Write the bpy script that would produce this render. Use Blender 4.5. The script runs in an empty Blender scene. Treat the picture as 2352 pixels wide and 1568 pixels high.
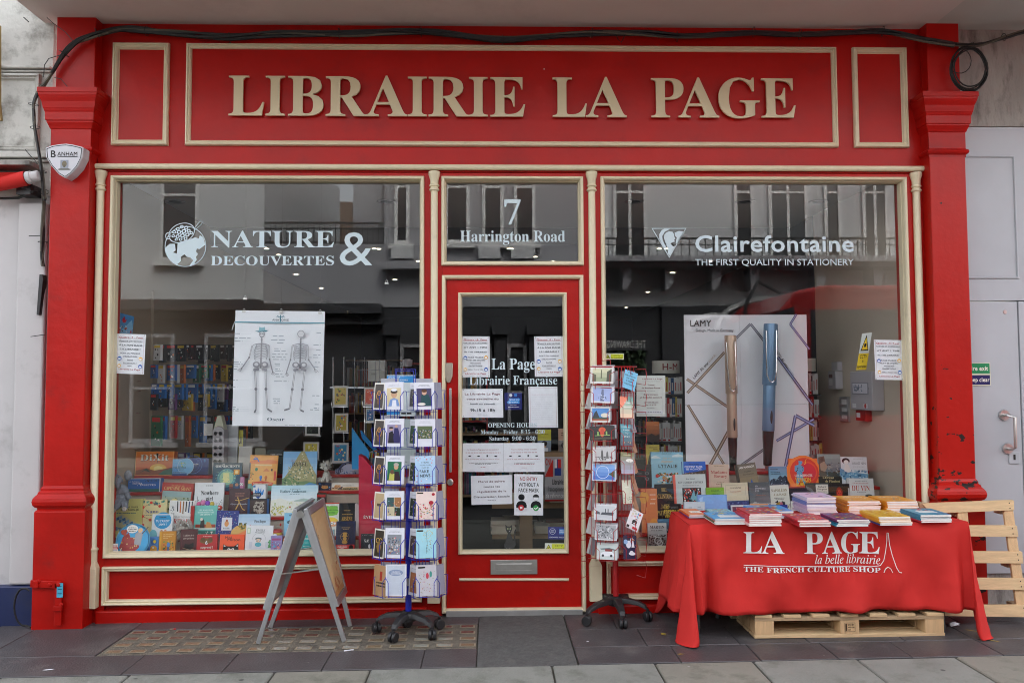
import bpy,bmesh,math,random
from mathutils import Vector,Matrix,Euler
random.seed(7)
SC = bpy.context.scene
COL = SC.collection
R = math.radians

# ------------------------------------------------------------------ camera
FPX = 1829.0                       # focal length in pixels of a 2352 px wide picture (28 mm)
PITCH,YAW,ROLL = R(2.85),R(1.45),R(-0.25)
CAMP = Vector((0,-FPX/350.0,1.49))
_F = Vector((math.sin(YAW)*math.cos(PITCH),math.cos(YAW)*math.cos(PITCH),math.sin(PITCH)))
_R0 = Vector((math.cos(YAW),-math.sin(YAW),0)); _U0 = _R0.cross(_F)
_R = _R0*math.cos(ROLL) + _U0*math.sin(ROLL); _U = -_R0*math.sin(ROLL) + _U0*math.cos(ROLL)
cam = bpy.data.cameras.new('camera'); cam.sensor_width = 36; cam.lens = FPX/2352*36
cam.clip_start = .05; cam.clip_end = 2000
camo = bpy.data.objects.new('camera',cam); COL.objects.link(camo)
camo.matrix_world = Matrix(((_R.x,_U.x,-_F.x,CAMP.x),(_R.y,_U.y,-_F.y,CAMP.y),(_R.z,_U.z,-_F.z,CAMP.z),(0,0,0,1)))
SC.camera = camo

# ------------------------------------------------------------------ sky, sun, exposure
SUN_EL,SUN_ROT = R(52),R(25)
w = bpy.data.worlds.new('World'); SC.world = w; w.use_nodes = True
nt = w.node_tree; bg = nt.nodes['Background']
sky = nt.nodes.new('ShaderNodeTexSky'); sky.sky_type = 'NISHITA'; sky.sun_disc = False
sky.sun_elevation = SUN_EL; sky.sun_rotation = SUN_ROT; sky.dust_density = 4; sky.air_density = 1.0; sky.ozone_density = 1
hs = nt.nodes.new('ShaderNodeHueSaturation'); hs.inputs['Saturation'].default_value = .22
nt.links.new(sky.outputs[0],hs.inputs['Color']); nt.links.new(hs.outputs[0],bg.inputs[0])
bg.inputs[1].default_value = .15
sun = bpy.data.lights.new('sun','SUN'); sun.energy = 1.5; sun.angle = R(25); sun.color = (1,.96,.9)
suno = bpy.data.objects.new('sun',sun); COL.objects.link(suno)
_sd = Vector((math.sin(SUN_ROT)*math.cos(SUN_EL),math.cos(SUN_ROT)*math.cos(SUN_EL),math.sin(SUN_EL)))
suno.rotation_euler = _sd.to_track_quat('Z','Y').to_euler()
SC.view_settings.view_transform = 'Standard'; SC.view_settings.look = 'None'
SC.view_settings.gamma = 1; SC.view_settings.use_curve_mapping = False
SC.view_settings.exposure = 2.65
SC.render.engine = 'CYCLES'; SC.cycles.pixel_filter_type = 'BLACKMAN_HARRIS'; SC.cycles.filter_width = 1.0; SC.cycles.use_denoising = True
SC.cycles.max_bounces = 9; SC.cycles.transparent_max_bounces = 12; SC.cycles.sample_clamp_indirect = 8
SC.cycles.caustics_reflective = False; SC.cycles.caustics_refractive = False

# ------------------------------------------------------------------ pixel <-> world (layout of real places)
def ray(u,v):
    return (_F*FPX + _R*(u-1176) - _U*(v-784))
def W(u,v,Y=0.0):                # the point of the plane y=Y seen at (u, v)
    d = ray(u,v); t = (Y-CAMP.y)/d.y
    return CAMP + d*t
GA,GB = -.014,.007               # the pavement: z = GA + GB*x
def gz(x): return GA + GB*x
def G(u,v):                       # the pavement point seen at (u, v)
    d = ray(u,v); t = (GA + GB*CAMP.x - CAMP.z)/(d.z - GB*d.x)
    return CAMP + d*t
def PZ(u,v,z):                   # the point at height z seen at (u, v)
    d = ray(u,v); t = (z-CAMP.z)/d.z
    return CAMP + d*t

# ------------------------------------------------------------------ object helpers
def tag(o,label=None,cat=None,group=None,kind=None):
    if label: o['label'] = label
    if cat: o['category'] = cat
    if group: o['group'] = group
    if kind: o['kind'] = kind
    return o
def empty(name,loc=(0,0,0),rot=(0,0,0),parent=None):
    o = bpy.data.objects.new(name,None); COL.objects.link(o); o.location = loc; o.rotation_euler = rot
    o.empty_display_size = .05
    if parent: o.parent = parent
    return o
class MB:
    def __init__(s): s.v = []; s.f = []; s.sm = []
    def add(s,vs,fs,smooth=False):
        n = len(s.v); s.v += [tuple(p) for p in vs]; s.f += [tuple(i+n for i in f) for f in fs]; s.sm += [smooth]*len(fs); return s
    def box(s,x0,x1,y0,y1,z0,z1,M=None):
        vs = [Vector(p) for p in ((x0,y0,z0),(x1,y0,z0),(x1,y1,z0),(x0,y1,z0),(x0,y0,z1),(x1,y0,z1),(x1,y1,z1),(x0,y1,z1))]
        if M: vs = [M@p for p in vs]
        return s.add(vs,[(0,3,2,1),(4,5,6,7),(0,1,5,4),(1,2,6,5),(2,3,7,6),(3,0,4,7)])
    def hexa(s,b,t):             # b, t: four corners each
        return s.add(list(b)+list(t),[(0,3,2,1),(4,5,6,7),(0,1,5,4),(1,2,6,5),(2,3,7,6),(3,0,4,7)])
    def bar(s,a,b,wd,hg=None,up=(0,0,1)):
        a = Vector(a); b = Vector(b); hg = hg or wd; d = (b-a).normalized(); up = Vector(up)
        sd = d.cross(up)
        if sd.length < 1e-4: sd = d.cross(Vector((1,0,0)))
        sd.normalize(); u2 = sd.cross(d)
        q = lambda p: [p-sd*wd/2-u2*hg/2,p+sd*wd/2-u2*hg/2,p+sd*wd/2+u2*hg/2,p-sd*wd/2+u2*hg/2]
        return s.add(q(a)+q(b),[(0,3,2,1),(4,5,6,7),(0,1,5,4),(1,2,6,5),(2,3,7,6),(3,0,4,7)])
    def tube(s,pts,r,n=6,closed=False,cap=True):
        pts = [Vector(p) for p in pts]; m = len(pts); rr = r if isinstance(r,(list,tuple)) else [r]*m
        rings = []; ref = None
        for i,p in enumerate(pts):
            a = pts[(i-1) % m] if (closed or i > 0) else p; b = pts[(i+1) % m] if (closed or i < m-1) else p
            d = (b-a); d = d.normalized() if d.length > 1e-9 else Vector((0,0,1))
            if ref is None:
                ref = d.orthogonal().normalized()
            ref = (ref - d*ref.dot(d)); ref = ref.normalized() if ref.length > 1e-6 else d.orthogonal().normalized()
            c = d.cross(ref)
            rings.append([p + (ref*math.cos(2*math.pi*k/n) + c*math.sin(2*math.pi*k/n))*rr[i] for k in range(n)])
        vs = [q for rg in rings for q in rg]; fs = []
        for i in range(m if closed else m-1):
            for k in range(n):
                j = (i+1) % m
                fs.append((i*n+k,i*n+(k+1) % n,j*n+(k+1) % n,j*n+k))
        s.add(vs,fs,True)
        if cap and not closed:
            s.add([tuple(q) for q in rings[0]],[tuple(range(n))[::-1]]); s.add([tuple(q) for q in rings[-1]],[tuple(range(n))])
        return s
    def lathe(s,prof,c=(0,0,0),n=20,a0=0,a1=360,M=None):   # prof: (r, z)
        full = abs(a1-a0) >= 360; k = n if full else n+1; vs = []
        for r,z in prof:
            for i in range(k):
                a = R(a0 + (a1-a0)*i/n); p = Vector((c[0]+r*math.cos(a),c[1]+r*math.sin(a),c[2]+z))
                vs.append(M@p if M else p)
        fs = []
        for j in range(len(prof)-1):
            for i in range(n):
                i2 = (i+1) % k
                fs.append((j*k+i,j*k+i2,(j+1)*k+i2,(j+1)*k+i))
        s.add(vs,fs,True)
        return s
    def prism(s,pts,y0,y1,M=None):   # outline in x,z (counter-clockwise seen from -y), extruded along y
        n = len(pts); vs = [Vector((p[0],y0,p[1])) for p in pts] + [Vector((p[0],y1,p[1])) for p in pts]
        if M: vs = [M@p for p in vs]
        return s.add(vs,[tuple(range(n)),tuple(range(2*n-1,n-1,-1))] + [(i,i+n,(i+1) % n+n,(i+1) % n) for i in range(n)])
    def prismz(s,pts,z0,z1):
        n = len(pts); vs = [(p[0],p[1],z0) for p in pts] + [(p[0],p[1],z1) for p in pts]
        return s.add(vs,[tuple(range(n-1,-1,-1)),tuple(range(n,2*n))] + [(i,(i+1) % n,(i+1) % n+n,i+n) for i in range(n)])
    def frame(s,x0,z0,x1,z1,prof):  # mitred moulding; prof = (inset, y)
        vs = []; m = len(prof)
        for (cx,cz,sx,sz) in ((x0,z0,1,1),(x1,z0,-1,1),(x1,z1,-1,-1),(x0,z1,1,-1)):
            for d,y in prof: vs.append((cx+sx*d,y,cz+sz*d))
        fs = []
        for c in range(4):
            c2 = (c+1) % 4
            for j in range(m-1): fs.append((c*m+j,c2*m+j,c2*m+j+1,c*m+j+1))
        return s.add(vs,fs)
    def ell(s,c,r,n=12,m=8,M=None):
        vs = [(0,0,-1)]; 
        for j in range(1,m):
            t = math.pi*j/m
            for i in range(n): vs.append((math.sin(t)*math.cos(2*math.pi*i/n),math.sin(t)*math.sin(2*math.pi*i/n),-math.cos(t)))
        vs.append((0,0,1)); fs = []
        for i in range(n): fs.append((0,1+(i+1) % n,1+i))
        for j in range(m-2):
            for i in range(n): fs.append((1+j*n+i,1+j*n+(i+1) % n,1+(j+1)*n+(i+1) % n,1+(j+1)*n+i))
        L = len(vs)-1
        for i in range(n): fs.append((L,1+(m-2)*n+i,1+(m-2)*n+(i+1) % n))
        r = r if isinstance(r,(tuple,list)) else (r,r,r)
        q = [Vector((p[0]*r[0],p[1]*r[1],p[2]*r[2])) for p in vs]
        if M: q = [M@p for p in q]
        return s.add([p+Vector(c) for p in q],fs,True)
    def mesh(s,name,mat=None):
        me = bpy.data.meshes.new(name); me.from_pydata(s.v,[],s.f)
        me.polygons.foreach_set('use_smooth',s.sm)
        if any(s.sm): me.set_sharp_from_angle(angle=R(42))
        if mat: me.materials.append(mat)
        return me
    def build(s,name,mat,parent=None,loc=None,rot=None,bevel=0,seg=2):
        o = bpy.data.objects.new(name,s.mesh(name,mat)); COL.objects.link(o)
        if parent: o.parent = parent
        if loc is not None: o.location = loc
        if rot is not None: o.rotation_euler = rot
        if bevel:
            b = o.modifiers.new('bevel','BEVEL'); b.width = bevel; b.segments = seg; b.limit_method = 'ANGLE'
        return o
def inst(src,name=None,loc=None,rot=None,parent=None):
    o = src.copy(); COL.objects.link(o)
    if name: o.name = name
    if loc is not None: o.location = loc
    if rot is not None: o.rotation_euler = rot
    o.parent = parent
    for k in ('label','category','group'):
        if k in o.keys(): del o[k]
    return o
def copy_tree(o,parent=None):
    c = o.copy(); COL.objects.link(c); c.parent = parent
    for ch in [x for x in COL.objects if x.parent == o]: copy_tree(ch,c)
    return c

# ------------------------------------------------------------------ materials
def lin(h):
    if isinstance(h,(tuple,list)): return tuple(h[:3]) + (1,)
    r,g,b = (int(h[i:i+2],16)/255 for i in (0,2,4))
    f = lambda c: c/12.92 if c <= .04045 else ((c+.055)/1.055)**2.4
    return (f(r),f(g),f(b),1)
def mat(name,col,rough=.5,metal=0,spec=.5,var=0,vscale=4,bump=0,bscale=60,dirt=None,dscale=2,damt=.5,coat=0,stretch=None,emit=None,estr=1,dlo=.52,spots=None):
    m = bpy.data.materials.new(name); m.use_nodes = True; t = m.node_tree; b = t.nodes['Principled BSDF']
    c = lin(col); b.inputs['Base Color'].default_value = c; b.inputs['Roughness'].default_value = rough
    b.inputs['Metallic'].default_value = metal; b.inputs['Specular IOR Level'].default_value = spec
    if coat: b.inputs['Coat Weight'].default_value = coat; b.inputs['Coat Roughness'].default_value = .12
    if emit: b.inputs['Emission Color'].default_value = lin(emit); b.inputs['Emission Strength'].default_value = estr
    N = t.nodes.new; L = t.links.new
    if var or bump or dirt or spots:
        tc = N('ShaderNodeTexCoord'); src = tc.outputs['Object']
        if stretch:
            mp = N('ShaderNodeMapping'); mp.inputs['Scale'].default_value = stretch; L(src,mp.inputs[0]); src = mp.outputs[0]
    out = None
    if var:
        n = N('ShaderNodeTexNoise'); n.inputs['Scale'].default_value = vscale; n.inputs['Detail'].default_value = 6; n.inputs['Roughness'].default_value = .6; L(src,n.inputs[0])
        mr = N('ShaderNodeMapRange'); mr.inputs[1].default_value = .25; mr.inputs[2].default_value = .75; mr.inputs[3].default_value = 1-var; mr.inputs[4].default_value = 1+var; L(n.outputs[0],mr.inputs[0])
        mx = N('ShaderNodeMix'); mx.data_type = 'RGBA'; mx.blend_type = 'MULTIPLY'; mx.inputs[0].default_value = 1; mx.inputs[6].default_value = c
        L(mr.outputs[0],mx.inputs[7]); out = mx.outputs[2]
        mr2 = N('ShaderNodeMapRange'); mr2.inputs[3].default_value = max(0,rough-.08); mr2.inputs[4].default_value = rough+.1; L(n.outputs[0],mr2.inputs[0]); L(mr2.outputs[0],b.inputs['Roughness'])
    if dirt:
        n = N('ShaderNodeTexNoise'); n.inputs['Scale'].default_value = dscale; n.inputs['Detail'].default_value = 9; n.inputs['Roughness'].default_value = .68; L(src,n.inputs[0])
        mr = N('ShaderNodeMapRange'); mr.inputs[1].default_value = dlo; mr.inputs[2].default_value = dlo+.18; mr.inputs[3].default_value = 0; mr.inputs[4].default_value = damt; L(n.outputs[0],mr.inputs[0])
        mx = N('ShaderNodeMix'); mx.data_type = 'RGBA'; L(mr.outputs[0],mx.inputs[0])
        if out: L(out,mx.inputs[6])
        else: mx.inputs[6].default_value = c
        mx.inputs[7].default_value = lin(dirt); out = mx.outputs[2]
    if spots:                      # scattered specks: colour, cells per metre, radius in cells, share of cells
        vo = N('ShaderNodeTexVoronoi'); vo.inputs['Scale'].default_value = spots[1]; L(tc.outputs['Object'],vo.inputs[0])
        m1 = N('ShaderNodeMapRange'); m1.inputs[1].default_value = spots[2]; m1.inputs[2].default_value = spots[2]*.6; L(vo.outputs['Distance'],m1.inputs[0])
        sp = N('ShaderNodeSeparateColor'); L(vo.outputs['Color'],sp.inputs[0]); gt = N('ShaderNodeMath'); gt.operation = 'LESS_THAN'; gt.inputs[1].default_value = spots[3]; L(sp.outputs[0],gt.inputs[0])
        m2 = N('ShaderNodeMath'); m2.operation = 'MULTIPLY'; L(m1.outputs[0],m2.inputs[0]); L(gt.outputs[0],m2.inputs[1])
        mx = N('ShaderNodeMix'); mx.data_type = 'RGBA'; L(m2.outputs[0],mx.inputs[0]); mx.inputs[7].default_value = lin(spots[0])
        if out: L(out,mx.inputs[6])
        else: mx.inputs[6].default_value = c
        out = mx.outputs[2]
    if out: L(out,b.inputs['Base Color'])
    if bump:
        n = N('ShaderNodeTexNoise'); n.inputs['Scale'].default_value = bscale; n.inputs['Detail'].default_value = 5; L(src,n.inputs[0])
        bp = N('ShaderNodeBump'); bp.inputs['Strength'].default_value = bump; bp.inputs['Distance'].default_value = .01; L(n.outputs[0],bp.inputs['Height']); L(bp.outputs[0],b.inputs['Normal'])
    return m
def attr_mat(name,rough=.4,spec=.5,coat=0):
    m = bpy.data.materials.new(name); m.use_nodes = True; t = m.node_tree; b = t.nodes['Principled BSDF']
    a = t.nodes.new('ShaderNodeAttribute'); a.attribute_name = 'Col'
    n = t.nodes.new('ShaderNodeTexNoise'); n.inputs['Scale'].default_value = 35; n.inputs['Detail'].default_value = 4
    tc = t.nodes.new('ShaderNodeTexCoord'); t.links.new(tc.outputs['Object'],n.inputs[0])
    mr = t.nodes.new('ShaderNodeMapRange'); mr.inputs[3].default_value = .9; mr.inputs[4].default_value = 1.08; t.links.new(n.outputs[0],mr.inputs[0])
    mx = t.nodes.new('ShaderNodeMix'); mx.data_type = 'RGBA'; mx.blend_type = 'MULTIPLY'; mx.inputs[0].default_value = 1
    t.links.new(a.outputs['Color'],mx.inputs[6]); t.links.new(mr.outputs[0],mx.inputs[7]); t.links.new(mx.outputs[2],b.inputs['Base Color'])
    b.inputs['Roughness'].default_value = rough; b.inputs['Specular IOR Level'].default_value = spec
    if coat: b.inputs['Coat Weight'].default_value = coat
    return m
M = {}
M['red'] = mat('red_gloss_paint',(.41,.006,.003),.33,spec=.24,var=.17,vscale=2.2,bump=.25,bscale=11,dirt=(.22,.010,.010),dscale=3,damt=.5,dlo=.54,spots=((.6,.5,.45),6,.035,.25))
M['red_old'] = mat('red_chipped_paint',(.41,.0062,.0032),.36,spec=.24,var=.18,vscale=3,bump=.3,bscale=18,dirt=(.16,.02,.018),dscale=5,damt=.6,dlo=.58,spots=((.08,.03,.03),7,.06,.3))
M['cream'] = mat('cream_gloss_paint',(.70,.62,.43),.35,var=.05,vscale=9,bump=.08,bscale=40,dirt=(.33,.28,.19),dscale=11,damt=.35,dlo=.58)
M['letter'] = mat('gold_beige_letter',(.60,.50,.31),.3,var=.05,vscale=2)
M['soffit'] = mat('soffit_plaster',(.62,.56,.53),.8,var=.07,vscale=1.3,bump=.12,bscale=9,dirt=(.42,.36,.34),dscale=1.2,damt=.5)
M['soffit2'] = mat('soffit_grey_plaster',(.5,.5,.47),.8,var=.07,vscale=1.3,bump=.1,bscale=9)
M['stucco'] = mat('aged_white_stucco',(.52,.51,.47),.85,var=.12,vscale=3,bump=.5,bscale=22,dirt=(.12,.11,.09),dscale=3.2,damt=.92,dlo=.49)
M['white_wall'] = mat('white_painted_wall',(.52,.50,.50),.7,var=.06,vscale=2,bump=.15,bscale=20,dirt=(.22,.21,.20),dscale=2.3,damt=.6,dlo=.56)
M['blue_plinth'] = mat('dark_blue_paint',(.012,.022,.085),.4,var=.15,dirt=(.03,.03,.04),dscale=4)
M['concrete'] = mat('stained_concrete',(.34,.33,.30),.9,var=.18,vscale=4,bump=.8,bscale=30,dirt=(.06,.055,.05),dscale=5,damt=.8,stretch=(1.6,1.6,.55),dlo=.5)
M['grey_paint'] = mat('pale_grey_metal_paint',(.44,.47,.50),.4,var=.07,vscale=2,bump=.06,bscale=10,dirt=(.3,.3,.3),dscale=6,damt=.3,dlo=.66)
M['slate'] = mat('dark_slate_tile',(.066,.063,.066),.45,var=.22,vscale=5,bump=.35,bscale=90,dirt=(.14,.13,.12),dscale=5,damt=.55,dlo=.52,spots=((.25,.24,.22),8,.06,.3))
M['slate2'] = mat('purple_slate_tile',(.076,.070,.072),.42,var=.2,vscale=6,bump=.35,bscale=90,dirt=(.045,.04,.04),dscale=5,damt=.55,dlo=.52,spots=((.25,.24,.22),9,.06,.3))
M['flag'] = mat('grey_paving_slab',(.215,.218,.195),.75,var=.14,vscale=4,bump=.5,bscale=70,dirt=(.10,.105,.08),dscale=5,damt=.7,dlo=.5,spots=((.07,.07,.065),7,.11,.3))
M['flag2'] = mat('brown_grey_paving_slab',(.22,.21,.175),.75,var=.14,vscale=3,bump=.5,bscale=70,dirt=(.10,.10,.075),dscale=6,damt=.7,dlo=.5,spots=((.32,.32,.3),9,.08,.25))
M['joint'] = mat('sandy_joint',(.07,.065,.05),.95,var=.3,vscale=30,bump=.6,bscale=120)
M['asphalt'] = mat('worn_asphalt',(.085,.083,.080),.9,var=.3,vscale=26,bump=1,bscale=60,dirt=(.17,.165,.15),dscale=14,damt=.6,dlo=.58)
M['road'] = mat('road_asphalt',(.055,.055,.055),.9,var=.2,vscale=12,bump=.7,bscale=80)
M['gritcement'] = mat('gritty_cement',(.15,.13,.10),.92,var=.35,vscale=22,bump=1,bscale=110,dirt=(.05,.045,.04),dscale=16,damt=.7,dlo=.5)
M['lens_a'] = mat('amber_glass_lens',(.20,.16,.10),.18,var=.2,vscale=20,spec=.8,bump=.15,bscale=60)
M['lens_b'] = mat('rusty_glass_lens',(.12,.080,.065),.2,var=.25,vscale=20,spec=.8,bump=.15,bscale=60)
M['lens_c'] = mat('milky_glass_lens',(.27,.28,.24),.18,var=.2,vscale=20,spec=.8,bump=.15,bscale=60)
M['lens_rim'] = mat('scoured_lens_rim',(.24,.20,.14),.5,var=.3,vscale=40)
M['steel'] = mat('brushed_steel',(.55,.54,.52),.32,metal=1,var=.06,vscale=30)
M['chrome'] = mat('bright_wire',(.7,.7,.7),.2,metal=1)
M['alu'] = mat('satin_aluminium',(.52,.53,.55),.38,metal=.85,var=.04,vscale=12)
M['black_pl'] = mat('black_plastic',(.018,.018,.02),.42,var=.15,vscale=12,bump=.1,bscale=120)
M['black'] = mat('black_cable',(.007,.007,.007),.55,bump=.2,bscale=60)
M['cable2'] = mat('dusty_cable',(.09,.082,.06),.7,var=.3,vscale=30)
M['blue_wire'] = mat('blue_powder_coat',(.008,.02,.38),.35)
M['red_wire'] = mat('red_powder_coat',(.38,.012,.015),.35)
M['wood'] = mat('pine_wood',(.62,.44,.24),.7,var=.16,vscale=7,stretch=(1,8,8),bump=.2,bscale=30,dirt=(.36,.22,.10),dscale=4,damt=.35,dlo=.56)
M['wood_v'] = mat('pine_wood_upright',(.60,.40,.21),.7,var=.16,vscale=7,stretch=(8,8,1),bump=.2,bscale=30,dirt=(.36,.22,.10),dscale=4,damt=.3,dlo=.56)
M['wood_old'] = mat('weathered_pine',(.40,.28,.16),.8,var=.2,vscale=7,stretch=(1,8,8),bump=.3,bscale=30,dirt=(.16,.10,.05),dscale=5,damt=.5,dlo=.52)
M['cloth'] = mat('red_cotton_cloth',(.56,.026,.022),.75,var=.05,vscale=5,bump=.12,bscale=400,spec=.25)
M['clothprint'] = mat('white_cloth_print',(.80,.80,.78),.7)
M['vinyl'] = mat('pale_blue_vinyl',(.56,.67,.71),.5)
M['paper'] = mat('white_paper',(.78,.80,.84),.6,var=.02,vscale=8)
M['print'] = attr_mat('printed_cover',.32)
M['matte'] = attr_mat('printed_matte',.6,.3)
M['pages'] = mat('book_pages',(.66,.62,.54),.85,var=.1,vscale=80,stretch=(1,1,30))
M['dark_in'] = mat('dark_interior',(.030,.029,.030),.8)
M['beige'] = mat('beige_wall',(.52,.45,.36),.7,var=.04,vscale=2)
M['peg'] = mat('peg_board_beige',(.34,.28,.21),.7)
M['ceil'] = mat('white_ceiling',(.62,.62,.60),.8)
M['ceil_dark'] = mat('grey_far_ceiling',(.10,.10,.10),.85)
M['carpet'] = mat('dark_shop_floor',(.04,.036,.034),.8)
M['shelf_red'] = mat('red_display_step',(.42,.015,.012),.45,var=.05)
M['shelfwood'] = mat('oak_veneer',(.30,.20,.11),.6,var=.1,vscale=5,stretch=(1,8,8))
M['grey_box'] = mat('grey_enamel',(.42,.40,.42),.45)
M['lamp'] = mat('lit_downlight',(1,1,.95),.5,emit=(1,.88,.65),estr=3.5)
M['facade_white'] = mat('white_facade',(.50,.51,.52),.8,var=.05,vscale=.8)
M['facade_grey'] = mat('grey_facade',(.30,.30,.32),.8,var=.08,vscale=.8)
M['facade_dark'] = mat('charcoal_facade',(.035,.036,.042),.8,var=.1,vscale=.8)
M['brick'] = mat('brown_brick',(.16,.11,.08),.85,var=.2,vscale=8)
M['pane_dark'] = mat('dark_window_pane',(.03,.032,.035),.08,spec=.8)
M['frame_white'] = mat('white_window_frame',(.66,.66,.65),.5)
M['bus_red'] = mat('bus_red_paint',(.42,.012,.012),.25,coat=.5)
M['car_black'] = mat('car_black_paint',(.012,.013,.016),.2,coat=.8)
M['rubber'] = mat('tyre_rubber',(.02,.02,.02),.8)
M['iron'] = mat('black_iron',(.015,.015,.015),.5)
M['leaf'] = mat('dark_leaf',(.04,.07,.03),.6)
def glass_mat():
    m = bpy.data.materials.new('shop_window_glass'); m.use_nodes = True; t = m.node_tree; t.nodes.clear(); N = t.nodes.new; L = t.links.new
    o = N('ShaderNodeOutputMaterial'); mx = N('ShaderNodeMixShader'); tr = N('ShaderNodeBsdfTransparent'); gl = N('ShaderNodeBsdfGlossy')
    tr.inputs[0].default_value = (.97,.985,.98,1); gl.inputs['Roughness'].default_value = 0; gl.inputs[0].default_value = (.97,1,1,1)
    fr = N('ShaderNodeLayerWeight'); fr.inputs[0].default_value = .5
    pw = N('ShaderNodeMath'); pw.operation = 'POWER'; pw.inputs[1].default_value = 4.5; L(fr.outputs['Facing'],pw.inputs[0])
    ml = N('ShaderNodeMath'); ml.operation = 'MULTIPLY_ADD'; ml.inputs[1].default_value = .85; ml.inputs[2].default_value = .06; ml.use_clamp = True
    n = N('ShaderNodeTexNoise'); n.inputs['Scale'].default_value = .9; n.inputs['Detail'].default_value = 1; tc = N('ShaderNodeTexCoord'); L(tc.outputs['Object'],n.inputs[0])
    bp = N('ShaderNodeBump'); bp.inputs['Strength'].default_value = .03; bp.inputs['Distance'].default_value = .02; L(n.outputs[0],bp.inputs['Height']); L(bp.outputs[0],gl.inputs['Normal'])
    L(pw.outputs[0],ml.inputs[0]); L(ml.outputs[0],mx.inputs[0]); L(tr.outputs[0],mx.inputs[1]); L(gl.outputs[0],mx.inputs[2]); L(mx.outputs[0],o.inputs[0])
    return m
M['glass'] = glass_mat()
def chip_mat():                    # red paint knocked off in dark spots near the edges
    m = mat('red_paint_with_black_chips',(.42,.0088,.0045),.34,spec=.3,var=.10,vscale=4,bump=.15,bscale=22)
    t = m.node_tree; b = t.nodes['Principled BSDF']; N = t.nodes.new; L = t.links.new
    src = b.inputs['Base Color'].links[0].from_socket
    tc = N('ShaderNodeTexCoord'); n = N('ShaderNodeTexNoise'); n.inputs['Scale'].default_value = 13; n.inputs['Detail'].default_value = 5; n.inputs['Roughness'].default_value = .55
    mp = N('ShaderNodeMapping'); mp.inputs['Scale'].default_value = (1,1,1.6); L(tc.outputs['Object'],mp.inputs[0]); L(mp.outputs[0],n.inputs[0])
    sx = N('ShaderNodeSeparateXYZ'); L(tc.outputs['Object'],sx.inputs[0])
    hz = N('ShaderNodeMapRange'); hz.inputs[1].default_value = 1.9; hz.inputs[2].default_value = .7; hz.inputs[3].default_value = .12; hz.inputs[4].default_value = 0; L(sx.outputs[2],hz.inputs[0])
    ad = N('ShaderNodeMath'); ad.operation = 'SUBTRACT'; L(n.outputs[0],ad.inputs[0]); L(hz.outputs[0],ad.inputs[1])
    mr = N('ShaderNodeMapRange'); mr.inputs[1].default_value = .60; mr.inputs[2].default_value = .61; L(ad.outputs[0],mr.inputs[0])
    mx = N('ShaderNodeMix'); mx.data_type = 'RGBA'; mx.inputs[7].default_value = (.02,.016,.015,1); L(mr.outputs[0],mx.inputs[0]); L(src,mx.inputs[6]); L(mx.outputs[2],b.inputs['Base Color'])
    return m
M['red_chip'] = chip_mat()

# ------------------------------------------------------------------ lettering (Blender's own font and its math alphabets)
STY = {'s': None,'x': None,'b': (0x1D400,0x1D41A,0x1D7CE),'i': (0x1D434,0x1D44E,None)}
ACC = {'é': ('e','´'),'è': ('e','`'),'à': ('a','`'),'ç': ('c','¸'),'É': ('E','´'),'È': ('E','`'),'À': ('A','`'),'ï': ('i','¨'),'Ï': ('I','¨'),'ê': ('e','^'),'ô': ('o','^')}
def mapc(c,st):
    t = STY[st]
    if not t: return c
    if st == 'i' and c == 'h': return '\u210e'
    if 'A' <= c <= 'Z': return chr(t[0]+ord(c)-65)
    if 'a' <= c <= 'z': return chr(t[1]+ord(c)-97)
    if '0' <= c <= '9' and t[2]: return chr(t[2]+ord(c)-48)
    return c
GL = {}
def load_chars(st,base):
    c = bpy.data.curves.new('t','FONT'); c.size = 1; c.resolution_u = 3; c.space_line = 4
    lines = [mapc(ch,st) + '|' for ch in base]; c.body = '\n'.join(lines)
    o = bpy.data.objects.new('t',c); me = bpy.data.meshes.new_from_object(o)
    ys = [v.co for v in me.vertices]
    fl = {}
    for p in me.polygons:
        y = sum(ys[i].y for i in p.vertices)/len(p.vertices); k = round(-(y-.3)/4.0)
        fl.setdefault(k,[]).append(tuple(p.vertices))
    for k,ch in enumerate(base):
        fs = fl.get(k,[]); ids = sorted({i for f in fs for i in f})
        if not ids: GL[(st,ch)] = ([],[],.3); continue
        xm = max(ys[i].x for i in ids); bw = [f for f in fs if all(ys[i].x > xm-.12 for i in f)]   # the bar that ends each line
        x0 = min(ys[i].x for f in bw for i in f)
        g = [f for f in fs if f not in bw]; gi = sorted({i for f in g for i in f}); mp = {i: n for n,i in enumerate(gi)}
        vv = [Vector((ys[i].x,ys[i].y+4*k)) for i in gi]; ff = [tuple(mp[i] for i in f) for f in g]; adv = x0-BARL
        if st == 'x':
            ed = {(f[j],f[(j+1) % len(f)]) for f in ff for j in range(len(f))}; nn = [Vector((0,0)) for _ in vv]
            for a,b in ed:
                if (b,a) not in ed:
                    d = vv[b]-vv[a]
                    if d.length > 1e-7: d.normalize(); m_ = Vector((d.y,-d.x)); nn[a] += m_; nn[b] += m_
            vv = [v+(n_.normalized()*.021 if n_.length > 1e-6 else n_) for v,n_ in zip(vv,nn)]; adv += .03
        GL[(st,ch)] = ([(v.x,v.y) for v in vv],ff,adv)
    bpy.data.objects.remove(o); bpy.data.curves.remove(c); bpy.data.meshes.remove(me)
def need(s,st):
    if st == 'x': pass
    out = []
    for ch in s:
        if ch == ' ': continue
        for q in ACC.get(ch,(ch,)):
            if (q in '´`¸^¨'): k2 = ('s',q)
            else: k2 = (st,q)
            if k2 not in GL and k2 not in out: out.append(k2)
    for t_ in {k[0] for k in out}: load_chars(t_,[k[1] for k in out if k[0] == t_])
c = bpy.data.curves.new('t','FONT'); c.body = '|'; c.size = 1; o = bpy.data.objects.new('t',c); me = bpy.data.meshes.new_from_object(o)
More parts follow.
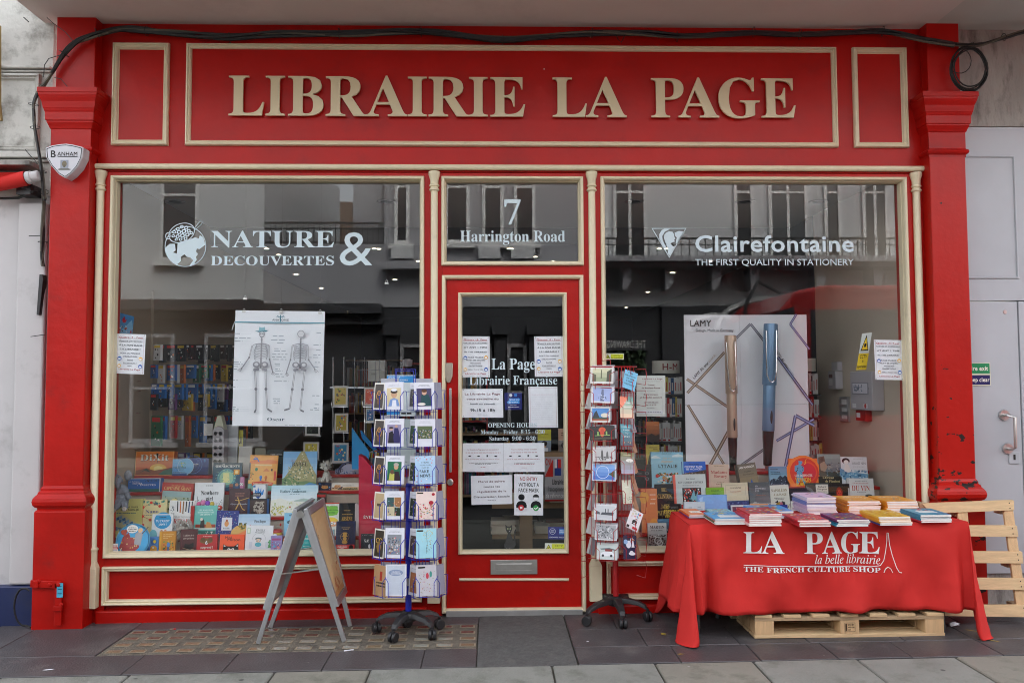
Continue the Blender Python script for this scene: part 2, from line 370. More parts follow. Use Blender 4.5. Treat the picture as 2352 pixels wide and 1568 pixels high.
BARL = min(v.co.x for v in me.vertices); bpy.data.objects.remove(o)
def text2d(s,st='s',space=0):    # vertices and faces of a line of text, size 1, with its box
    need(s,st); vs,fs,x = [],[],0.0
    for ch in s:
        if ch == ' ': x += .28+space; continue
        acc = None
        if ch in ACC: ch,acc = ACC[ch]
        g = GL.get((st,ch)) or GL.get(('s',ch))
        if not g: x += .3; continue
        n = len(vs); vs += [(a+x,b) for a,b in g[0]]; fs += [tuple(i+n for i in f) for f in g[1]]
        if acc:
            q = GL.get(('s',acc))
            if q and q[0] and g[0]:
                cx = (min(p[0] for p in g[0])+max(p[0] for p in g[0]))/2; ax = (min(p[0] for p in q[0])+max(p[0] for p in q[0]))/2
                dy = .17 if (ch.isupper() and acc != '¸') else 0
                n = len(vs); vs += [(a-ax+cx+x,b+dy) for a,b in q[0]]; fs += [tuple(i+n for i in f) for f in q[1]]
        x += g[2]+space
    if not vs: return [],[],(0,0,1,1)
    return vs,fs,(min(p[0] for p in vs),min(p[1] for p in vs),max(p[0] for p in vs),max(p[1] for p in vs))
CAP = {'s': .682,'b': .678,'i': .692,'x': .70}

class Art:                          # flat print laid on a thing: x right 0..w, y up 0..h, each layer a hair above the last
    def __init__(s,w,h): s.w = w; s.h = h; s.v = []; s.f = []; s.cl = []; s.k = 0
    def _add(s,pts,faces,col,lift=None):
        z = s.k if lift is None else lift; n = len(s.v); s.v += [(p[0],-z*.00022-.0004,p[1]) for p in pts]; s.f += [tuple(i+n for i in f) for f in faces]; s.cl += [lin(col)]*len(faces); s.k += 1
    def r(s,x0,y0,x1,y1,col): w,h = s.w,s.h; s._add([(x0*w,y0*h),(x1*w,y0*h),(x1*w,y1*h),(x0*w,y1*h)],[(0,1,2,3)],col)
    def p(s,pts,col): s._add([(a*s.w,b*s.h) for a,b in pts],[tuple(range(len(pts)))],col)
    def e(s,cx,cy,rx,ry,col,n=18): s._add([((cx+rx*math.cos(2*math.pi*i/n))*s.w,(cy+ry*math.sin(2*math.pi*i/n))*s.h) for i in range(n)],[tuple(range(n))],col)
    def c(s,cx,cy,r,col,n=18): s.e(cx,cy,r,r*s.w/s.h,col,n)       # a true circle, r in widths
    def l(s,pts,wd,col):
        P = [Vector((a*s.w,b*s.h)) for a,b in pts]; wd = wd*s.w; vs = []; fs = []
        for i in range(len(P)-1):
            d = (P[i+1]-P[i]); d = d.normalized() if d.length > 1e-9 else Vector((1,0)); n = Vector((-d.y,d.x))*wd/2; k = len(vs)
            vs += [P[i]-n,P[i+1]-n,P[i+1]+n,P[i]+n]; fs.append((k,k+1,k+2,k+3))
        s._add(vs,fs,col)
    def ring(s,cx,cy,r,wd,col,n=28,a0=0,a1=360):
        vs = []; m = n+1
        for i in range(m):
            a = R(a0+(a1-a0)*i/n)
            for q in (r-wd/2,r+wd/2): vs.append(((cx+q*math.cos(a))*s.w,cy*s.h+q*math.sin(a)*s.w))
        s._add(vs,[(2*i,2*i+1,2*i+3,2*i+2) for i in range(n)],col)
    def t(s,txt,cx,cy,hh,col,st='s',fit=None,al='c',sp=0):         # hh cap height as a share of h; fit = width share
        vs,fs,bb = text2d(txt,st,sp)
        if not vs: return
        k = hh*s.h/CAP[st]; kx = k
        if fit: kx = fit*s.w/(bb[2]-bb[0])
        wd = (bb[2]-bb[0])*kx; x0 = cx*s.w-(wd/2 if al == 'c' else wd if al == 'r' else 0)
        s._add([(x0+(a-bb[0])*kx,cy*s.h+b*k) for a,b in vs],fs,col)
    def tl(s,x0,x1,y,hh,col,n=9):                                      # a line of text too small to read
        x = x0; rr = random.Random(int(y*1000)+n)
        vs = []; fs = []
        while x < x1:
            q = min(x+rr.uniform(.02,.09),x1); k = len(vs); vs += [(x*s.w,y*s.h),(q*s.w,y*s.h),(q*s.w,(y+hh)*s.h),(x*s.w,(y+hh)*s.h)]; fs.append((k,k+1,k+2,k+3)); x = q+.015
        s._add(vs,fs,col)
    def b(s,seed,x0,y0,x1,y1,n,size,cols,asp=1):                    # scattered painted dabs
        rr = random.Random(seed)
        for ci,col in enumerate(cols):
            vs = []; fs = []
            for _ in range(max(1,n//len(cols))):
                q = rr.uniform(.5,1)*size; cx = rr.uniform(x0+q*.6,max(x1-q*.6,x0+q*.6+.001)); cy = rr.uniform(y0,y1); m = rr.choice((5,6,7)); k = len(vs); a0 = rr.uniform(0,6)
                for i in range(m):
                    a = a0+2*math.pi*i/m; qq = q*rr.uniform(.6,1)/2
                    px = min(max((cx+qq*math.cos(a))*s.w,x0*s.w),x1*s.w); py = min(max(cy*s.h+qq*asp*math.sin(a)*s.w,y0*s.h),y1*s.h)
                    vs.append((px,py))
                fs.append(tuple(range(k,k+m)))
            s._add(vs,fs,col)
    def g(s,x0,y0,x1,y1,ca,cb,n=8):                                   # printed blend from ca (bottom) to cb (top)
        A,B = lin(ca),lin(cb); w,h = s.w,s.h
        for i in range(n):
            t = (i+.5)/n; ya = y0+(y1-y0)*i/n; yb = y0+(y1-y0)*(i+1)/n; s._add([(x0*w,ya*h),(x1*w,ya*h),(x1*w,yb*h),(x0*w,yb*h)],[(0,1,2,3)],tuple(A[j]*(1-t)+B[j]*t for j in range(3)),lift=s.k if i == 0 else s.k-1)
    def hill(s,pts,y0,col):      # ridge line filled down to y0
        s.p([(pts[0][0],y0)] + [(pts[-1][0],y0)] + pts[::-1],col)
    def run(s,ops):
        for o in ops: getattr(s,o[0])(*o[1:])
        return s
    def build(s,name,parent,loc=(0,0,0),rot=None,mat_='print',fn=None):
        vs = s.v if fn is None else [fn(p) for p in s.v]
        me = bpy.data.meshes.new(name); me.from_pydata(vs,[],s.f)
        a = me.color_attributes.new('Col','FLOAT_COLOR','CORNER'); buf = []
        for p in me.polygons: buf += list(s.cl[p.index])*len(p.vertices)
        a.data.foreach_set('color',buf); me.materials.append(M[mat_])
        o = bpy.data.objects.new(name,me); COL.objects.link(o); o.parent = parent; o.location = loc
        if rot: o.rotation_euler = rot
        return o
def colbox(name,dims,col,mat_='print',pages=None,parent=None):
    """a box x 0..w, y 0..t, z 0..h in one printed colour; pages = the sides that show paper"""
    w,t,h = dims; b = MB().box(0,w,0,t,0,h); me = b.mesh(name,M[mat_])
    a = me.color_attributes.new('Col','FLOAT_COLOR','CORNER'); cc = []
    for p in me.polygons:
        k = p.index       # 0 bottom 1 top 2 front 3 right 4 back 5 left
        c = lin('d9d2c0') if pages and k in pages else lin(col)
        cc += list(c)*4
    a.data.foreach_set('color',cc); o = bpy.data.objects.new(name,me); COL.objects.link(o); o.parent = parent
    return o
def vinyl(txt,u0,u1,vb,vc,Y,st,parent,name='vinyl_lettering',m='vinyl',depth=0,sp=0):
    """lettering on the plane y=Y between the picture columns u0..u1, baseline row vb and cap row vc"""
    vs,fs,bb = text2d(txt,st,sp); a = W(u0,vb,Y); b = W(u1,vb,Y); c = W((u0+u1)/2,vc,Y); mid = W((u0+u1)/2,vb,Y)
    kx = (b.x-a.x)/(bb[2]-bb[0]); kz = (c.z-mid.z)/CAP[st]; q = MB()
    q.add([((p[0]-bb[0])*kx+a.x,Y,mid.z+p[1]*kz) for p in vs],fs)
    return q.build(name,M[m],parent)
def extrude_letter(ch,st,x0,x1,zb,zc,y0,y1,parent,name='letter',m='letter'):
    vs,fs,bb = text2d(ch,st); kx = (x1-x0)/(bb[2]-bb[0]); kz = (zc-zb)/CAP[st]
    P = [((p[0]-bb[0])*kx+x0,zb+p[1]*kz) for p in vs]; n = len(P); ed = {}
    for f in fs:
        for i in range(len(f)):
            a,b = f[i],f[(i+1) % len(f)]; ed[(a,b)] = 1
    q = MB(); q.v = [(p[0],y0,p[1]) for p in P] + [(p[0],y1,p[1]) for p in P]
    q.f = [tuple(f) for f in fs] + [tuple(i+n for i in f[::-1]) for f in fs]
    for (a,b) in ed:
        if (b,a) not in ed: q.f.append((a,a+n,b+n,b))
    q.sm = [False]*len(q.f)
    return q.build(name,M[m],parent)

# ================================================================== THE SETTING
def slab(x0,y0,x1,y1,name,m,parent,th=.05,dz=0,bev=.003,quad=None):
    q = quad or [(x0,y0),(x1,y0),(x1,y1),(x0,y1)]
    top = [(p[0],p[1],gz(p[0])+dz) for p in q]; bot = [(p[0],p[1],gz(p[0])+dz-th) for p in q]
    return MB().hexa(bot,top).build(name,M[m],parent,bevel=bev,seg=1)
pave = empty('pavement'); tag(pave,kind='structure')
MB().hexa([(x,y,gz(x)-.2) for x,y in ((-9,-3.6),(9,-3.6),(9,.3),(-9,.3))],[(x,y,gz(x)-.012) for x,y in ((-9,-3.6),(9,-3.6),(9,.3),(-9,.3))]).build('bedding',M['joint'],pave)
LA,LB = G(0,1555),G(2352,1503)                        # the seam between slate tiles and paving slabs
def seamY(x): return LA.y + (LB.y-LA.y)*(x-LA.x)/(LB.x-LA.x)
PT = [G(298.8,1445.7),G(1098.7,1431.6),G(1098.7,1485.5),G(221,1507)]    # the glazed pavement light: back left, back right, front right, front left
px0,px1,py0,py1 = (PT[0].x+PT[3].x)/2,PT[1].x,(PT[2].y+PT[3].y)/2,(PT[0].y+PT[1].y)/2
asx0,asx1 = px1+.004,G(1312,1470).x
ms = ['slate','slate2','slate','slate2','slate2','slate']
g = .004; k = 0
yb = .06
def row(xs,ya,ybk,mats,seam=False):
    global k
    for i in range(len(xs)-1):
        a,b = xs[i]+g/2,xs[i+1]-g/2
        q = [(a,(seamY(a)+.006) if seam else ya+g/2),(b,(seamY(b)+.006) if seam else ya+g/2),(b,ybk-g/2),(a,ybk-g/2)]
        slab(0,0,0,0,'slate_tile',mats[k % len(mats)],pave,quad=q,dz=random.uniform(-.0012,.0012)); k += 1
xs = [px0-.002+i*(px1-px0)/5.05 for i in range(6)]; xs[-1] = px1+.002
row([-9+.6*i for i in range(10)]+[-3.1,px0-.62,px0-.002],py0,yb,ms)
row([-9+.6*i for i in range(10)]+[-3.1,px0-.55,px0+.28],0,py0,ms,True)
row(xs,py1,yb,['slate2','slate2','slate'])
xs = [px0+.28+.52*i for i in range(4)]+[px1+.002]
row(xs,0,py0,['slate2'],True)
rx = [asx1+.002+.42*i for i in range(6)]
row([asx1+.002,asx1+.30,asx1+.72,asx1+1.14,asx1+1.56,asx1+1.98,asx1+2.4,asx1+3.0,asx1+3.6,9],-.34,yb,['slate','slate','slate2'])
row([asx1+.002,asx1+.42,asx1+.95,asx1+1.35,asx1+1.9,asx1+2.3,asx1+2.8,asx1+3.4,9],-.66,-.34,['slate','slate','slate','slate2'])
row([asx1+.002,asx1+.55,asx1+.98,asx1+1.4,asx1+1.8,asx1+2.3,asx1+2.8,asx1+3.4,9],0,-.66,['slate','slate2','slate2','slate','slate2'],True)
q = [(asx0,seamY(asx0)+.006),(asx1-.004,seamY(asx1)+.006),(asx1-.004,yb-.01),(asx0,yb-.01)]
slab(0,0,0,0,'asphalt_patch','asphalt',pave,quad=q,dz=-.001)
slab(px0+g,py0+g,px1-g,py1-g,'pavement_light','gritcement',pave,dz=-.002)
NX,NY = 16,4; cw = (px1-px0)/NX; ch = (py1-py0)/NY
lm,rm = {},MB().frame(-.048,-.030,.048,.030,[(0,0),(.006,.004),(.010,.004),(.012,.001)])
rimme = None
for j in range(NY):
    for i in range(NX):
        cx = px0+(i+.5)*cw; cy = py0+(j+.52)*ch; cx += (NY-1-j)*.004
        t = 'lens_b' if j >= 2+(i % 3 == 1) or (j == 2 and i < 8) or (j > 2) else ('lens_c' if i > 6 and i not in (11,12,15) else 'lens_a')
        if j == 3: t = 'lens_b'
        if (t,0) not in lm:
            mb = MB().add([(-.046,-.029,0),(.046,-.029,0),(.046,.029,0),(-.046,.029,0),(-.036,-.021,.0015),(.036,-.021,.0015),(.036,.021,.0015),(-.036,.021,.0015)],
                          [(0,1,5,4),(1,2,6,5),(2,3,7,6),(3,0,4,7),(4,5,6,7)])
            me = mb.mesh('glass_lens',M[t]); me.materials.append(M['lens_rim'])
            for p_ in me.polygons:
                if p_.index < 4: p_.material_index = 1
            lm[(t,0)] = me
        o = bpy.data.objects.new('glass_lens',lm[(t,0)]); COL.objects.link(o); o.parent = pave; o.location = (cx,cy,gz(cx)+.0005); o.scale = (1.02,.95,1)
# paving slabs in front: joints at the seam, then a second and third row
jx = [-9,-6.3,-5.2,-4.3,-3.5,-2.55] + [G(u,1540-u*.016).x for u in (315,640,855,1266,1500,1725,1963,2190)] + [3.7,4.5,5.4,6.4,9]
jx = sorted(jx)
rows_ = [(0,-1.45),(-1.45,-2.2),(-2.2,-3.28)]
for r_,(ya,yc) in enumerate(rows_):
    for i in range(len(jx)-1):
        a,b = jx[i]+(.33*r_ if r_ else 0),jx[i+1]+(.33*r_ if r_ else 0)
        a += .005; b -= .005
        qy = (seamY(a)-.006,seamY(b)-.006) if r_ == 0 else (ya-.005,ya-.005)
        q = [(a,yc+.005),(b,yc+.005),(b,qy[1]),(a,qy[0])]
        slab(0,0,0,0,'paving_slab','flag2' if (i+r_) % 3 == 1 else 'flag',pave,quad=q,dz=random.uniform(-.003,.002),bev=.006)
ke = empty('kerb'); tag(ke,kind='structure')
for i in range(14):
    MB().box(-9+1.3*i,-9+1.3*i+1.29,-3.46,-3.3,-.22,-.012).build('kerb_stone',M['flag'],ke,bevel=.015)
rd = MB().box(-60,60,-9.2,-3.46,-.4,-.14).build('road',M['road']); tag(rd,kind='structure')
yl = MB().box(-60,60,-3.75,-3.67,-.139,-.136).build('road_marking',mat('yellow_road_line',(.6,.42,.05),.7)); tag(yl,kind='structure')
fp = MB().box(-60,60,-11.2,-9.2,-.4,-.02).build('far_pavement',M['flag']); tag(fp,kind='structure')
gd = MB().box(-300,300,-300,60,-.6,-.42).build('ground',M['road']); tag(gd,kind='structure')

# ================================================================== THE SHOPFRONT
shop = empty('shopfront',(0,0,0)); tag(shop,'red painted shopfront with gold letters, two display windows and a glazed door','shopfront')
RED,CR = M['red'],M['cream']
XL,XR = -2.60,2.93
def bx(name,x0,x1,y0,y1,z0,z1,m=RED,par=shop,bev=.003): return MB().box(x0,x1,y0,y1,z0,z1).build(name,m,par,bevel=bev)
FT = 3.86
bx('fascia_board',XL,XR,0,.14,2.872,FT+.05)
# red timber around the openings
w0,w1,x0_,x1_ = -2.487,-.443,.723,2.782
d0,d1 = -.331,.610; e0,e1 = -.328,.606
zt,zb = 2.844,.372
F = .006
bx('jamb',XL,w0+F,0,.14,gz(-2.5)-.05,2.870)
bx('mullion',w1-F,d0+F,0,.14,gz(0)-.05,2.870)
bx('mullion',d1-F,x0_+F,0,.14,gz(0)-.05,2.870)
bx('jamb',x1_-F,XR,0,.14,gz(2.8)-.05,2.870)
bx('head_rail',w0+F,w1-F,0,.14,zt-F,2.870); bx('head_rail',d0+F,d1-F,0,.14,zt-F,2.870); bx('head_rail',x0_+F,x1_-F,0,.14,zt-F,2.870)
bx('transom_rail',d0+F,d1-F,0,.14,2.186,2.256)
for (a,b) in ((w0,w1),(x0_,x1_)):
    bx('sill_rail',a+F,b-F,0,.14,.312,zb+F)
    bx('stall_riser',a+F,b-F,.018,.14,.012,.312)
    bx('plinth_board',a-.04,b+.02,-.028,.0,gz((a+b)/2)-.03,.045,bev=.01)
# mouldings
WIN = [(0,-.004),(.002,-.024),(.008,-.030),(.018,-.028),(.024,-.018),(.028,.006),(.031,.006),(.033,.05)]
MB().frame(w0,zb,w1,zt,WIN).build('window_moulding',CR,shop)
MB().frame(x0_,zb,x1_,zt,WIN).build('window_moulding',CR,shop)
MB().frame(d0,2.250,d1,zt,WIN).build('window_moulding',CR,shop)
PAN = [(0,0),(.001,-.022),(.007,-.026),(.014,-.022),(.016,-.012),(.024,-.016),(.030,-.010),(.032,.020)]
MB().frame(w0-.004,.075,w1-.012,.318,PAN).build('riser_moulding',CR,shop)
MB().frame(.738,.075,2.79,.318,PAN).build('riser_moulding',CR,shop)
SG = [(0,0),(.001,-.020),(.006,-.030),(.014,-.032),(.017,-.022),(.026,-.026),(.033,-.018),(.036,-.004),(.040,-.002)]
MB().frame(-2.011,3.044,2.328,3.728,SG).build('sign_moulding',CR,shop)
MB().frame(-2.491,3.044,-2.123,3.728,SG).build('sign_moulding',CR,shop)
MB().frame(2.437,3.044,2.807,3.728,SG).build('sign_moulding',CR,shop)
MB().frame(-1.985,3.07,2.302,3.702,[(0,-.0),(.002,-.006),(2.1,-.006)]).add([(-1.985,-.006,3.07),(2.302,-.006,3.07),(2.302,-.006,3.702),(-1.985,-.006,3.702)],[(0,1,2,3)]).build('sign_panel',RED,shop) if 0 else None
MB().box(-1.975,2.292,-.007,.0,3.08,3.692).build('sign_panel',RED,shop)
# half-round bar and turned columns
MB().tube([(W(212,380,-.03).x,-.022,2.902),(W(2122,384,-.03).x,-.018,2.899)],.0190,16).build('round_bar',CR,shop)
for cx,ztop,zblk in ((-2.553,2.876,.315),(-.377,2.876,.30),(.665,2.876,.30),(2.848,2.876,.32)):
    zt_ = ztop; r = .0235
    prof = [(.0,zblk+.11),(.034,zblk+.11),(.034,zblk+.118),(.030,zblk+.122),(r,zblk+.13),(r,zt_-.135),(r+.004,zt_-.133),(r+.010,zt_-.127),(r+.010,zt_-.121),(r+.004,zt_-.115),(r+.001,zt_-.105),(r+.009,zt_-.099),(r+.009,zt_-.093),(r+.003,zt_-.087),(r+.004,zt_-.06),(r+.013,zt_-.028),(r+.015,zt_-.022),(r+.015,zt_-.004),(0,zt_-.004)]
    yc = -.012
    MB().lathe(prof,(cx,yc,0),22).build('column',CR,shop)
    s_ = .040; b0 = [(cx-s_,yc-s_),(cx+s_,yc-s_),(cx+s_,.0),(cx-s_,.0)]
    mb = MB().hexa([(x,y,.075 if cx > -2 else .065) for x,y in b0],[(x,y,zblk) for x,y in b0])
    t_ = [(cx+.027*math.cos(a),yc+.027*math.sin(a)) for a in (R(-135),R(-45),R(45),R(135))]
    mb.hexa([(x,y,zblk+.0005) for x,y in b0],[(x,y,zblk+.045) for x,y in t_])
    mb.lathe([(.0275,zblk+.02),(.0275,zblk+.112)],(cx,yc,0),22)
    mb.build('column_base',CR,shop,bevel=.002)
# panes
def pane(x0,x1,z0,z1,y=.045,par=shop):
    return MB().add([(x0,y,z0),(x1,y,z0),(x1,y,z1),(x0,y,z1)],[(0,1,2,3)]).build('pane',M['glass'],par)
pL = pane(w0+.03,w1-.03,zb+.03,zt-.03); pR = pane(x0_+.03,x1_-.03,zb+.03,zt-.03); pT = pane(d0+.03,d1-.03,2.28,zt-.03)
GY = .040
# ---- door
door = empty('door',(0,0,0),parent=shop)
dx0,dx1,dz0,dz1 = e0+.03,e1-.03,.022,2.158
g0,g1,gb,gt = -.222,.496,.370,2.075
MB().frame(e0,.0,e1,2.188,[(0,-.004),(.002,-.020),(.012,-.026),(.022,-.020),(.027,.0),(.028,.05)]).build('door_frame',CR,shop)
mb = MB().box(dx0,g0+.01,.012,.055,dz0,dz1).box(g1-.01,dx1,.012,.055,dz0,dz1).box(g0+.01,g1-.01,.012,.055,dz0,gb+.01).box(g0+.01,g1-.01,.012,.055,gt-.01,dz1)
mb.build('door_leaf',M['red_old'],shop).parent = door
MB().frame(g0,gb,g1,gt,[(0,.012),(.002,-.006),(.010,-.012),(.018,-.006),(.024,.012),(.027,.040)]).build('glazing_bead',CR,door)
pane(g0+.024,g1-.024,gb+.024,gt-.024,.032,door)
a,b = W(1055,1331,.0),W(1307,1331,.0)
MB().tube([(a.x,.010,a.z),(b.x,.010,b.z)],.009,8).build('kick_bead',CR,door)
# letterbox, pull handle, locks
lx0,lx1 = W(1127,1300,.01).x,W(1234,1300,.01).x; lz0,lz1 = W(1180,1317.5,.01).z,W(1180,1284.5,.01).z
MB().box(lx0,lx1,.002,.012,lz0,lz1).frame(lx0+.033,lz0+.022,lx1-.033,lz1-.022,[(0,.002),(.001,-.0005),(.003,-.0005),(.004,.0045)]).box(lx0+.038,lx1-.038,-.001,.002,lz0+.027,lz1-.027).build('letterbox',M['steel'],door,bevel=.0015)
hx = W(1035.5,980,0).x; hz0,hz1 = W(1035,1084,-.04).z,W(1035,891,-.04).z
hd = MB().bar((hx,-.045,hz0),(hx,-.045,hz1),.026,.016).bar((hx,-.04,hz0+.06),(hx,.012,hz0+.06),.016).bar((hx,-.04,hz1-.06),(hx,.012,hz1-.06),.016).build('pull_handle',M['steel'],door,bevel=.005)
lk = W(1030.5,856,0)
MB().prism([(-.024,.065),(-.028,.06),(-.026,-.02),(-.012,-.060),(0,-.066),(.012,-.060),(.026,-.02),(.028,.06),(.024,.065)],-.014,.012,Matrix.Translation((lk.x,0,lk.z))).lathe([(0,-.004),(.015,-.004),(.017,0)],(0,0,0),20,M=Matrix.Translation((lk.x,-.015,lk.z-.018))@Matrix.Rotation(R(90),4,'X')).build('night_latch',mat('champagne_metal',(.42,.37,.30),.4,metal=.7),door,bevel=.003)
lk = W(1034,1107,0)
MB().lathe([(0,.010),(.009,.010),(.010,.006),(.014,.007),(.019,.004),(.021,-.006)],(0,0,0),24,M=Matrix.Translation((lk.x,.004,lk.z))@Matrix.Rotation(R(90),4,'X')@Matrix.Scale(1.12,4,(0,1,0))).build('lock_cylinder',M['steel'],door)
MB().box(-.30,.58,-.03,.12,gz(0)-.03,.019).build('threshold',mat('grey_step',(.25,.25,.24),.6,var=.15,vscale=12,dirt=(.1,.1,.09)),shop,bevel=.004)
# ---- pilasters
def pilaster(side):
    p = empty('pilaster',parent=shop)
    def sec(u0,u1,v,Y): return W(u0,v,Y).x,W(u1,v,Y).x
    if side < 0: a,b = W(113.5,500,-.10).x,W(204,500,-.10).x; wl,wr = a,b
    else: wl,wr = W(2139,500,-.10).x,W(2222,500,-.10).x
    zc1 = 3.375; base = gz(wl)-.03
    mm = M['red_chip'] if side > 0 else M['red_old']
    if side < 0: MB().box(wl,wr,-.10,.13,.84,zc1-.33).build('shaft',mm,p,bevel=.006)
    else: MB().box(wl,wr,-.10,.13,.84,zc1-.33).build('shaft',mm,p,bevel=.006)
    MB().box(wl+.012,wr+.012*(1 if side < 0 else -1),-.09,.13,zc1-.004,3.97).build('upper_block',M['red'],p,bevel=.004)
    # capital: stacked mouldings
    prof = [(.004,-.42),(.004,-.405),(.022,-.395),(.028,-.385),(.022,-.372),(.006,-.366),(.004,-.362),(.004,-.255),(.012,-.250),(.018,-.238),(.026,-.225),(.034,-.212),(.034,-.206),(.044,-.200),(.046,-.150),(.052,-.140),(.056,-.130),(.060,-.125),(.070,-.085),(.084,-.062),(.092,-.045),(.094,-.034),(.100,-.030),(.100,0)]
    cap = MB(); vs = []; fs = []
    prof = [(d*.64,z) for d,z in prof]
    for d,z in prof: vs += [(wl-d,.12,zc1+z),(wl-d,-.10-d,zc1+z),(wr+d,-.10-d,zc1+z),(wr+d,.12,zc1+z)]
    for i in range(len(prof)-1):
        for k2 in range(3): fs.append((i*4+k2,i*4+k2+1,i*4+k2+5,i*4+k2+4))
    L_ = (len(prof)-1)*4; fs.append((L_,L_+1,L_+2,L_+3)); cap.add(vs,fs).build('capital',M['red'],p)
    prof = [(.0,.845),(.006,.835),(.010,.828),(.010,.815),(.022,.806),(.024,.795),(.034,.785),(.045,.770),(.050,.750),(.045,.728),(.034,.714),(.024,.710),(.022,.700),(.034,.690),(.036,.684),(.036,base)]
    cap = MB(); vs = []; fs = []
    prof = [(d*.88,z) for d,z in prof]
    for d,z in prof: vs += [(wl-d,.12,z),(wl-d,-.10-d,z),(wr+d,-.10-d,z),(wr+d,.12,z)]
    for i in range(len(prof)-1):
        for k2 in range(3): fs.append((i*4+k2+4,i*4+k2+5,i*4+k2+1,i*4+k2))
    cap.add(vs,fs).build('pedestal',mm,p)
    return p
pilL = pilaster(-1); pilR = pilaster(1)
bx('return_panel',W(204,500,-.1).x,XL+.004,-.012,.13,gz(-2.6)-.03,3.9); bx('return_panel',XR-.02,W(2139,500,-.10).x+.01,-.02,.13,gz(2.9)-.03,3.9)
# sign letters, one by one
LET = [('L',913,1055),('I',1061,1138),('B',1151,1293.5),('R',1302,1463),('A',1464,1629),('I',1631,1706.5),('R',1714,1875),('I',1876,1951),('E',1961,2101),('L',2211,2348),('A',2344,2507.5),('P',2606,2736),('A',2714,2877.5),('G',2875.5,3040),('E',3047.5,3184)]
for ch_,a,b in LET:
    uc = (a+b)/2/1.7415; t = (uc-524)/(1828-524)
    vb = (461.5+8.8*min(1,t*1.15))/1.7415; vc = (303+11.5*min(1,t*1.15))/1.7415
    Y = -.040; A_ = W(a/1.7415,vb,Y); B_ = W(b/1.7415,vb,Y); z1 = W(uc,vc,Y).z
    over = .0
    extrude_letter(ch_,'b',A_.x,B_.x,W(uc,vb,Y).z-over,z1+over,Y,-.026,shop,'sign_letter')
# soffit and canopy
sx0 = W(108,41,0).x-.01
bd = MB().box(sx0,2.97,-1.30,.16,3.862,4.0).build('soffit',M['soffit'],shop)
MB().box(2.97,9.5,-1.30,.16,3.862,4.0).build('soffit',M['soffit2'],shop)
MB().box(sx0,9.5,-1.36,-1.30,3.80,4.25).build('canopy_fascia',M['white_wall'],shop)
MB().box(sx0,9.5,.0,.6,4.0,9.5).build('upper_wall',M['white_wall'],shop)

# ---- window lettering
V = lambda *a,**k_: vinyl(*a,**k_)
V('NATURE',485,767,568,530.5,GY,'b',pL); V('DECOUVERTES',484,767,609,588,GY,'b',pL); V('&',780,855,609,532,GY,'s',pL)
V('7',1158,1196,516,461,GY,'b',pT); V('Harrington Road',1057,1298,555,530,GY,'b',pT)
V('La Page',1129,1229,848,823,.028,'b',door); V('Librairie Française',1078,1280,883,863,.028,'b',door)
V('OPENING HOURS',1121,1233,981,971,.028,'b',door); V('Monday - Friday  8:15 - 6:30',1104,1251,996,987,.028,'b',door); V('Saturday  9:00 - 6:30',1124,1230,1011,1002,.028,'b',door)
V('Clairefontaine',1597,1961,577.5,541,GY,'x',pR); V('THE FIRST QUALITY IN STATIONERY',1597,1961,609,595,GY,'s',pR)
# globe and tortoise emblem
c = W(426,566,GY); s = 1/350*1.01; gm = MB()
def disc(mb,cx,cz,rx,rz,y,n=40,rot=0,a0=0,a1=360,hole=0):
    vs = []; fs = []
    for i in range(n+1):
        a = R(a0+(a1-a0)*i/n)
        for q in ((1,hole) if hole else (1,0)):
            x,z = rx*q*math.cos(a),rz*q*math.sin(a); cr,sr = math.cos(R(rot)),math.sin(R(rot)); vs.append((cx+x*cr-z*sr,y,cz+x*sr+z*cr))
    for i in range(n): fs.append((2*i,2*i+1,2*i+3,2*i+2))
    mb.add(vs,fs)
PT_ = lambda pts,y=0: [(c.x+(x-426)*s,GY+y,c.z-(z-566)*s) for x,z in pts]
disc(gm,c.x,c.z,47*s,47*s,GY,hole=.965)
# the globe's light part as one polygon below the shell, with land gaps left open
outer = [(426+45.6*math.cos(R(t)),566+45.6*math.sin(R(t))) for t in range(-8,189,8)]
land = PT_([(471,562),(458,572),(452,571),(450,578),(455,583),(450,590),(452,597),(447,604)] + [(426+45.6*math.cos(R(t)),566+45.6*math.sin(R(t))) for t in (62,70,78)] + [(444,598),(438,592),(430,590),(424,584),(416,590),(416,600),(408,607)] + [(426+45.6*math.cos(R(t)),566+45.6*math.sin(R(t))) for t in (118,128,140,152,164,176)] + [(390,560),(402,560),(404,575),(398,580),(407,582),(408,560),(412,556),(440,548),(448,545),(456,548),(458,540),(466,545)])
gm.add(land,[tuple(range(len(land)))])
gm.build('globe_emblem',M['vinyl'],pL)
tm = MB(); disc(tm,c.x-9*s,c.z+31*s,31*s,22*s,GY-.0012,rot=22,hole=.93)
for (x,z,r) in [(-18,40,5),(-9,45,5),(1,43,5.5),(-26,33,5),(-15,33,6),(-4,35,6.5),(7,36,5),(-28,24,4.5),(-18,23,5.5),(-7,25,6.5),(4,27,6),(13,31,4.5),(-21,16,4),(-11,16,4.5),(0,18,5)]:
    disc(tm,c.x+x*s,c.z+z*s,r*s,r*.85*s,GY-.0012,6,rot=15,hole=.45)
tm.tube([(c.x+(x)*s,GY-.0012,c.z+z*s) for x,z in ((20,42),(28,52),(34,59),(38,56),(35,50),(28,44),(22,38))],.0022,4)
disc(tm,c.x-40*s,c.z+24*s,6*s,8*s,GY-.0012,hole=.7)
tm.build('tortoise_emblem',M['vinyl'],pL)
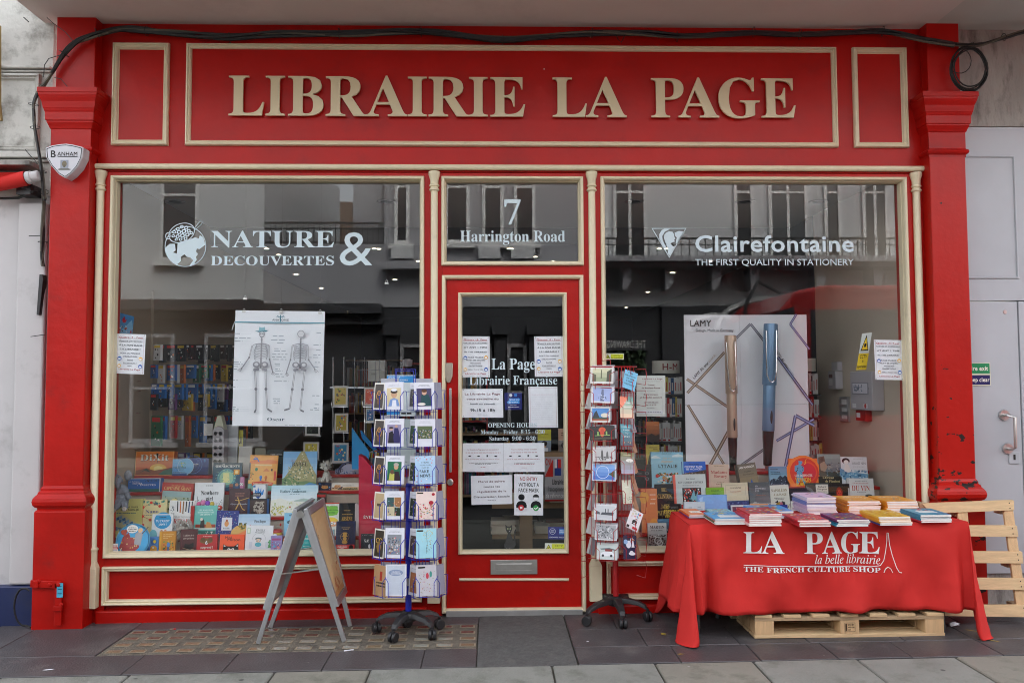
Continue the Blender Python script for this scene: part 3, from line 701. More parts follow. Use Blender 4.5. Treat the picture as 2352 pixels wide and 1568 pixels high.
# triangle with a profile head
c = W(1537,557,GY); tm = MB()
P_ = lambda pts: [(c.x+(x-1537)*s,GY,c.z-(z-557)*s) for x,z in pts]
A = P_([(1496,523),(1578,523),(1537,593)]); B = P_([(1499,525),(1575,525),(1537,589)])
tm.add(A+B,[(0,1,4,3),(1,2,5,4),(2,0,3,5)])
tm.add(P_([(1541,524.5),(1530,523.5),(1520,528),(1514,538),(1514,548),(1520,560),(1529,575),(1529,566),(1522,552),(1521,542),(1527,532)]),[tuple(range(11))])
tm.add(P_([(1530,534),(1537,531),(1545,532),(1549,538),(1549,543),(1552,548),(1549,550),(1550,555),(1543,557),(1540,560),(1546,566),(1552,566),(1538,588),(1534,583),(1533,570),(1528,556),(1525,546),(1526,539)]),[tuple(range(18))])
tm.add(P_([(1550,534),(1560,530),(1570,531),(1573,534),(1556,560),(1552,560),(1553,552),(1555,546),(1551,541)]),[tuple(range(9))])
tm.build('head_emblem',M['vinyl'],pR)

# ================================================================== NEIGHBOURS
nb = empty('neighbour_building',(-3.2,0,0)); nb.location = (0,0,0); tag(nb,'stained white stucco building left of the red shop with a dark blue plinth','building')
xe = W(112,400,0).x+.01; xw = -8
zA = W(60,450,0).z; zP = W(40,1342,.0).z
MB().box(xw,xe,.0,.3,zA,9).build('upper_wall',M['stucco'],nb)
MB().box(xw,xe,.012,.3,zP,zA-.002).build('lower_wall',M['white_wall'],nb)
MB().box(W(38,700,-.02).x,xe-.002,-.03,.012,zP+.006,zA-.05).build('flat_pilaster',M['white_wall'],nb,bevel=.012)
MB().box(xw,xe,-.045,.3,-.3,zP).build('plinth',M['blue_plinth'],nb,bevel=.008)
for (v0,v1,y) in ((155,161,-.035),(163,168,-.02),(351,366,-.05),(368,374,-.025)):
    MB().box(xw,xe,y,.0,W(50,v1,0).z,W(50,v0,0).z).build('ledge',M['stucco'],nb,bevel=.006)
MB().frame(-3.9,W(50,348,0).z,W(95,200,0).x,W(50,172,0).z,[(0,0),(.002,-.03),(.014,-.034),(.022,-.015),(.03,-.02),(.04,0)]).build('panel_moulding',M['stucco'],nb)
MB().tube([W(-1,60,-.05),W(-1,240,-.05),W(3,278,-.05)],.010,6).build('brass_strip',mat('tarnished_brass',(.25,.17,.06),.5,metal=.5),nb)
# awning end
aw = empty('shop_awning'); tag(aw,'folded red awning with a white roller end at the left edge','awning')
p1,p2,p3,p4 = W(-60,396,-.25),W(52,396,-.18),W(38,424,-.12),W(-60,426,-.2)
MB().hexa([p4,p3,W(38,424,-.02),W(-60,426,-.02)],[p1,p2,W(52,396,-.02),W(-60,396,-.02)]).build('fabric',M['cloth'],aw)
a = W(63,409,-.16); MB().lathe([(0,.075),(.030,.075),(.034,.07),(.034,.03),(.040,.028),(.040,.0),(0,.0)],(0,0,0),18,M=Matrix.Translation(a)@Matrix.Rotation(R(78),4,'Y')).build('roller_end',M['white_wall'],aw)
MB().lathe([(.046,-.002),(.046,-.3),(0,-.3)],(0,0,0),18,M=Matrix.Translation(a)@Matrix.Rotation(R(78),4,'Y')).build('roller',M['cloth'],aw)
MB().box(W(60,430,-.1).x-.05,W(60,430,-.1).x+.04,-.12,0,W(60,448,-.1).z,W(60,424,-.1).z).bar(W(50,430,-.14),W(88,436,-.05),.02).build('bracket',M['black_pl'],aw)
gt_ = MB().box(xw,W(80,372,-.1).x,-.16,0,W(40,384,-.1).z,W(40,374,-.1).z); tag(gt_.build('gutter_flashing',M['concrete']),'rough grey flashing strip above the red awning','flashing')
tag(MB().tube([W(-20,456,-.08),W(20,456,-.08),W(42,455,-.07),W(62,447,-.1),W(74,440,-.12)],.008,6).build('awning_cable',M['black']),'black cable looping under the roller of the awning','cable')
# right neighbour
nr = empty('neighbour_building'); tag(nr,'grey metal clad building right of the red shop with a stained concrete band','building')
xq = W(2205,400,0).x; zc0,zc1 = W(2280,291,0).z,3.9
MB().box(xq,9.5,.0,.3,zc0+.002,zc1).build('concrete_band',M['concrete'],nr)
zd = W(2290,691,0).z; zg = W(2280,1318,0).z
MB().box(xq,9.5,.012,.3,zd+.004,zc0).build('cladding',M['grey_paint'],nr)
xdr = W(2347,900,0).x
MB().box(xdr+.006,9.5,.010,.3,zg,zd-.002).build('cladding',M['grey_paint'],nr,bevel=.002)
MB().frame(xq-.2,W(2290,640,0).z,W(2338,500,0).x,W(2290,356,0).z,[(0,.012),(.002,.004),(.012,.002),(.016,.010)]).build('panel_bead',M['grey_paint'],nr)
dr = empty('steel_door',parent=nr)
MB().box(xq,xdr,.016,.06,zg,zd-.004).build('door_leaf',M['grey_paint'],dr,bevel=.003)
a,b = W(2322,954,-.06),W(2330,1032,-.06)
MB().tube([(a.x,.016,a.z),(a.x,-.03,a.z),(a.x+.03,-.055,a.z-.012),(b.x+.012,-.055,b.z+.012),(b.x,-.03,b.z),(b.x,.016,b.z)],.0105,10).lathe([(.0,.012),(.034,.012),(.036,.0)],(0,0,0),20,M=Matrix.Translation((a.x,.014,a.z))@Matrix.Rotation(R(90),4,'X')).lathe([(.0,.012),(.034,.012),(.036,.0)],(0,0,0),20,M=Matrix.Translation((b.x,.014,b.z))@Matrix.Rotation(R(90),4,'X')).build('grab_handle',M['steel'],dr)
a = W(2332,1051,0); MB().box(a.x-.036,a.x+.036,.008,.016,a.z-.04,a.z+.04).build('keyhole_plate',M['grey_paint'],dr,bevel=.003)
MB().box(a.x-.007,a.x+.007,.0065,.0082,a.z-.014,a.z+.022).build('keyhole',M['black'],dr)
a = W(2312,716,0); MB().lathe([(0,.003),(.012,.003),(.014,0)],(0,0,0),16,M=Matrix.Translation((a.x,.016,a.z))@Matrix.Rotation(R(90),4,'X')).build('door_button',M['steel'],dr)
MB().box(xq,9.5,.03,.3,-.3,zg-.002).build('base_course',M['concrete'],nr)
MB().box(xq,9.5,-.05,.06,-.3,zg-.24).build('stone_step',mat('dirty_stone_step',(.3,.3,.28),.8,var=.25,vscale=9,dirt=(.02,.02,.02),dscale=5,damt=.9,dlo=.45),nr,bevel=.02)
MB().box(xq,9.5,-.09,.06,-.3,zg-.36).build('stone_step',bpy.data.materials['dirty_stone_step'],nr,bevel=.02)
# fire exit sign
A = W(2214,833,.008); B = W(2276.5,885,.008); wS,hS = B.x-A.x,A.z-B.z
sg = MB().box(0,wS,0,.003,0,hS).build('fire_exit_sign',mat('cream_sign_board',(.66,.68,.52),.5),loc=(A.x,.010,B.z)); tag(sg,'green and blue safety sign reading fire exit keep clear beside the pilaster','sign')
Art(wS,hS).run([('r',.0,.53,.97,.97,'0c8a58'),('r',.0,.04,.97,.46,'101d5c'),('t','Fire exit',.55,.66,.20,'f4f6ea','x',.72),('t','Keep clear',.53,.17,.18,'f4f6ea','x',.84)]).build('sign_print',sg)
# alarm box
c = W(155,372,-.16); ab = empty('alarm_box',(c.x,-.10,c.z)); tag(ab,'white shield shaped alarm box high on the left red pilaster','alarm box')
k = 1829/5.066; o_ = [(-44,30),(-30,36),(-12,39),(0,40),(14,38),(34,33),(38,31),(36,8),(26,-14),(12,-31),(0,-40),(-14,-31),(-30,-12),(-42,8)]
o_ = [(x/k*1.05,z/k) for x,z in o_]
MB().prism(o_[::-1],-.085,.0).build('housing',mat('grey_white_plastic',(.60,.60,.64),.4),ab,bevel=.006)
def sh(f): return [(x*f,z*f) for x,z in o_]
fm = MB(); P1,P2 = sh(.93),sh(.89); n = len(P1)
fm.add([(x-.0,-.0862,z) for x,z in P1]+[(x,-.0862,z) for x,z in P2],[(i,(i+1) % n,(i+1) % n+n,i+n) for i in range(n)])
fm.build('black_outline',M['black'],ab)
vs,fs,bb = text2d('ANHAM','x'); kk = .125/(bb[2]-bb[0])
MB().add([(x*kk-.050,-.0866,y*kk*1.05+.032) for x,y in vs],fs).add([(-.048,-.0866,.024),(.076,-.0866,.024),(.076,-.0866,.028),(-.048,-.0866,.028)],[(0,1,2,3)]).build('lettering',M['black'],ab)
vs,fs,bb = text2d('B','x'); MB().add([(x*.062-.095,-.0866,y*.062+.022) for x,y in vs],fs).build('lettering',M['black'],ab)
Art(.05,.06).run([('r',0,.1,1,1,'8d93a0'),('e',.5,.58,.3,.32,'6a6048'),('r',.38,.2,.62,.5,'57503c'),('p',[(-.4,.0),(.1,.12),(.9,.12),(1.4,0),(1.1,-.08),(-.1,-.08)],'6b6b66')]).build('crest',ab,(-.03,-.0862,-.055))
# ---- cable bundles
def strands(name,pts,n,spread,r,label,cat,seed=1,mats=('black','cable2')):
    e = empty(name,(0,0,0)); rr = random.Random(seed); tag(e,label,cat)
    for s_ in range(n):
        ph = rr.uniform(0,6.28); q = []
        m = len(pts); fine = []
        for i in range(m-1):
            for t in range(4): fine.append(pts[i].lerp(pts[i+1],t/4))
        fine.append(pts[-1])
        for _ in range(2): fine = [fine[0]]+[(fine[i-1]+fine[i]*2+fine[i+1])/4 for i in range(1,len(fine)-1)]+[fine[-1]]
        for i,p in enumerate(fine):
            a = ph+i*.22; sp = spread*(.75+.35*math.sin(i*.5+ph)); q.append(p+Vector((math.cos(a)*sp*.35,math.sin(a*.7)*sp*.6,math.sin(a)*sp)))
        MB().tube(q,r*rr.uniform(.7,1.25),5).build('strand',M[mats[1] if s_ % 3 == 1 else mats[0]],e)
    for i in range(1,len(pts)-1,2):
        d = (pts[i+1]-pts[i-1]).normalized(); o1 = d.orthogonal().normalized()
        MB().tube([pts[i]+(o1*math.cos(a)+d.cross(o1)*math.sin(a))*(spread+r*1.8) for a in [k_*math.pi/5 for k_ in range(10)]],.0022,4,closed=True).build('cable_tie',M['black'],e)
    return e
S1 = .29297
top = [(x*S1,y*S1) for x,y in ((400,580),(500,420),(600,320),(760,262),(950,222),(1150,245),(1400,272),(1800,298))] + [(574+x*.3418,y*.3418) for x,y in ((200,218),(600,225),(850,220),(1150,215),(1400,240),(1700,268),(2000,242),(2300,222))] + [(1320.7+x*S1,y*S1) for x,y in ((500,265),(800,290),(1100,275),(1400,252),(1700,265))] + [(1837.5+x*S1,y*S1) for x,y in ((0,272),(330,262),(650,247),(900,300),(1200,350))]
pts = [W(u,v,-.135 if u < 250 or u > 2085 else -.05) for u,v in top]
strands('cable_bundle',pts,9,.017,.0085,'long sagging bundle of black cables strung across the top of the sign','cables',3)
lp = [W(x*S1,y*S1,-.14) for x,y in ((405,575),(340,680),(290,740),(262,820),(270,900),(275,1000),(300,1150),(325,1350),(345,1568))] + [W(x*.25635,402+y*.25635,-.05) for x,y in ((395,150),(390,400),(385,600),(380,740),(385,800))]
for i_,(lab_,P_) in enumerate((('thin stray wire looping from the bundle over the left capital',[(108,41),(120,52),(150,74),(167,94)]),('thin stray wire crossing the block above the left capital',[(124,178),(140,182),(152,196),(163,214)]),('thin stray wire left of the bundle near the stucco panel',[(100,178),(102,150),(112,135),(138,127)]),('short frayed wire below the stucco panel moulding',[(58,344),(70,358),(82,370),(86,378)]),('black wire drooping below the cable bundle over the sign',[(1413,78),(1420,92),(1427,98),(1436,80)]))):
    tag(MB().tube([W(u,v,-.14 if i_ < 4 else -.06) for u,v in P_],.0028,4).build('stray_wire',M['black']),lab_,'wire')
strands('cable_bundle',lp,8,.015,.0075,'bundle of black cables hanging down beside the left pilaster','cables',5)
strands('cable_bundle',[W(1837.5+x*S1,y*S1,-.13) for x,y in ((1190,352),(1350,362),(1450,345),(1600,292),(1700,262),(1900,220))],5,.010,.0075,'short bundle of black cables rising to the right edge','cables',8)
cc_ = W(1837.5+1318*S1,545*S1,-.14); ce = empty('cable_coil',(0,0,0)); tag(ce,'coiled loop of black cable hanging over the right pilaster','cable coil')
for k_,(dr_,a0) in enumerate(((0,0),(.008,40),(-.008,90),(.004,200),(-.016,150))):
    rx_,rz_ = .118+dr_,.142+dr_
    MB().tube([(cc_.x+rx_*math.cos(R(t*15))+.004*math.sin(R(t*40+a0)),cc_.y-.005*k_,cc_.z+rz_*math.sin(R(t*15))+.004*math.cos(R(t*50+a0))) for t in range(24)],.005,5,closed=True).build('loop',M['black'],ce)
MB().tube([(cc_.x-.07+.08*math.cos(R(t*20)),cc_.y-.02,cc_.z+.05+.085*math.sin(R(t*20))) for t in range(-7,5)],.003,5).build('loop',M['black'],ce)
for i,(a,b) in enumerate((((100,541/1),(66,542)),((104,768),(70,773)),((66,51),(54,40)))):
    tag(MB().tube([W(a[0],a[1],-.05),W(b[0],b[1],-.09)],.003,4).build('cable_stub',M['black']),['cut cable end sticking out halfway up beside the left pilaster','cut cable end sticking out low beside the left pilaster','thin dark wire end against the stained stucco at the top'][i],'cable')
cv = MB().prism([(0,0),(.016,0),(.034,.22),(.030,.26),(.012,.26)],-.05,0,Matrix.Translation((W(92,724,-.02).x,-.01,W(92,724,-.02).z))); tag(cv.build('cable_cover',M['black_pl']),'narrow black cable cover on the edge of the left wall','cover')
tag(MB().tube([W(55+28*math.cos(R(t))*(.9 if t < 90 else .8),1393+43*math.sin(R(-t)),-.10) for t in range(60,290,20)]+[W(70,1440,-.12)],.006,6).build('loose_cable',M['black']),'loop of loose black cable in front of the blue plinth','cable')
# bolted flap bracket at the foot of the left pilaster
hb = empty('hasp'); tag(hb,'red painted hinged iron hasp at the foot of the left pilaster','hasp')
Yh = -.15; q = lambda x,y,Y=Yh: W(x*.28610,1119.7+y*.28610,Y)
MB().bar(q(245,768),q(490,780),.012,.044,up=(0,0,1)).build('strap',M['red_old'],hb,bevel=.003)
MB().bar(q(470,765),q(466,1105),.012,.042,up=(1,0,0)).build('strap',M['red_old'],hb,bevel=.003)
MB().bar(q(290,745,-.158),q(292,800,-.158),.02,.03).bar(q(432,968,-.158),q(500,968,-.158),.022,.03).build('clasp',M['red_old'],hb,bevel=.003)
bm_ = MB()
for x,y in ((400,778),(468,778),(305,752),(490,940)): bm_.lathe([(0,.008),(.010,.006),(.014,0)],(0,0,0),12,M=Matrix.Translation(q(x,y,-.158))@Matrix.Rotation(R(90),4,'X'))
bm_.build('bolt',M['red_old'],hb)
a = q(454,880,-.159); Art(.038,.088).run([('r',0,0,1,1,'4aa6c4'),('tl',.15,.85,.75,.06,'1d5570'),('tl',.15,.85,.55,.06,'1d5570'),('tl',.15,.85,.25,.06,'1d5570')]).build('blue_tag',hb,(a.x,a.y,a.z))

# ================================================================== ACROSS THE STREET (seen mirrored in the panes)
YF = -11.0; GLY = .045
def X2(u,Y=YF): return W(u,875,2*GLY-Y).x
def Z2(v,Y=YF): return W(1176,v,2*GLY-Y).z
GZ = -.02
def fwindow(par,u0,u1,v0,v1,Y=YF,sash=True,wd=.07,bars=1):
    fm = M['frame_white'] if v0 < 700 else M['facade_grey']
    x0,x1 = sorted((X2(u0,Y),X2(u1,Y))); z0,z1 = sorted((Z2(v0,Y),Z2(v1,Y)))
    f = MB().box(x0,x0+wd,Y-.02,Y+.05,z0,z1).box(x1-wd,x1,Y-.02,Y+.05,z0,z1).box(x0+wd,x1-wd,Y-.02,Y+.05,z1-wd,z1).box(x0+wd,x1-wd,Y-.02,Y+.05,z0,z0+wd)
    if sash: zm = (z0+z1)/2; f.box(x0+wd,x1-wd,Y-.02,Y+.04,zm-.025,zm+.025)
    for i in range(1,bars): xm = x0+(x1-x0)*i/bars; f.box(xm-.03,xm+.03,Y-.02,Y+.038,z0+wd,z1-wd)
    f = f.build('window',fm,par)
    MB().box(x0+wd-.005,x1-wd+.005,Y-.01,Y+.02,z0+wd-.005,z1-wd+.005).build('pane',M['pane_dark'],f)
    MB().box(x0-.1,x1+.1,Y,Y+.14,z0-.10,z0-.01).build('sill',fm,f)
def facade(name,label,u0,u1,ztop,m,mg,Y=YF):
    e = empty(name); tag(e,label,'building'); a,b = sorted((X2(u0,Y),X2(u1,Y)))
    zs = Z2(705,Y)
    MB().box(a,b,Y-8,Y,zs,ztop).build('upper_wall',M[m],e); MB().box(a,b,Y-8,Y-.02,GZ-.2,zs).build('ground_floor_wall',M[mg],e)
    return e,a,b
bA,a,b = facade('terrace_house','white painted house across the street with sash windows above a dark cornice',-900,603,7.4,'facade_white','facade_dark')
MB().box(a,b,YF,YF+.35,Z2(712),Z2(690)).box(a,b,YF,YF+.2,Z2(728),Z2(714)).build('cornice',M['facade_dark'],bA)
for (u0,u1,v0,v1) in ((-60,40,300,600),(150,240,300,600),(363,452,300,600),(150,240,-160,60),(363,452,-160,60)): fwindow(bA,u0,u1,v0,v1)
for (u0,u1) in ((300,400),(470,605)): fwindow(bA,u0,u1,765,1010)
bB,a,b = facade('low_annexe','low grey annexe across the street with an iron railed roof terrace',603.6,880,Z2(560),'facade_grey','facade_dark')
MB().box(a,b,YF,YF+.35,Z2(722),Z2(700)).box(a,b,YF,YF+.2,Z2(745),Z2(724)).build('cornice',M['facade_dark'],bB)
def railing(name,label,u0,u1,v0,v1,Y,step=.11):
    r_ = MB(); a,b = sorted((X2(u0,Y),X2(u1,Y))); z0,z1 = Z2(v1,Y),Z2(v0,Y); rr = MB()
    rr.tube([(a,Y,z1),(b,Y,z1)],.025,4).tube([(a,Y,z0+.05),(b,Y,z0+.05)],.02,4).tube([(a,Y,z1-.12),(b,Y,z1-.12)],.015,4)
    e = empty(name); tag(e,label,'railing'); rr.build('rail',M['iron'],e)
    n = int((b-a)/step); me = MB().tube([(0,0,z0),(0,0,z1)],.013,4).mesh('baluster',M['iron'])
    for i in range(min(n,290)+1):
        o = bpy.data.objects.new('baluster',me); COL.objects.link(o); o.parent = e; o.location = (a+(b-a)*i/max(1,min(n,290)),Y,0)
    return e
railing('terrace_railing','black iron railing along the roof terrace of the low annexe',605,880,512,562,YF-.1)
fw = MB().box(X2(805),X2(880),YF-6,YF-.2,Z2(560),7.6); tag(fw.build('tall_grey_wall',M['facade_grey']),'tall plain grey gable wall rising behind the low annexe','wall')
far = empty('brick_house'); tag(far,'distant brown brick house with chimney pots seen over the roof terrace','building'); YB = -24
MB().box(X2(610,YB),X2(705,YB),YB-6,YB,0,Z2(486,YB)).build('wall',M['brick'],far)
MB().box(X2(640,YB),X2(672,YB),YB-2,YB-.4,Z2(487,YB),Z2(440,YB)).build('chimney',M['brick'],far)
for i in range(4): MB().lathe([(.12,0),(.15,.3),(.12,.5)],(X2(644+8*i,YB),YB-1.2,Z2(440,YB)),10).build('chimney_pot',M['brick'],far)
MB().box(X2(727,YB),X2(806,YB),YB-6,YB,0,Z2(463,YB)).build('wall',M['brick'],far)
bC,a,b = facade('bay_house','charcoal grey bay fronted house across the street with tall sashes',880.6,1340,7.4,'facade_grey','facade_dark')
for (u0,u1) in ((905,940),(1022,1080),(1108,1158),(1182,1232)): fwindow(bC,u0,u1,300,560,bars=1)
for u0,u1 in ((900,950),(1100,1150),(1175,1230)): MB().box(X2(u0),X2(u1),YF,YF+.18,Z2(596),Z2(570)).build('apron',M['facade_white'],bC)
MB().box(a,b,YF,YF+.3,Z2(622),Z2(604)).build('cornice',M['facade_grey'],bC)
for u in (890,985,1060,1135,1215,1300):
    MB().box(X2(u),X2(u+26),YF,YF+.2,GZ-.1,Z2(770)).box(X2(u-5),X2(u+31),YF,YF+.28,Z2(770),Z2(745)).build('shopfront_pilaster',M['facade_dark'],bC)
for (u0,u1) in ((920,980),(1018,1055),(1090,1130),(1165,1210)): fwindow(bC,u0,u1,790,1010)
bD,a,b = facade('balcony_house','pale grey house across the street with a long iron balcony',1340.6,3400,7.4,'facade_white','facade_dark')
for (u0,u1,n) in ((1382,1400,1),(1412,1490,2),(1692,1738,1),(1772,1862,2),(1900,1940,1),(1990,2050,2),(2150,2240,2),(2320,2410,2),(2600,2690,2)): fwindow(bD,u0,u1,290,595,bars=n)
MB().box(a,b,YF,YF+.75,Z2(612),Z2(600)).box(a,b,YF,YF+.6,Z2(622),Z2(613)).build('balcony_slab',M['facade_grey'],bD)
for u in (1425,1520,1625,1712,1860,1990,2130,2280): MB().prism([(X2(u),Z2(622)),(X2(u+22),Z2(622)),(X2(u+20),Z2(655)),(X2(u+6),Z2(672)),(X2(u),Z2(672))][::-1],YF,YF+.45).build('bracket',M['facade_grey'],bD)
railing('balcony_railing','long black iron balcony railing across the street',1382,3000,548,600,YF+.7,.16)
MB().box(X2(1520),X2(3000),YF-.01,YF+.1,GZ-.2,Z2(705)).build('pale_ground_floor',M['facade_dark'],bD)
for uc,ww in ((1640,60),(1775,130),(2050,120)):
    x = X2(uc); rr_ = X2(uc+ww)-x
    MB().tube([(x+rr_*math.cos(R(t)),YF+.12,Z2(760)+rr_*.55*math.sin(R(t))) for t in range(0,181,12)],.06,5).build('arch_moulding',M['facade_white'],bD)
    MB().box(x-rr_*.9,x+rr_*.9,YF+.02,YF+.112,GZ,Z2(765)).build('arch_window',M['pane_dark'],bD)
sg_ = MB().box(X2(1385),X2(1490),YF+.0,YF+.2,Z2(806),Z2(775)); o = sg_.build('shop_sign',M['facade_dark'],bD)
vs,fs,bb = text2d('THE DRAWING','s'); kx = (X2(1480)-X2(1392))/(bb[2]-bb[0]); 
MB().add([(X2(1392)+(bb[2]-p[0])*kx,YF+.21,Z2(800)+p[1]*.22) for p in vs],[f[::-1] for f in fs]).build('sign_lettering',M['frame_white'],bD)
# hanging flowers by the sign
rr = random.Random(4); fl = MB()
for i in range(160):
    x = X2(1400+rr.random()*70); z = Z2(812+rr.random()*40); s_ = .05+.05*rr.random(); a_ = rr.random()*6
    fl.add([(x,YF+.3+rr.random()*.2,z),(x+s_*math.cos(a_),YF+.35,z+s_*math.sin(a_)),(x+s_*math.cos(a_+1),YF+.3,z+s_*math.sin(a_+1))],[(0,1,2)])
fo = fl.build('hanging_flowers',M['leaf']); tag(fo,'dense hanging greenery round the shop sign across the street','plant',kind='stuff')
# bus at the kerb, mirrored in the right hand window
bus = empty('parked_bus'); tag(bus,'red bus standing in the road across from the right window','bus'); YB = -5.6
bx0,bx1 = X2(1775,YB),X2(1775,YB)+10.5; bz1 = Z2(655,YB); zr = -.14
pr = [(bx0+.02,zr+.35),(bx1,zr+.35),(bx1,bz1-.05),(bx1-.1,bz1),(bx0+.75,bz1),(bx0+.35,bz1-.08),(bx0+.12,bz1-.35),(bx0,bz1-.9),(bx0-.02,zr+1.2)]
MB().prism([p for p in pr],YB-2.5,YB).build('body',M['bus_red'],bus,bevel=.05,seg=3)
MB().prism([(bx0-.04,zr+1.25),(bx0+.28,zr+1.15),(bx0+.32,bz1-.3),(bx0+.1,bz1-.38),(bx0-.02,bz1-.95)],YB-2.3,YB+.01).build('windscreen',M['pane_dark'],bus)
for i in range(5):
    x = bx0+.55+i*1.95
    if i == 1:
        MB().box(x,x+1.3,YB-.01,YB+.012,zr+.4,bz1-.4).build('door',M['pane_dark'],bus)
    else: MB().box(x,x+1.75,YB-.01,YB+.012,zr+1.15,bz1-.35).build('window',M['pane_dark'],bus)
for x in (bx0+1.9,bx1-2.2):
    wh = MB().lathe([(0,.10),(.2,.12),(.3,.10),(.34,.12),(.46,.10),(.48,0),(.46,-.2)],(0,0,0),24,M=Matrix.Translation((x+.5,YB-.08,zr+.48))@Matrix.Rotation(R(-90),4,'X')).build('wheel',M['rubber'],bus)
MB().tube([(bx0+.1,YB+.05,bz1-.12),(bx0-.25,YB+.2,bz1+.02),(bx0-.45,YB+.3,bz1-.3),(bx0-.5,YB+.3,bz1-.7)],.025,6).ell((bx0-.5,YB+.3,bz1-.95),(.08,.12,.22)).build('mirror_arm',M['black_pl'],bus)
# car at the near kerb, mirrored low in the left window
car = empty('parked_car'); tag(car,'black hatchback parked at the near kerb with a roof spoiler','car'); YC = -4.9
ax0 = X2(640,YC)-.1; zr = -.14
side = [(0,.35),(0,.62),(.10,.80),(.35,1.02),(.62,1.32),(.85,1.385),(1.8,1.43),(2.35,1.36),(3.1,.98),(3.95,.84),(4.15,.62),(4.15,.32)]
MB().prism([(ax0+x,zr+z*.98) for x,z in side][::-1],YC-1.65,YC).build('body',M['car_black'],car,bevel=.09,seg=3)
MB().prism([(ax0+x,zr+z) for x,z in [(.62,.98),(.85,1.26),(1.75,1.31),(1.75,.96)]][::-1],YC-.02,YC+.006).prism([(ax0+x,zr+z) for x,z in [(1.85,.96),(1.85,1.31),(2.3,1.27),(2.8,.98)]][::-1],YC-.02,YC+.006).build('side_window',M['pane_dark'],car)
MB().prism([(ax0+.45,zr+1.33),(ax0+.95,zr+1.36),(ax0+.9,zr+1.42),(ax0+.42,zr+1.39)],YC-1.5,YC-.15).build('spoiler',M['car_black'],car,bevel=.01)
for x in (.78,3.3):
    wl_ = MB().lathe([(0,.06),(.18,.08),(.2,.05),(.29,.05),(.31,0),(.29,-.18)],(0,0,0),24,M=Matrix.Translation((ax0+x,YC-.02,zr+.31))@Matrix.Rotation(R(-90),4,'X')).build('wheel',M['rubber'],car)
    MB().lathe([(0,.05),(.17,.085),(.19,.05)],(0,0,0),10,M=Matrix.Translation((ax0+x,YC-.01,zr+.31))@Matrix.Rotation(R(-90),4,'X')).build('rim',M['alu'],car)

# ================================================================== INSIDE THE SHOP
CZ = 2.93
def st(name,x0,x1,y0,y1,z0,z1,m): return tag(MB().box(x0,x1,y0,y1,z0,z1).build(name,M[m]),kind='structure')
st('shop_floor',-2.75,2.98,.14,11,-.02,.0,'carpet')
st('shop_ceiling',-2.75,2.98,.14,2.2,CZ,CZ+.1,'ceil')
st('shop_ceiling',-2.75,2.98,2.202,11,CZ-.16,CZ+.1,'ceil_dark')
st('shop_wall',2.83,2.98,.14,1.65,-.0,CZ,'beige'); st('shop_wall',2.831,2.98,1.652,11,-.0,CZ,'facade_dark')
st('shop_wall',-2.85,-2.62,.14,11,-.0,CZ,'peg')
st('shop_wall',-2.75,2.98,10.8,11,0,CZ,'dark_in')
dl = MB().lathe([(0,.002),(.034,.002)],(0,0,0),14).mesh('lamp',M['lamp']); dr0 = MB().lathe([(.034,-.004),(.05,-.006),(.054,0)],(0,0,0),18).mesh('trim_ring',M['grey_box'])
n = 0
SP = [(402,463),(888,463),(1457,463),(1712,463),(1880,463)]
def downlight(x,y,z,lit,label):
    e = empty('ceiling_light',(x,y,z)); tag(e,label,'ceiling light','round lights in the shop ceiling')
    o = bpy.data.objects.new('trim_ring',dr0); COL.objects.link(o); o.parent = e
    o = bpy.data.objects.new('lamp',dl if lit else dl); COL.objects.link(o); o.parent = e; o.location = (0,0,-.004)
    if not lit:
        o.data = dl.copy(); o.data.materials[0] = M['black_pl']
    e.scale = ((.55,)*3 if y < 4 else (.8,)*3) if lit else (1.5,1.5,1)
for i,(u,v) in enumerate(SP):
    p = PZ(u,v,CZ-.004); downlight(p.x,min(p.y,2.1),CZ-.003,False,'unlit round ceiling fitting %s' % ['above the globe emblem','at the inner top corner of the left window','above the triangle emblem','over the middle of the stationery lettering','in the right window beside the beige wall'][i])
LP = [(520,517),(870,572),(823,530),(738,662),(680,630),(795,715),(907,642),(1176,517),(1178,545),(1060,640),(1580,519),(1384,560),(1530,571),(1632,600),(1545,626),(1488,671),(1438,706),(1400,738),(640,585),(960,600),(1270,600),(1230,590)]
NTH = ['first','second','third','fourth','fifth','sixth','seventh','eighth','ninth','tenth','eleventh','twelfth','thirteenth','fourteenth','fifteenth','sixteenth','seventeenth','eighteenth','nineteenth','twentieth','twenty first','twenty second','twenty third','twenty fourth']
LQ = list(LP)
for i,(u,v) in enumerate(LP):
    p = PZ(u,v,CZ-.165)
    if p.y > 10.5: continue
    if p.y < 2.3: p.y = 2.4
    downlight(p.x,p.y,CZ-.164,True,'lit downlight, %s from the street, %s from the left, in the ceiling' % (NTH[sorted(LQ,key=lambda q: q[1]).index((u,v))],NTH[sorted(LQ).index((u,v))]))
# window platforms with stepped display
SY = [.15,.27,.40,.54,.70]                          # front face of what stands on each step
def stepZ(v,Y): return W(1176,v,Y).z
SZ = [stepZ(1264,.15),stepZ(1226,.27),stepZ(1180,.40),stepZ(1122,.54),stepZ(1085,.70)]
def steps(x0,x1,yend,nm):
    e = empty('display_steps'); tag(e,nm,'display steps')
    ys = [.085,.245,.375,.515,.675,yend]
    MB().box(x0,x1,.085,yend,.02,SZ[0]-.001).build('platform',M['beige'],e)
    for k_ in range(1,5):
        MB().box(x0,x1,ys[k_],yend,SZ[k_-1]+.0005,SZ[k_]-.022).build('riser',M['beige'],e)
        MB().box(x0,x1,ys[k_]-.012,(ys[k_+1]-.002) if k_ < 4 else yend,SZ[k_]-.021,SZ[k_]-.001).build('step',M['shelf_red'],e,bevel=.002)
    return e
steps(-2.60,-.40,.95,'red edged display steps inside the left window'); steps(.70,2.80,.95,'red edged display steps inside the right window')
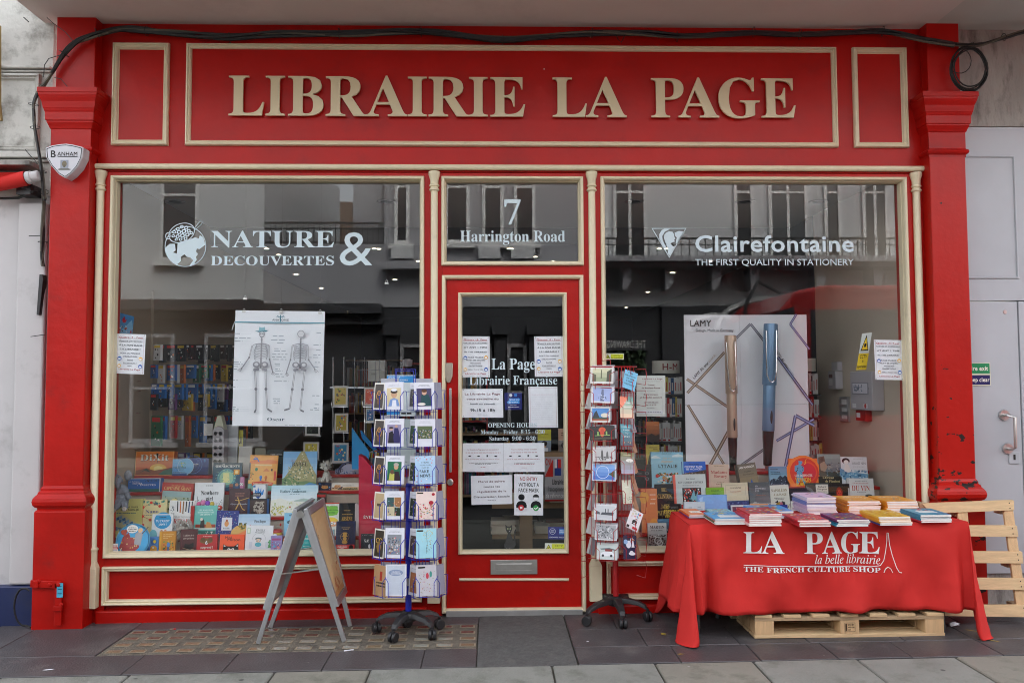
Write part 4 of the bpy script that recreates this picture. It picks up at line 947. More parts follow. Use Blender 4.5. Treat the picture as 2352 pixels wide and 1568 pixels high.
# shelving units in the depth of the shop, filled with books
def bookrow(x,y,z,width,rnd,h=.2,par=None,cols=None,dx=(1,0),label='',group='',thick=(.012,.035),dep=.14,white=.0):
    """individual books side by side, spines to the street"""
    t = 0; out = []
    while t < width:
        w_ = rnd.uniform(*thick); hh = h*rnd.uniform(.82,1); c = 'd8d8d4' if rnd.random() < white else rnd.choice(cols)
        o = colbox('book',(w_*.96,dep,hh),c); o.location = (x+t*dx[0],y+t*dx[1],z); o.rotation_euler = (0,0,math.atan2(dx[1],dx[0]))
        a = Art(w_*.96,hh); a.tl(.3,.7,.2,.5,'b0302a' if c[0] in 'cdef' else 'e8e0d0'); a.r(0,.02,1,.12,rnd.choice(('b02020',c,'e0e0e0',c)))
        tag(o,NTH[min(len(out),23)]+' '+label,'book',group); a.build('spine_print',o); out.append(o); t += w_
    return out
PAL = ['7a2a20','20406a','c8b060','2a5a3a','b04828','40404a','c0c0b8','6a4a6a','205a70','a08050','8a1f28','d0a040']
def unit(x,y,ang,w_,nsh,z0,pitch,lab,seed,books=True,red=False,depth=.26):
    e = empty('bookcase',(x,y,0),(0,0,ang)); tag(e,lab,'bookcase')
    H = z0+pitch*nsh
    MB().box(0,.02,0,depth,0,H).build('side_panel',M['shelf_red' if red else 'dark_in'],e); MB().box(w_-.02,w_,0,depth,0,H).build('side_panel',M['shelf_red' if red else 'dark_in'],e)
    MB().box(.02,w_-.02,depth-.01,depth,0,H).build('back_panel',M['dark_in'],e)
    rn = random.Random(seed); bks = MB(); bcol = []
    for i in range(nsh+1):
        MB().box(.02,w_-.02,0,depth-.01,z0+pitch*i-.02,z0+pitch*i).build('shelf',M['shelf_red' if red else 'shelfwood'],e)
        if books and i < nsh:
            t = .03
            while t < w_-.06:
                q = rn.uniform(.012,.04); hh = pitch*.78*rn.uniform(.75,1); zz = z0+pitch*i+.001; cc = lin(rn.choice(PAL+['d0d0cc']))
                bks.box(t,t+q*.95,.05,.19,zz,zz+hh); bcol += list(cc)*24; t += q
    me = bks.mesh('shelved_books',M['print']); a_ = me.color_attributes.new('Col','FLOAT_COLOR','CORNER'); a_.data.foreach_set('color',bcol)
    o = bpy.data.objects.new('shelved_books',me); COL.objects.link(o); o.parent = e; o['kind'] = 'stuff'
unit(-1.05,4.2,R(0),1.0,4,.35,.34,'red bookcase with mixed spines deep behind the first window',3,red=True)
unit(-2.0,5.6,R(0),.9,4,.35,.36,'dark bookcase with mixed spines at the far left of the shop',5)
unit(1.9,6.5,R(0),.8,3,.35,.34,'oak bookcase with mixed spines deep behind the second window',9)
unit(-.35,3.2,R(0),.85,2,.30,.32,'low oak bookcase with mixed spines behind the glass door',12)
# counter with stacked books right behind the door
ct = empty('low_table'); tag(ct,'oak display table with an upright post behind the glass door','table')
cx0,cx1 = W(1130,1150,1.1).x,W(1320,1150,1.1).x
zt1 = W(1200,1158,1.0).z; zt2 = W(1250,1376-1376+1230,1.0).z
MB().box(cx0,cx1+.3,1.0,1.5,zt1-.03,zt1).build('top_board',M['shelfwood'],ct); MB().box(cx0,cx1+.3,1.02,1.5,zt2-.025,zt2).build('lower_board',M['shelfwood'],ct)
pxx = W(1208,1200,1.0).x; MB().box(pxx-.05,pxx+.05,.985,1.02,0,zt1-.031).build('post',M['shelfwood'],ct)
rn = random.Random(31)
def flatstack(x,y,z,n,w_,d_,cols,label,group,th=(.012,.022),rnd=rn,jit=.01,ang=0):
    out = []
    for i in range(n):
        t = rnd.uniform(*th); o = colbox('book',(w_,d_,t),cols[i % len(cols)],pages=(2,3)); o.location = (x+rnd.uniform(-jit,jit),y+rnd.uniform(-jit,jit)*.5,z); o.rotation_euler = (0,0,ang+rnd.uniform(-.02,.02))
        tag(o,label.replace('#',ORD[i] if i < len(ORD) else 'upper'),'book',group); z += t+.0006; out.append(o)
    return z,out
ORD = ['bottom','second','third','fourth','fifth','sixth','seventh','eighth','ninth','tenth','eleventh','twelfth','thirteenth']
wh = ['d8d6d0','cfcac0','e0ddd4','b8332e','d4d0c8']
for i,(u,n_,w_,nm) in enumerate(((1135,7,.19,'beside the cat'),(1160,5,.13,'behind the cat'),(1232,3,.12,'right of the oak post'),(1258,4,.14,'near the blue shop sticker'))):
    p = W(u,1228,1.08+.1*(i % 2)); flatstack(p.x-w_*.1,p.y,zt2+.001,n_,w_,.2,wh,'# pale book in the low stack %s behind the door' % nm,'books on the lower board behind the door')
for i,(u,n_) in enumerate(((1145,5),(1190,3),(1262,6),(1295,5))):
    p = W(u,1150,1.08); flatstack(p.x,p.y,zt1+.001,n_,.17,.2,['8a8a86','9c9a90','c0b8a0','6a7a50','8a4030'],'# book in the stack on the table top behind the door, %s' % ['furthest towards the lock','behind the mask notice','under the square placard','by the hinge side'][i],'books on the table top behind the door')
# placard and two faced out books behind the door
def panelcard(name,u0,v0,u1,v1,Y,th,ops,label,cat,base='e8e8e4',lean=0,roll=0,yaw=0,par=None,mat_='print',z0=None,group=None,pages=None):
    a = W(u0,v1,Y); b = W(u1,v1,Y); c_ = W((u0+u1)/2,v0,Y); w_ = b.x-a.x
    zb_ = z0 if z0 is not None else (a.z+b.z)/2; h_ = max(.02,(c_.z-zb_))/math.cos(lean)
    o = colbox(name,(w_,th,h_),base,pages=pages,mat_=mat_); o.location = (a.x,Y,zb_); o.rotation_euler = (-lean,roll,yaw)
    if ops: Art(w_,h_).run(ops).build('printed_face',o,mat_=mat_)
    tag(o,label,cat,group)
    return o
panelcard('placard',1251,1049,1297,1102,.95,.02,[('r',0,.0,1,.04,'b02020'),('p',[(0,.55),(.42,.95),(.42,.55)],'c8281e'),('t','CNL',.2,.82,.14,'c8281e','x',.32),('r',.5,.58,.82,.95,'28408a'),('r',.66,.75,.82,.95,'d03030'),('r',.5,.75,.62,.95,'f0f0f0'),('t','Librairie',.66,.38,.12,'303030','x',.56),('t','francophone',.55,.23,.11,'6a6a6a','x',.8),('t','de référence',.5,.08,.11,'f0f0f0','x',.88)],'square grey placard with a red corner and small flag behind the door','placard','b0aeb0',z0=zt1+.03)
panelcard('book',1235,986,1266,1040,1.15,.02,[('r',0,.5,1,1,'c8c83c'),('t','Vous avez',.5,.78,.05,'404020','b',.6),('r',0,0,1,.5,'8a9aa8'),('e',.5,.3,.16,.14,'caa080'),('e',.5,.36,.22,.12,'2a2420'),('r',.25,0,.75,.16,'e0e4e8')],'upright book with a yellow upper half behind the glass door','book','909a90',z0=W(1250,1036,1.15).z)
panelcard('book',1283,984,1312,1038,1.15,.02,[('r',0,.5,1,1,'caa890'),('tl',.2,.8,.8,.04,'604030'),('tl',.2,.6,.7,.04,'604030'),('r',0,0,1,.5,'7a7470'),('e',.5,.3,.3,.14,'201c1a'),('e',.5,.26,.16,.1,'d0c8c0')],'upright pinkish beige book beside the yellow one behind the door','book','b89a88',z0=W(1300,1038,1.15).z)
ldg = MB().box(W(1225,1038,1.1).x,W(1330,1038,1.1).x,1.08,1.3,W(1250,1041,1.1).z-.03,W(1250,1038,1.1).z-.003); tag(ldg.build('shelf_board',M['shelfwood']),'oak shelf board carrying two upright books behind the door','shelf')
# white spined paperbacks on revolving towers behind the right window
def tower(u0,u1,vt,vb,Y,txt,label,seed,levels):
    a,b = W(u0,900,Y),W(u1,900,Y); e = empty('book_tower',((a.x+b.x)/2,Y+.12,0)); w_ = b.x-a.x; tag(e,label,'book tower')
    zt_,zb_ = W(u0,vt,Y).z,W(u0,vb,Y).z
    hd_ = MB(); hd_.lathe([(w_/2+.01,zb_),(w_/2+.01,zt_),(0,zt_)],(0,0,0),28).build('header_drum',mat('ivory_board',(.55,.53,.46),.5),e)
    if txt:
        vs,fs,bb = text2d(txt,'x'); k_ = .055/.7; r_ = w_/2+.0125
        MB().add([(r_*math.sin((p[0]-bb[2]/2)*k_/r_+.12),-r_*math.cos((p[0]-bb[2]/2)*k_/r_+.12),(zt_+zb_)/2-.025+p[1]*k_) for p in vs],fs).build('header_lettering',mat('dark_red_ink',(.25,.03,.03),.6),e)
    rn_ = random.Random(seed)
    for (v0,v1) in levels:
        z0 = W(u0,v1,Y).z; hh = W(u0,v0,Y).z-z0
        MB().box(-w_/2,w_/2,-.12,.12,z0-.014,z0).build('shelf',M['dark_in'],e)
        bookrow(a.x+.006,Y+.02,z0+.001,w_-.02,rn_,hh*.97,cols=['9a9a98','303038','b82828','205080','d0c060'],label='spine on the %s shelf of the tower %s' % (NTH[levels.index((v0,v1))],'right of the pen poster' if u0 > 1800 else 'behind the red card rack'),group='paperbacks on the '+label.split(' with ')[0],thick=(.011,.03),white=.7,dep=.11)
    MB().box(-w_/2+.02,w_/2-.02,.03,.10,0,zb_).build('core',M['dark_in'],e)
tower(1508,1566,828,857,1.5,'H-M','ivory topped book tower with red H-M lettering behind the red card rack',2,[(862,905),(908,958),(963,1014),(1018,1062)])
tower(1860,1885,822,852,1.35,'','ivory topped book tower with white spines right of the pen poster',8,[(855,905),(908,958),(962,1012),(1016,1060)])
# wall equipment on the beige side wall
XW = 2.83
def wallbox(name,u0,u1,v0,v1,th,m,label,cat,ops=None,bev=.006):
    # far edge column u0, near edge column u1, on the side wall plane
    def yw(u,x):
        d = ray(u,850); t = (x-CAMP.x)/d.x; return CAMP.y+d.y*t
    ya,yb_ = yw(u1,XW-th),yw(u0,XW-th)
    zt_,zb_ = W((u0+u1)/2,v0,(ya+yb_)/2).z,W((u0+u1)/2,v1,(ya+yb_)/2).z
    o = MB().box(-th,0,0,yb_-ya,0,zt_-zb_).build(name,M[m],loc=(XW-.001,ya,zb_),bevel=bev); tag(o,label,cat)
    if ops: Art(yb_-ya,zt_-zb_).run(ops).build('front_print',o,(-th-.0005,yb_-ya,0),(0,0,R(-90)))
    return o
wallbox('fire_alarm',1952,2002,853,941,.09,'grey_box','grey fire alarm panel with a small keypad on the beige wall','alarm panel',[('r',.08,.40,.85,.72,'8a8890'),('r',.12,.43,.8,.69,'c8c8d0'),('b',3,.15,.48,.6,.66,40,.06,['3a4a60','6a7a90']),('c',.86,.56,.03,'888888'),('r',.1,.05,.28,.16,'d8d8d8'),('r',.62,.06,.8,.16,'e8e8e8'),('c',.7,.11,.05,'b83028')])
wallbox('call_point',1963,1985,942,966,.05,'shelf_red','small red call point under the grey alarm panel','call point',[('r',.1,.3,.5,.75,'e8e8e8')],.003)
wallbox('thermostat',1902,1919,852,893,.06,'grey_box','white wall box with a dark red window left of the alarm panel','wall box',[('r',.1,.62,.6,.82,'5a1818'),('r',.1,.2,.6,.55,'c8c8c8')],.003)
wallbox('sensor',1910,1924,831,851,.04,'grey_box','small pale sensor above the white wall box','sensor',None,.003)
wallbox('switch_plate',1926,1945,911,968,.02,'alu','metal switch plate low between the wall box and alarm panel','switch plate',[('r',.3,.7,.9,.9,'e8e8e8'),('r',.3,.4,.9,.55,'e8e8e8'),('r',.3,.12,.9,.27,'e8e8e8')],.002)
# pegboard with hanging packets at the left end of the left window
pg = MB().box(-2.62,-2.60,.95,3.2,.5,2.2).build('peg_board',M['peg']); tag(pg,'beige peg board wall at the left end of the shop','peg board')
rn = random.Random(11)
rowsP = [(792,835,14),(838,880,12),(882,925,12),(905,945,10),(955,1025,9),(1040,1100,9)]
PK = ['2a5a9a','3070b8','10141c','181a20','b8282a','d0b040','2a6a4a','c8c8c8','5a2a6a','202830','14181c','c06020']
for ri,(v0,v1,n_) in enumerate(rowsP):
    for i in range(n_+6):
        t = i/(n_+5); u = 272+t*(415-272) if ri < 4 else 272+t*135; Y = .75+t*2.3
        p = W(u,v0,Y); sc_ = (Y+5.2)/1829; hh = (v1-v0)*sc_*rn.uniform(.7,1.0); ww = rn.uniform(.05,.10)
        if p.x < -2.54: p.x = -2.54+rn.uniform(0,.03)
        c_ = rn.choice(PK if ri != 2 or i > 9 else ['2a70b8','3a86c8','2a5a9a'])
        if ri == 0 and i > 3: c_ = rn.choice(['10141c','181a20','2a1418'])
        o = colbox('packet',(ww,.02,hh),c_,'print'); o.location = (p.x,p.y,p.z-hh); o.rotation_euler = (0,0,R(rn.uniform(-40,-20)))
        a_ = Art(ww,hh); a_.r(.08,.8,.92,.95,rn.choice(['e8e8e8','c83030','e0c040'])); a_.b(i*7+ri,.1,.08,.9,.75,8,.3,[rn.choice(PK),rn.choice(PK),'d8d8d8']); a_.build('packet_print',o)
        tag(o,'%s coloured packet, %s along the %s row of peg board hooks' % ({'2a5a9a': 'mid blue','3070b8': 'bright blue','10141c': 'black','181a20': 'charcoal','b8282a': 'red','d0b040': 'yellow','2a6a4a': 'green','c8c8c8': 'silver','5a2a6a': 'purple','202830': 'slate','14181c': 'jet','c06020': 'orange','2a70b8': 'blue','3a86c8': 'sky blue','2a1418': 'maroon black'}.get(c_,'dark'),NTH[i],NTH[ri]),'packet','packets hanging on the peg board')
hk = empty('peg_hooks'); tag(hk,'chrome peg hooks holding the packets on the left wall','hooks')
for ri,(v0,v1,n_) in enumerate(rowsP):
    for i in range(9):
        t = i/8; u = 285+t*125; Y = .7+t*2.3; p = W(u,v0-4,Y)
        MB().tube([(-2.60,p.y+.05,p.z+.01),(p.x+.06,p.y,p.z+.005),(p.x+.07,p.y,p.z+.02)],.003,4).build('hook',M['chrome'],hk)
# metal greeting card spinner inside, behind the left window
sp = empty('card_stand'); tag(sp,'chrome wire greeting card stand inside the left window','card stand')
for u in (765,790,815,838): MB().tube([W(u,820,1.15),W(u,1120,1.15)],.004,5).build('rod',M['chrome'],sp)
MB().tube([W(758,890,1.2),W(850,890,1.2),W(850,890,1.4),W(758,890,1.4)],.004,5,closed=True).build('hoop',M['chrome'],sp)
IC = [(764,886,798,933,['c8b060','7a9a50','a05040','6a6a60']),(836,889,860,932,['d05840','e09070','c8c8c8']),(768,949,799,992,['b0a040','4a6a9a','c86050','e8e0d0']),(840,938,860,968,['4070a0','b080b0','e0e0e0']),(700,960,735,1000,['202820','404a40','101010']),(696,1015,732,1055,['c8b840','e0d8a0','8a8a7a']),(763,1017,800,1062,['3a8ab0','e07040','e8d8a0','5060a0'])]
for i,(u0,v0,u1,v1,c_) in enumerate(IC):
    o = panelcard('greeting_card',u0,v0,u1,v1,1.05+.03*(i % 2),.004,[('r',.12,.1,.88,.9,c_[0]),('b',i+60,.14,.12,.86,.88,26,.2,c_)],['greeting card with yellow and green birds in the chrome stand','greeting card with orange numeral eleven in the chrome stand','greeting card with busy colourful squares in the chrome stand','greeting card with blue numeral twelve in the chrome stand','greeting card with a black tree at the left of the chrome stand','greeting card with yellow animals low in the chrome stand','greeting card with red haired figures low in the chrome stand'][i],'greeting card','cccac4',lean=R(4))
    w_ = (u1-u0)/2; a = W(u0-3,v1-12,1.03); b = W(u1+3,v1-12,1.03); c2 = W(u1+2,v1+2,1.03); d2 = W(u0-2,v1+2,1.03)
    MB().tube([a,d2,c2,b],.0028,4).build('card_holder',M['chrome'],sp)
bxw = panelcard('white_box',845,828,884,875,1.3,.12,[('tl',.2,.5,.3,.1,'909088')],'tall off white box held in a wire rack behind the window','box','b8b8b0'); 
wr = empty('wire_rack'); tag(wr,'empty chrome wire rack above the blue cards behind the window','wire rack')
for u in (822,832,842,862,872,884): MB().tube([W(u,826,1.25),W(u,880,1.25),W(u,880,1.45)],.0028,4).build('wire',M['chrome'],wr)
for v in (828,850,876): MB().tube([W(820,v,1.25),W(886,v,1.25)],.0028,4).build('wire',M['chrome'],wr)
sc = MB().lathe([(0,0),(.035,0),(.045,.03),(.045,.06),(.02,.07),(0,.07)],W(936,842,1.9),16); tag(sc.build('camera_dome',M['grey_box']),'grey dome camera hanging behind the end of the left window','security camera')

# ================================================================== THINGS ON DISPLAY
TF = {'A': (229.7,890,.25635),'B': (545.5,976.2,.20136),'C': (1464.3,1004.9,.1709),'D': (1780,1004.9,.1709),'E': (1320.7,815.4,.249),'F': (1320.7,1119.7,.21968),'V': (0,0,1)}
def tf(S,x,y): a = TF[S]; return a[0]+x*a[2],a[1]+y*a[2]
def bk(S,x0,y0,x1,y1,t,base,ops,label,th=.018,lean=10,roll=0,yaw=0,name='book',cat='book',px=False,dY=0,pages=None,group=None,z0=None):
    """a book or box standing on display step t; (x0, y0)-(x1, y1) is where it shows"""
    u0,v0 = tf(S,x0,y0); u1,v1 = tf(S,x1,y1); Y = SY[t]+dY
    zz = z0 if z0 is not None else (W((u0+u1)/2,v1,Y).z if px else SZ[t])
    return panelcard(name,u0,v0,u1,v1,Y,th,ops,label,cat,base,R(lean),R(roll),R(yaw),z0=zz,group=group,pages=pages)
DP = 'books and games standing in the left window'
def bl(*a,**k): k.setdefault('group',DP); return bk(*a,**k)
# ---- left window, back row first
bl('A',310,572,655,812,4,'d86a2a',[('g',.02,.02,.98,.98,'d84a20','e88a40',6),('e',.6,.28,.22,.2,'f6c050'),('e',.6,.28,.12,.11,'ffe890'),('hill',[(0.02,.2),(.3,.3),(.5,.2),(.75,.26),(.98,.34)],.02,'8a3a20'),('hill',[(.6,.02),(.75,.2),(.98,.3)],.02,'2f6b5c'),('p',[(.12,.1),(.3,.3),(.42,.12),(.25,.2)],'1a2620'),('t','DiXit',.5,.60,.26,'2a2a24','b',.74),('t','DiXit',.49,.615,.26,'f2ead8','b',.74),('r',0,0,1,.02,'e8b070'),('r',0,.98,1,1,'e8b070'),('r',0,0,.02,1,'e8b070'),('r',.98,0,1,1,'e8b070')],'orange game box with a glowing sunset and cream lettering',th=.06,lean=6,name='game_box',cat='game box',px=False)
bl('A',645,640,776,850,4,'6ab4e4',[('g',.0,.18,1,1,'4a9ade','8acaf0',4),('c',.9,.55,.55,'7cc0ea'),('ring',.9,.55,.55,.02,'d8ecf8'),('t','Globe',.5,.55,.05,'3060a0','s',.4),('t','TERRESTRE',.5,.44,.075,'10243c','x',.88),('t','le jour',.55,.33,.06,'10243c','x',.5),('r',0,.0,1,.14,'2a5a98'),('tl',.08,.9,.2,.03,'30485a'),('b',5,.5,.5,.98,.85,14,.12,['7ab860','d8d070','90c8a0'])],'pale blue globe box panel reading terrestre',th=.02,lean=4,name='game_box',cat='box',dY=-.02)
bl('A',775,632,966,1010,4,'10246a',[('g',0,0,1,1,'0c1c58','1a3c90',5),('ring',.28,.62,.42,.02,'5a8ad0'),('ring',.28,.62,.30,.01,'4070c0'),('b',9,.03,.4,.6,.85,24,.035,['9ac0f0','5a90e0']),('t','CÉLESTE',.3,.62,.05,'f0f4fa','x',.46),('t','la nuit',.32,.55,.04,'e0e8f4','x',.26),('e',.82,.85,.05,.09,'3a7ac0')],'dark blue globe box reading céleste with star map rings',th=.12,lean=3,name='game_box',cat='box')
bl('A',1320,605,1572,1000,3,'f2b45c',[('g',0,.25,1,1,'f6c070','f4aa50',4),('hill',[(0,.82),(.2,.87),(.4,.84),(.7,.88),(1,.85)],.76,'ef8a4a'),('r',0,.0,1,.20,'7ab0a0'),('p',[(.12,.97),(.24,.9),(.3,.82),(.36,.8),(.26,.92)],'2f7ad0'),('p',[(.16,.92),(.1,.86),(.3,.88)],'2f7ad0'),('r',.2,.70,.8,.74,'f8d49a'),('e',.26,.60,.05,.05,'2f8a6a'),('p',[(.5,.55),(.62,.64),(.74,.55)],'e08850'),('r',.78,.56,.84,.62,'402820'),('e',.44,.38,.05,.05,'3a80d0'),('e',.62,.38,.05,.05,'d87830'),('r',.41,.28,.47,.36,'2f70c0'),('r',.59,.28,.65,.36,'c87030'),('r',.9,.3,.97,.56,'e05a50'),('p',[(.14,.15),(.14,.24),(.5,.28),(.88,.24),(.88,.15),(.5,.19)],'d8452e'),('t',"RETOUR VERS L'ANTIQUITÉ",.51,.19,.035,'fbe8c8','x',.66),('b',12,.05,.3,.2,.6,12,.05,['6a8a4a','c85a40']),('r',.0,.3,.05,.78,'1a1a1a'),('r',.015,.3,.022,.78,'e8e8e8'),('r',.035,.3,.04,.78,'e8e8e8')],'tall orange picture book with small antique figures and a red ribbon',th=.012,lean=9,roll=1.5)
bl('B',505,303,895,690,3,'a8cce8',[('g',0,.2,1,1,'b8d8ec','7ab8ea',5),('p',[(.0,.25),(.15,.45),(.3,.65),(.42,.85),(.52,1.0),(.62,1),(.72,.82),(.85,.6),(1,.38),(1,.2)],'b0ac7c'),('b',21,.12,.3,.95,.62,90,.07,['d8d0a0','8a9a6a','c8c098','6a8a78','e8e2c0']),('b',22,.4,.6,.7,.95,34,.06,['d8d0a0','90a070','e8e4c8']),('p',[(0,0),(0,.3),(.2,.38),(.45,.22),(.7,.24),(1,.2),(1,0)],'7a9a6a'),('b',23,0,.0,.55,.32,40,.08,['5a7a50','a8a878','c8c8a0','4a6a5a']),('p',[(.5,0),(.6,.12),(.8,.2),(1,.16),(1,0)],'5a98c8'),('r',.7,.09,.86,.13,'5a4a38'),('t','Rois et reines de',.5,.745,.035,'c06a50','i',.52),('t','BABEL',.5,.62,.10,'5c5040','b',.46)],'large blue picture book showing a terraced mountain city',th=.014,lean=9)
bl('A',1000,676,1262,1003,3,'1e3a4a',[('g',0,0,1,.88,'2a5a7a','204a5e',4),('c',.48,.46,.32,'5a9aa0'),('c',.48,.46,.24,'9ac8a8'),('p',[(.36,.3),(.36,.64),(.56,.64),(.6,.3)],'e8e8a0'),('b',31,.05,.3,.95,.75,50,.05,['a8d8b8','4aa0a8','d8e890','70b0d0']),('t','OMNISCIENTS',.5,.84,.08,'f4f4f0','b',.82),('t','LES',.36,.94,.03,'f4f4f0','b'),('r',.72,.58,.92,.76,'e8a030'),('c',.82,.67,.06,'f6e0a0'),('e',.4,.2,.07,.06,'b87860'),('r',.34,.0,.46,.15,'c8a0b0'),('e',.66,.2,.07,.06,'a87858'),('r',.6,0,.72,.15,'8a4a5a'),('e',.85,.22,.06,.06,'c89878'),('r',.8,0,.92,.17,'40608a')],'dark teal comic cover with glowing light around three children',lean=8)
bl('B',335,282,525,500,4,'2a3430',[('r',0,0,1,.72,'4a5450'),('t','FABER-CASTELL',.55,.78,.06,'d8d8d0','b',.7),('b',3,.1,.1,.9,.6,30,.08,['6a706a','8a8e88','20241f'])],'dark green art supply box behind the picture books',th=.03,lean=3,name='box',cat='box',dY=.05)
bl('B',6,242,160,425,4,'cfcdc6',[('r',.1,.02,.35,.12,'a8a8a4')],'blank white card standing behind the orange picture book',th=.003,lean=5,name='card',cat='card',dY=.06)
bl('B',195,262,316,350,4,'8e8c78',[],'small khaki card peeping above the orange picture book',th=.003,lean=5,name='card',cat='card',dY=.08)
bl('A',930,322,1008,430,4,'cfcdc8',[('b',5,.1,.05,.9,.5,12,.08,['a0a09c'])],'white paper packet behind the tip of the giant pencil',th=.01,lean=0,name='packet',cat='packet',dY=.14,px=True)
bl('A',1108,330,1228,680,4,'b8bcbe',[('r',.0,.0,.3,1,'a0a4a8')],'pale grey display panel right of the giant pencil',th=.02,lean=2,name='panel',cat='panel',dY=.12)
bl('A',1228,380,1292,620,4,'30302c',[('r',0,.0,.8,1,'b8b03a'),('t','UI',.42,.68,.16,'1a1a16','x',.5),('t','st',.42,.42,.12,'1a1a16','x',.4)],'yellow box edge with black letters beside the anatomy poster',th=.03,lean=0,name='box',cat='box',dY=.16)
bl('A',245,812,535,1012,3,'1f66b8',[('r',0,.0,1,.20,'2a6a5a'),('r',0,.95,1,1,'dfe6ea'),('r',.97,0,1,1,'dfe6ea'),('t','je fabrique',.2,.72,.08,'e8f0f8','i',.32),('t','HÔTEL',.3,.56,.11,'f4f6fa','b',.32),('t','à',.3,.44,.08,'f4f6fa','s'),('t','INSECTES',.62,.44,.12,'f4f6fa','b',.48),('l',[(.5,.95),(.6,.85),(.8,.82),(.95,.92)],.008,'12304a'),('b',41,.5,.72,.95,.92,18,.04,['12304a'])],'blue kit box about an insect hotel behind the grey elephant',th=.06,lean=6,name='kit_box',cat='kit box')
bl('A',520,850,806,1060,2,'a02c22',[('g',.04,.03,.95,.78,'c8c070','8ab0b8',4),('b',51,.05,.03,.93,.6,80,.10,['2a4a28','1e3a20','4a6a38','6a7a48']),('e',.45,.35,.16,.2,'e8d890'),('r',.02,.76,.97,.97,'b02a1e'),('t','CAPITAINE GRANT',.5,.79,.09,'d8b870','b',.84),('t','les enfants du',.5,.9,.04,'d8b870','i',.4),('ring',.5,.5,.0,.0,'a02c22')],'red bordered picture book with a jungle clearing',th=.016,lean=10,roll=3)
bl('A',832,856,1096,1066,2,'e4e8ea',[('b',61,.02,.0,.98,.5,130,.035,['4a4c50','8a8c90','2a2c30']),('p',[(.4,.0),(.42,.35),(.55,.55),(.72,.3),(.8,0)],'e4e8ea'),('l',[(.1,0),(.16,.3),(.1,.6)],.012,'202226'),('l',[(.16,.3),(.28,.52)],.01,'202226'),('l',[(.88,0),(.84,.3),(.95,.5)],.012,'202226'),('t','Nowhere',.52,.64,.12,'14161a','b',.6),('t','girl',.52,.48,.11,'14161a','b',.24),('tl',.38,.62,.9,.02,'505458')],'white book with black winter trees and a two word title',lean=10)
bl('B',368,692,905,1060,2,'dfe8ea',[('g',0,.45,1,1,'e8eef0','b4dcec',5),('hill',[(0,.5),(.2,.58),(.4,.48),(.7,.54),(1,.5)],0,'e6e8dc'),('b',71,0,.1,.98,.45,70,.05,['d8dcb0','c8cc70','e8e8e0','b8c8a0']),('b',72,0,.02,.3,.34,40,.05,['c0b840','a8b050','d8d070']),('hill',[(.5,.5),(.7,.57),(.85,.53),(1,.56)],.47,'b0c8c0'),('e',.42,.29,.018,.03,'c05a40'),('t','Esther Andersen',.47,.76,.085,'4a7480','b',.56),('tl',.4,.64,.87,.018,'7a98a0'),('tl',.4,.62,.7,.014,'7a98a0')],'wide pale seaside picture book with sandy dunes',th=.014,lean=11)
bl('A',1145,906,1335,1136,2,'40222a',[('b',81,.03,.03,.97,.97,60,.05,['5a3038','30282a','684040']),('l',[(.35,.25),(.5,.5),(.45,.62)],.05,'c8a050'),('l',[(.5,.5),(.68,.25),(.8,.22)],.04,'c8a050'),('l',[(.3,.58),(.5,.56),(.95,.66)],.03,'c8a050'),('c',.42,.66,.04,'c8a050'),('t','Olympe de Roquedor',.5,.42,.05,'c8d8e8','i',.8),('tl',.3,.75,.8,.03,'a87060'),('tl',.3,.7,.72,.03,'a87060')],'dark maroon book with a golden fencer',lean=9)
bl('B',112,838,358,1015,2,'1c2228',[('r',.0,0,.1,1,'2a5080'),('r',.9,0,1,1,'2a5080'),('r',.12,.08,.88,.92,'4a3a38'),('b',91,.22,.15,.82,.85,60,.14,['b8b0a4','c8c0b4','a8a094']),('e',.26,.16,.1,.15,'30343a')],'dark kit box with a pale crumbly stone in its window',th=.07,lean=2,name='kit_box',cat='kit box')
bl('B',176,678,320,838,2,'e4e8ec',[('r',.02,.82,.2,.97,'2a80c0'),('p',[(.1,.25),(.2,.7),(.32,.4),(.4,.88),(.52,.45),(.65,.82),(.66,.45),(.88,.7),(.8,.3),(.5,.2)],'2a88d8'),('b',95,.15,.3,.8,.7,20,.1,['60b0f0','1a60b0','a0d4f8']),('r',0,.18,.62,.42,'101820'),('t','CRISTAUX',.3,.31,.06,'f0f0f0','x',.52),('t','MAGIQUES',.3,.21,.06,'f0f0f0','x',.52),('p',[(.2,.18),(.62,.18),(.42,.0)],'1a50a0')],'small white box with blue crystals on top of the stone kit',th=.05,lean=0,name='kit_box',cat='kit box',z0=W(590,1145,SY[2]+.01).z,dY=.01)
bl('B',918,656,1070,850,3,'10183a',[('r',.05,.8,.18,.95,'2a80c0'),('t','Juliette',.72,.84,.07,'60a8e8','i',.36),('e',.5,.42,.26,.24,'c88a40'),('e',.4,.48,.07,.05,'8a5020'),('e',.6,.48,.07,.05,'8a5020'),('p',[(.28,.58),(.34,.7),(.4,.6)],'c88a40'),('p',[(.6,.6),(.68,.7),(.72,.58)],'c88a40'),('b',5,.8,.1,.95,.6,4,.12,['d84848','3a90d0'])],'midnight blue box with an orange owl',th=.04,lean=4,name='game_box',cat='game box')
bl('B',906,775,1003,886,2,'20181a',[('r',0,.62,1,.84,'b82a28'),('r',.0,.84,1,.97,'5a3a30')]+[('r',.08+.14*i,.02,.1+.14*i,.6,'a09890') for i in range(7)],'small black and red pencil box under the owl box',th=.04,lean=0,name='pencil_box',cat='pencil box',z0=W(735,1155,SY[2]).z)
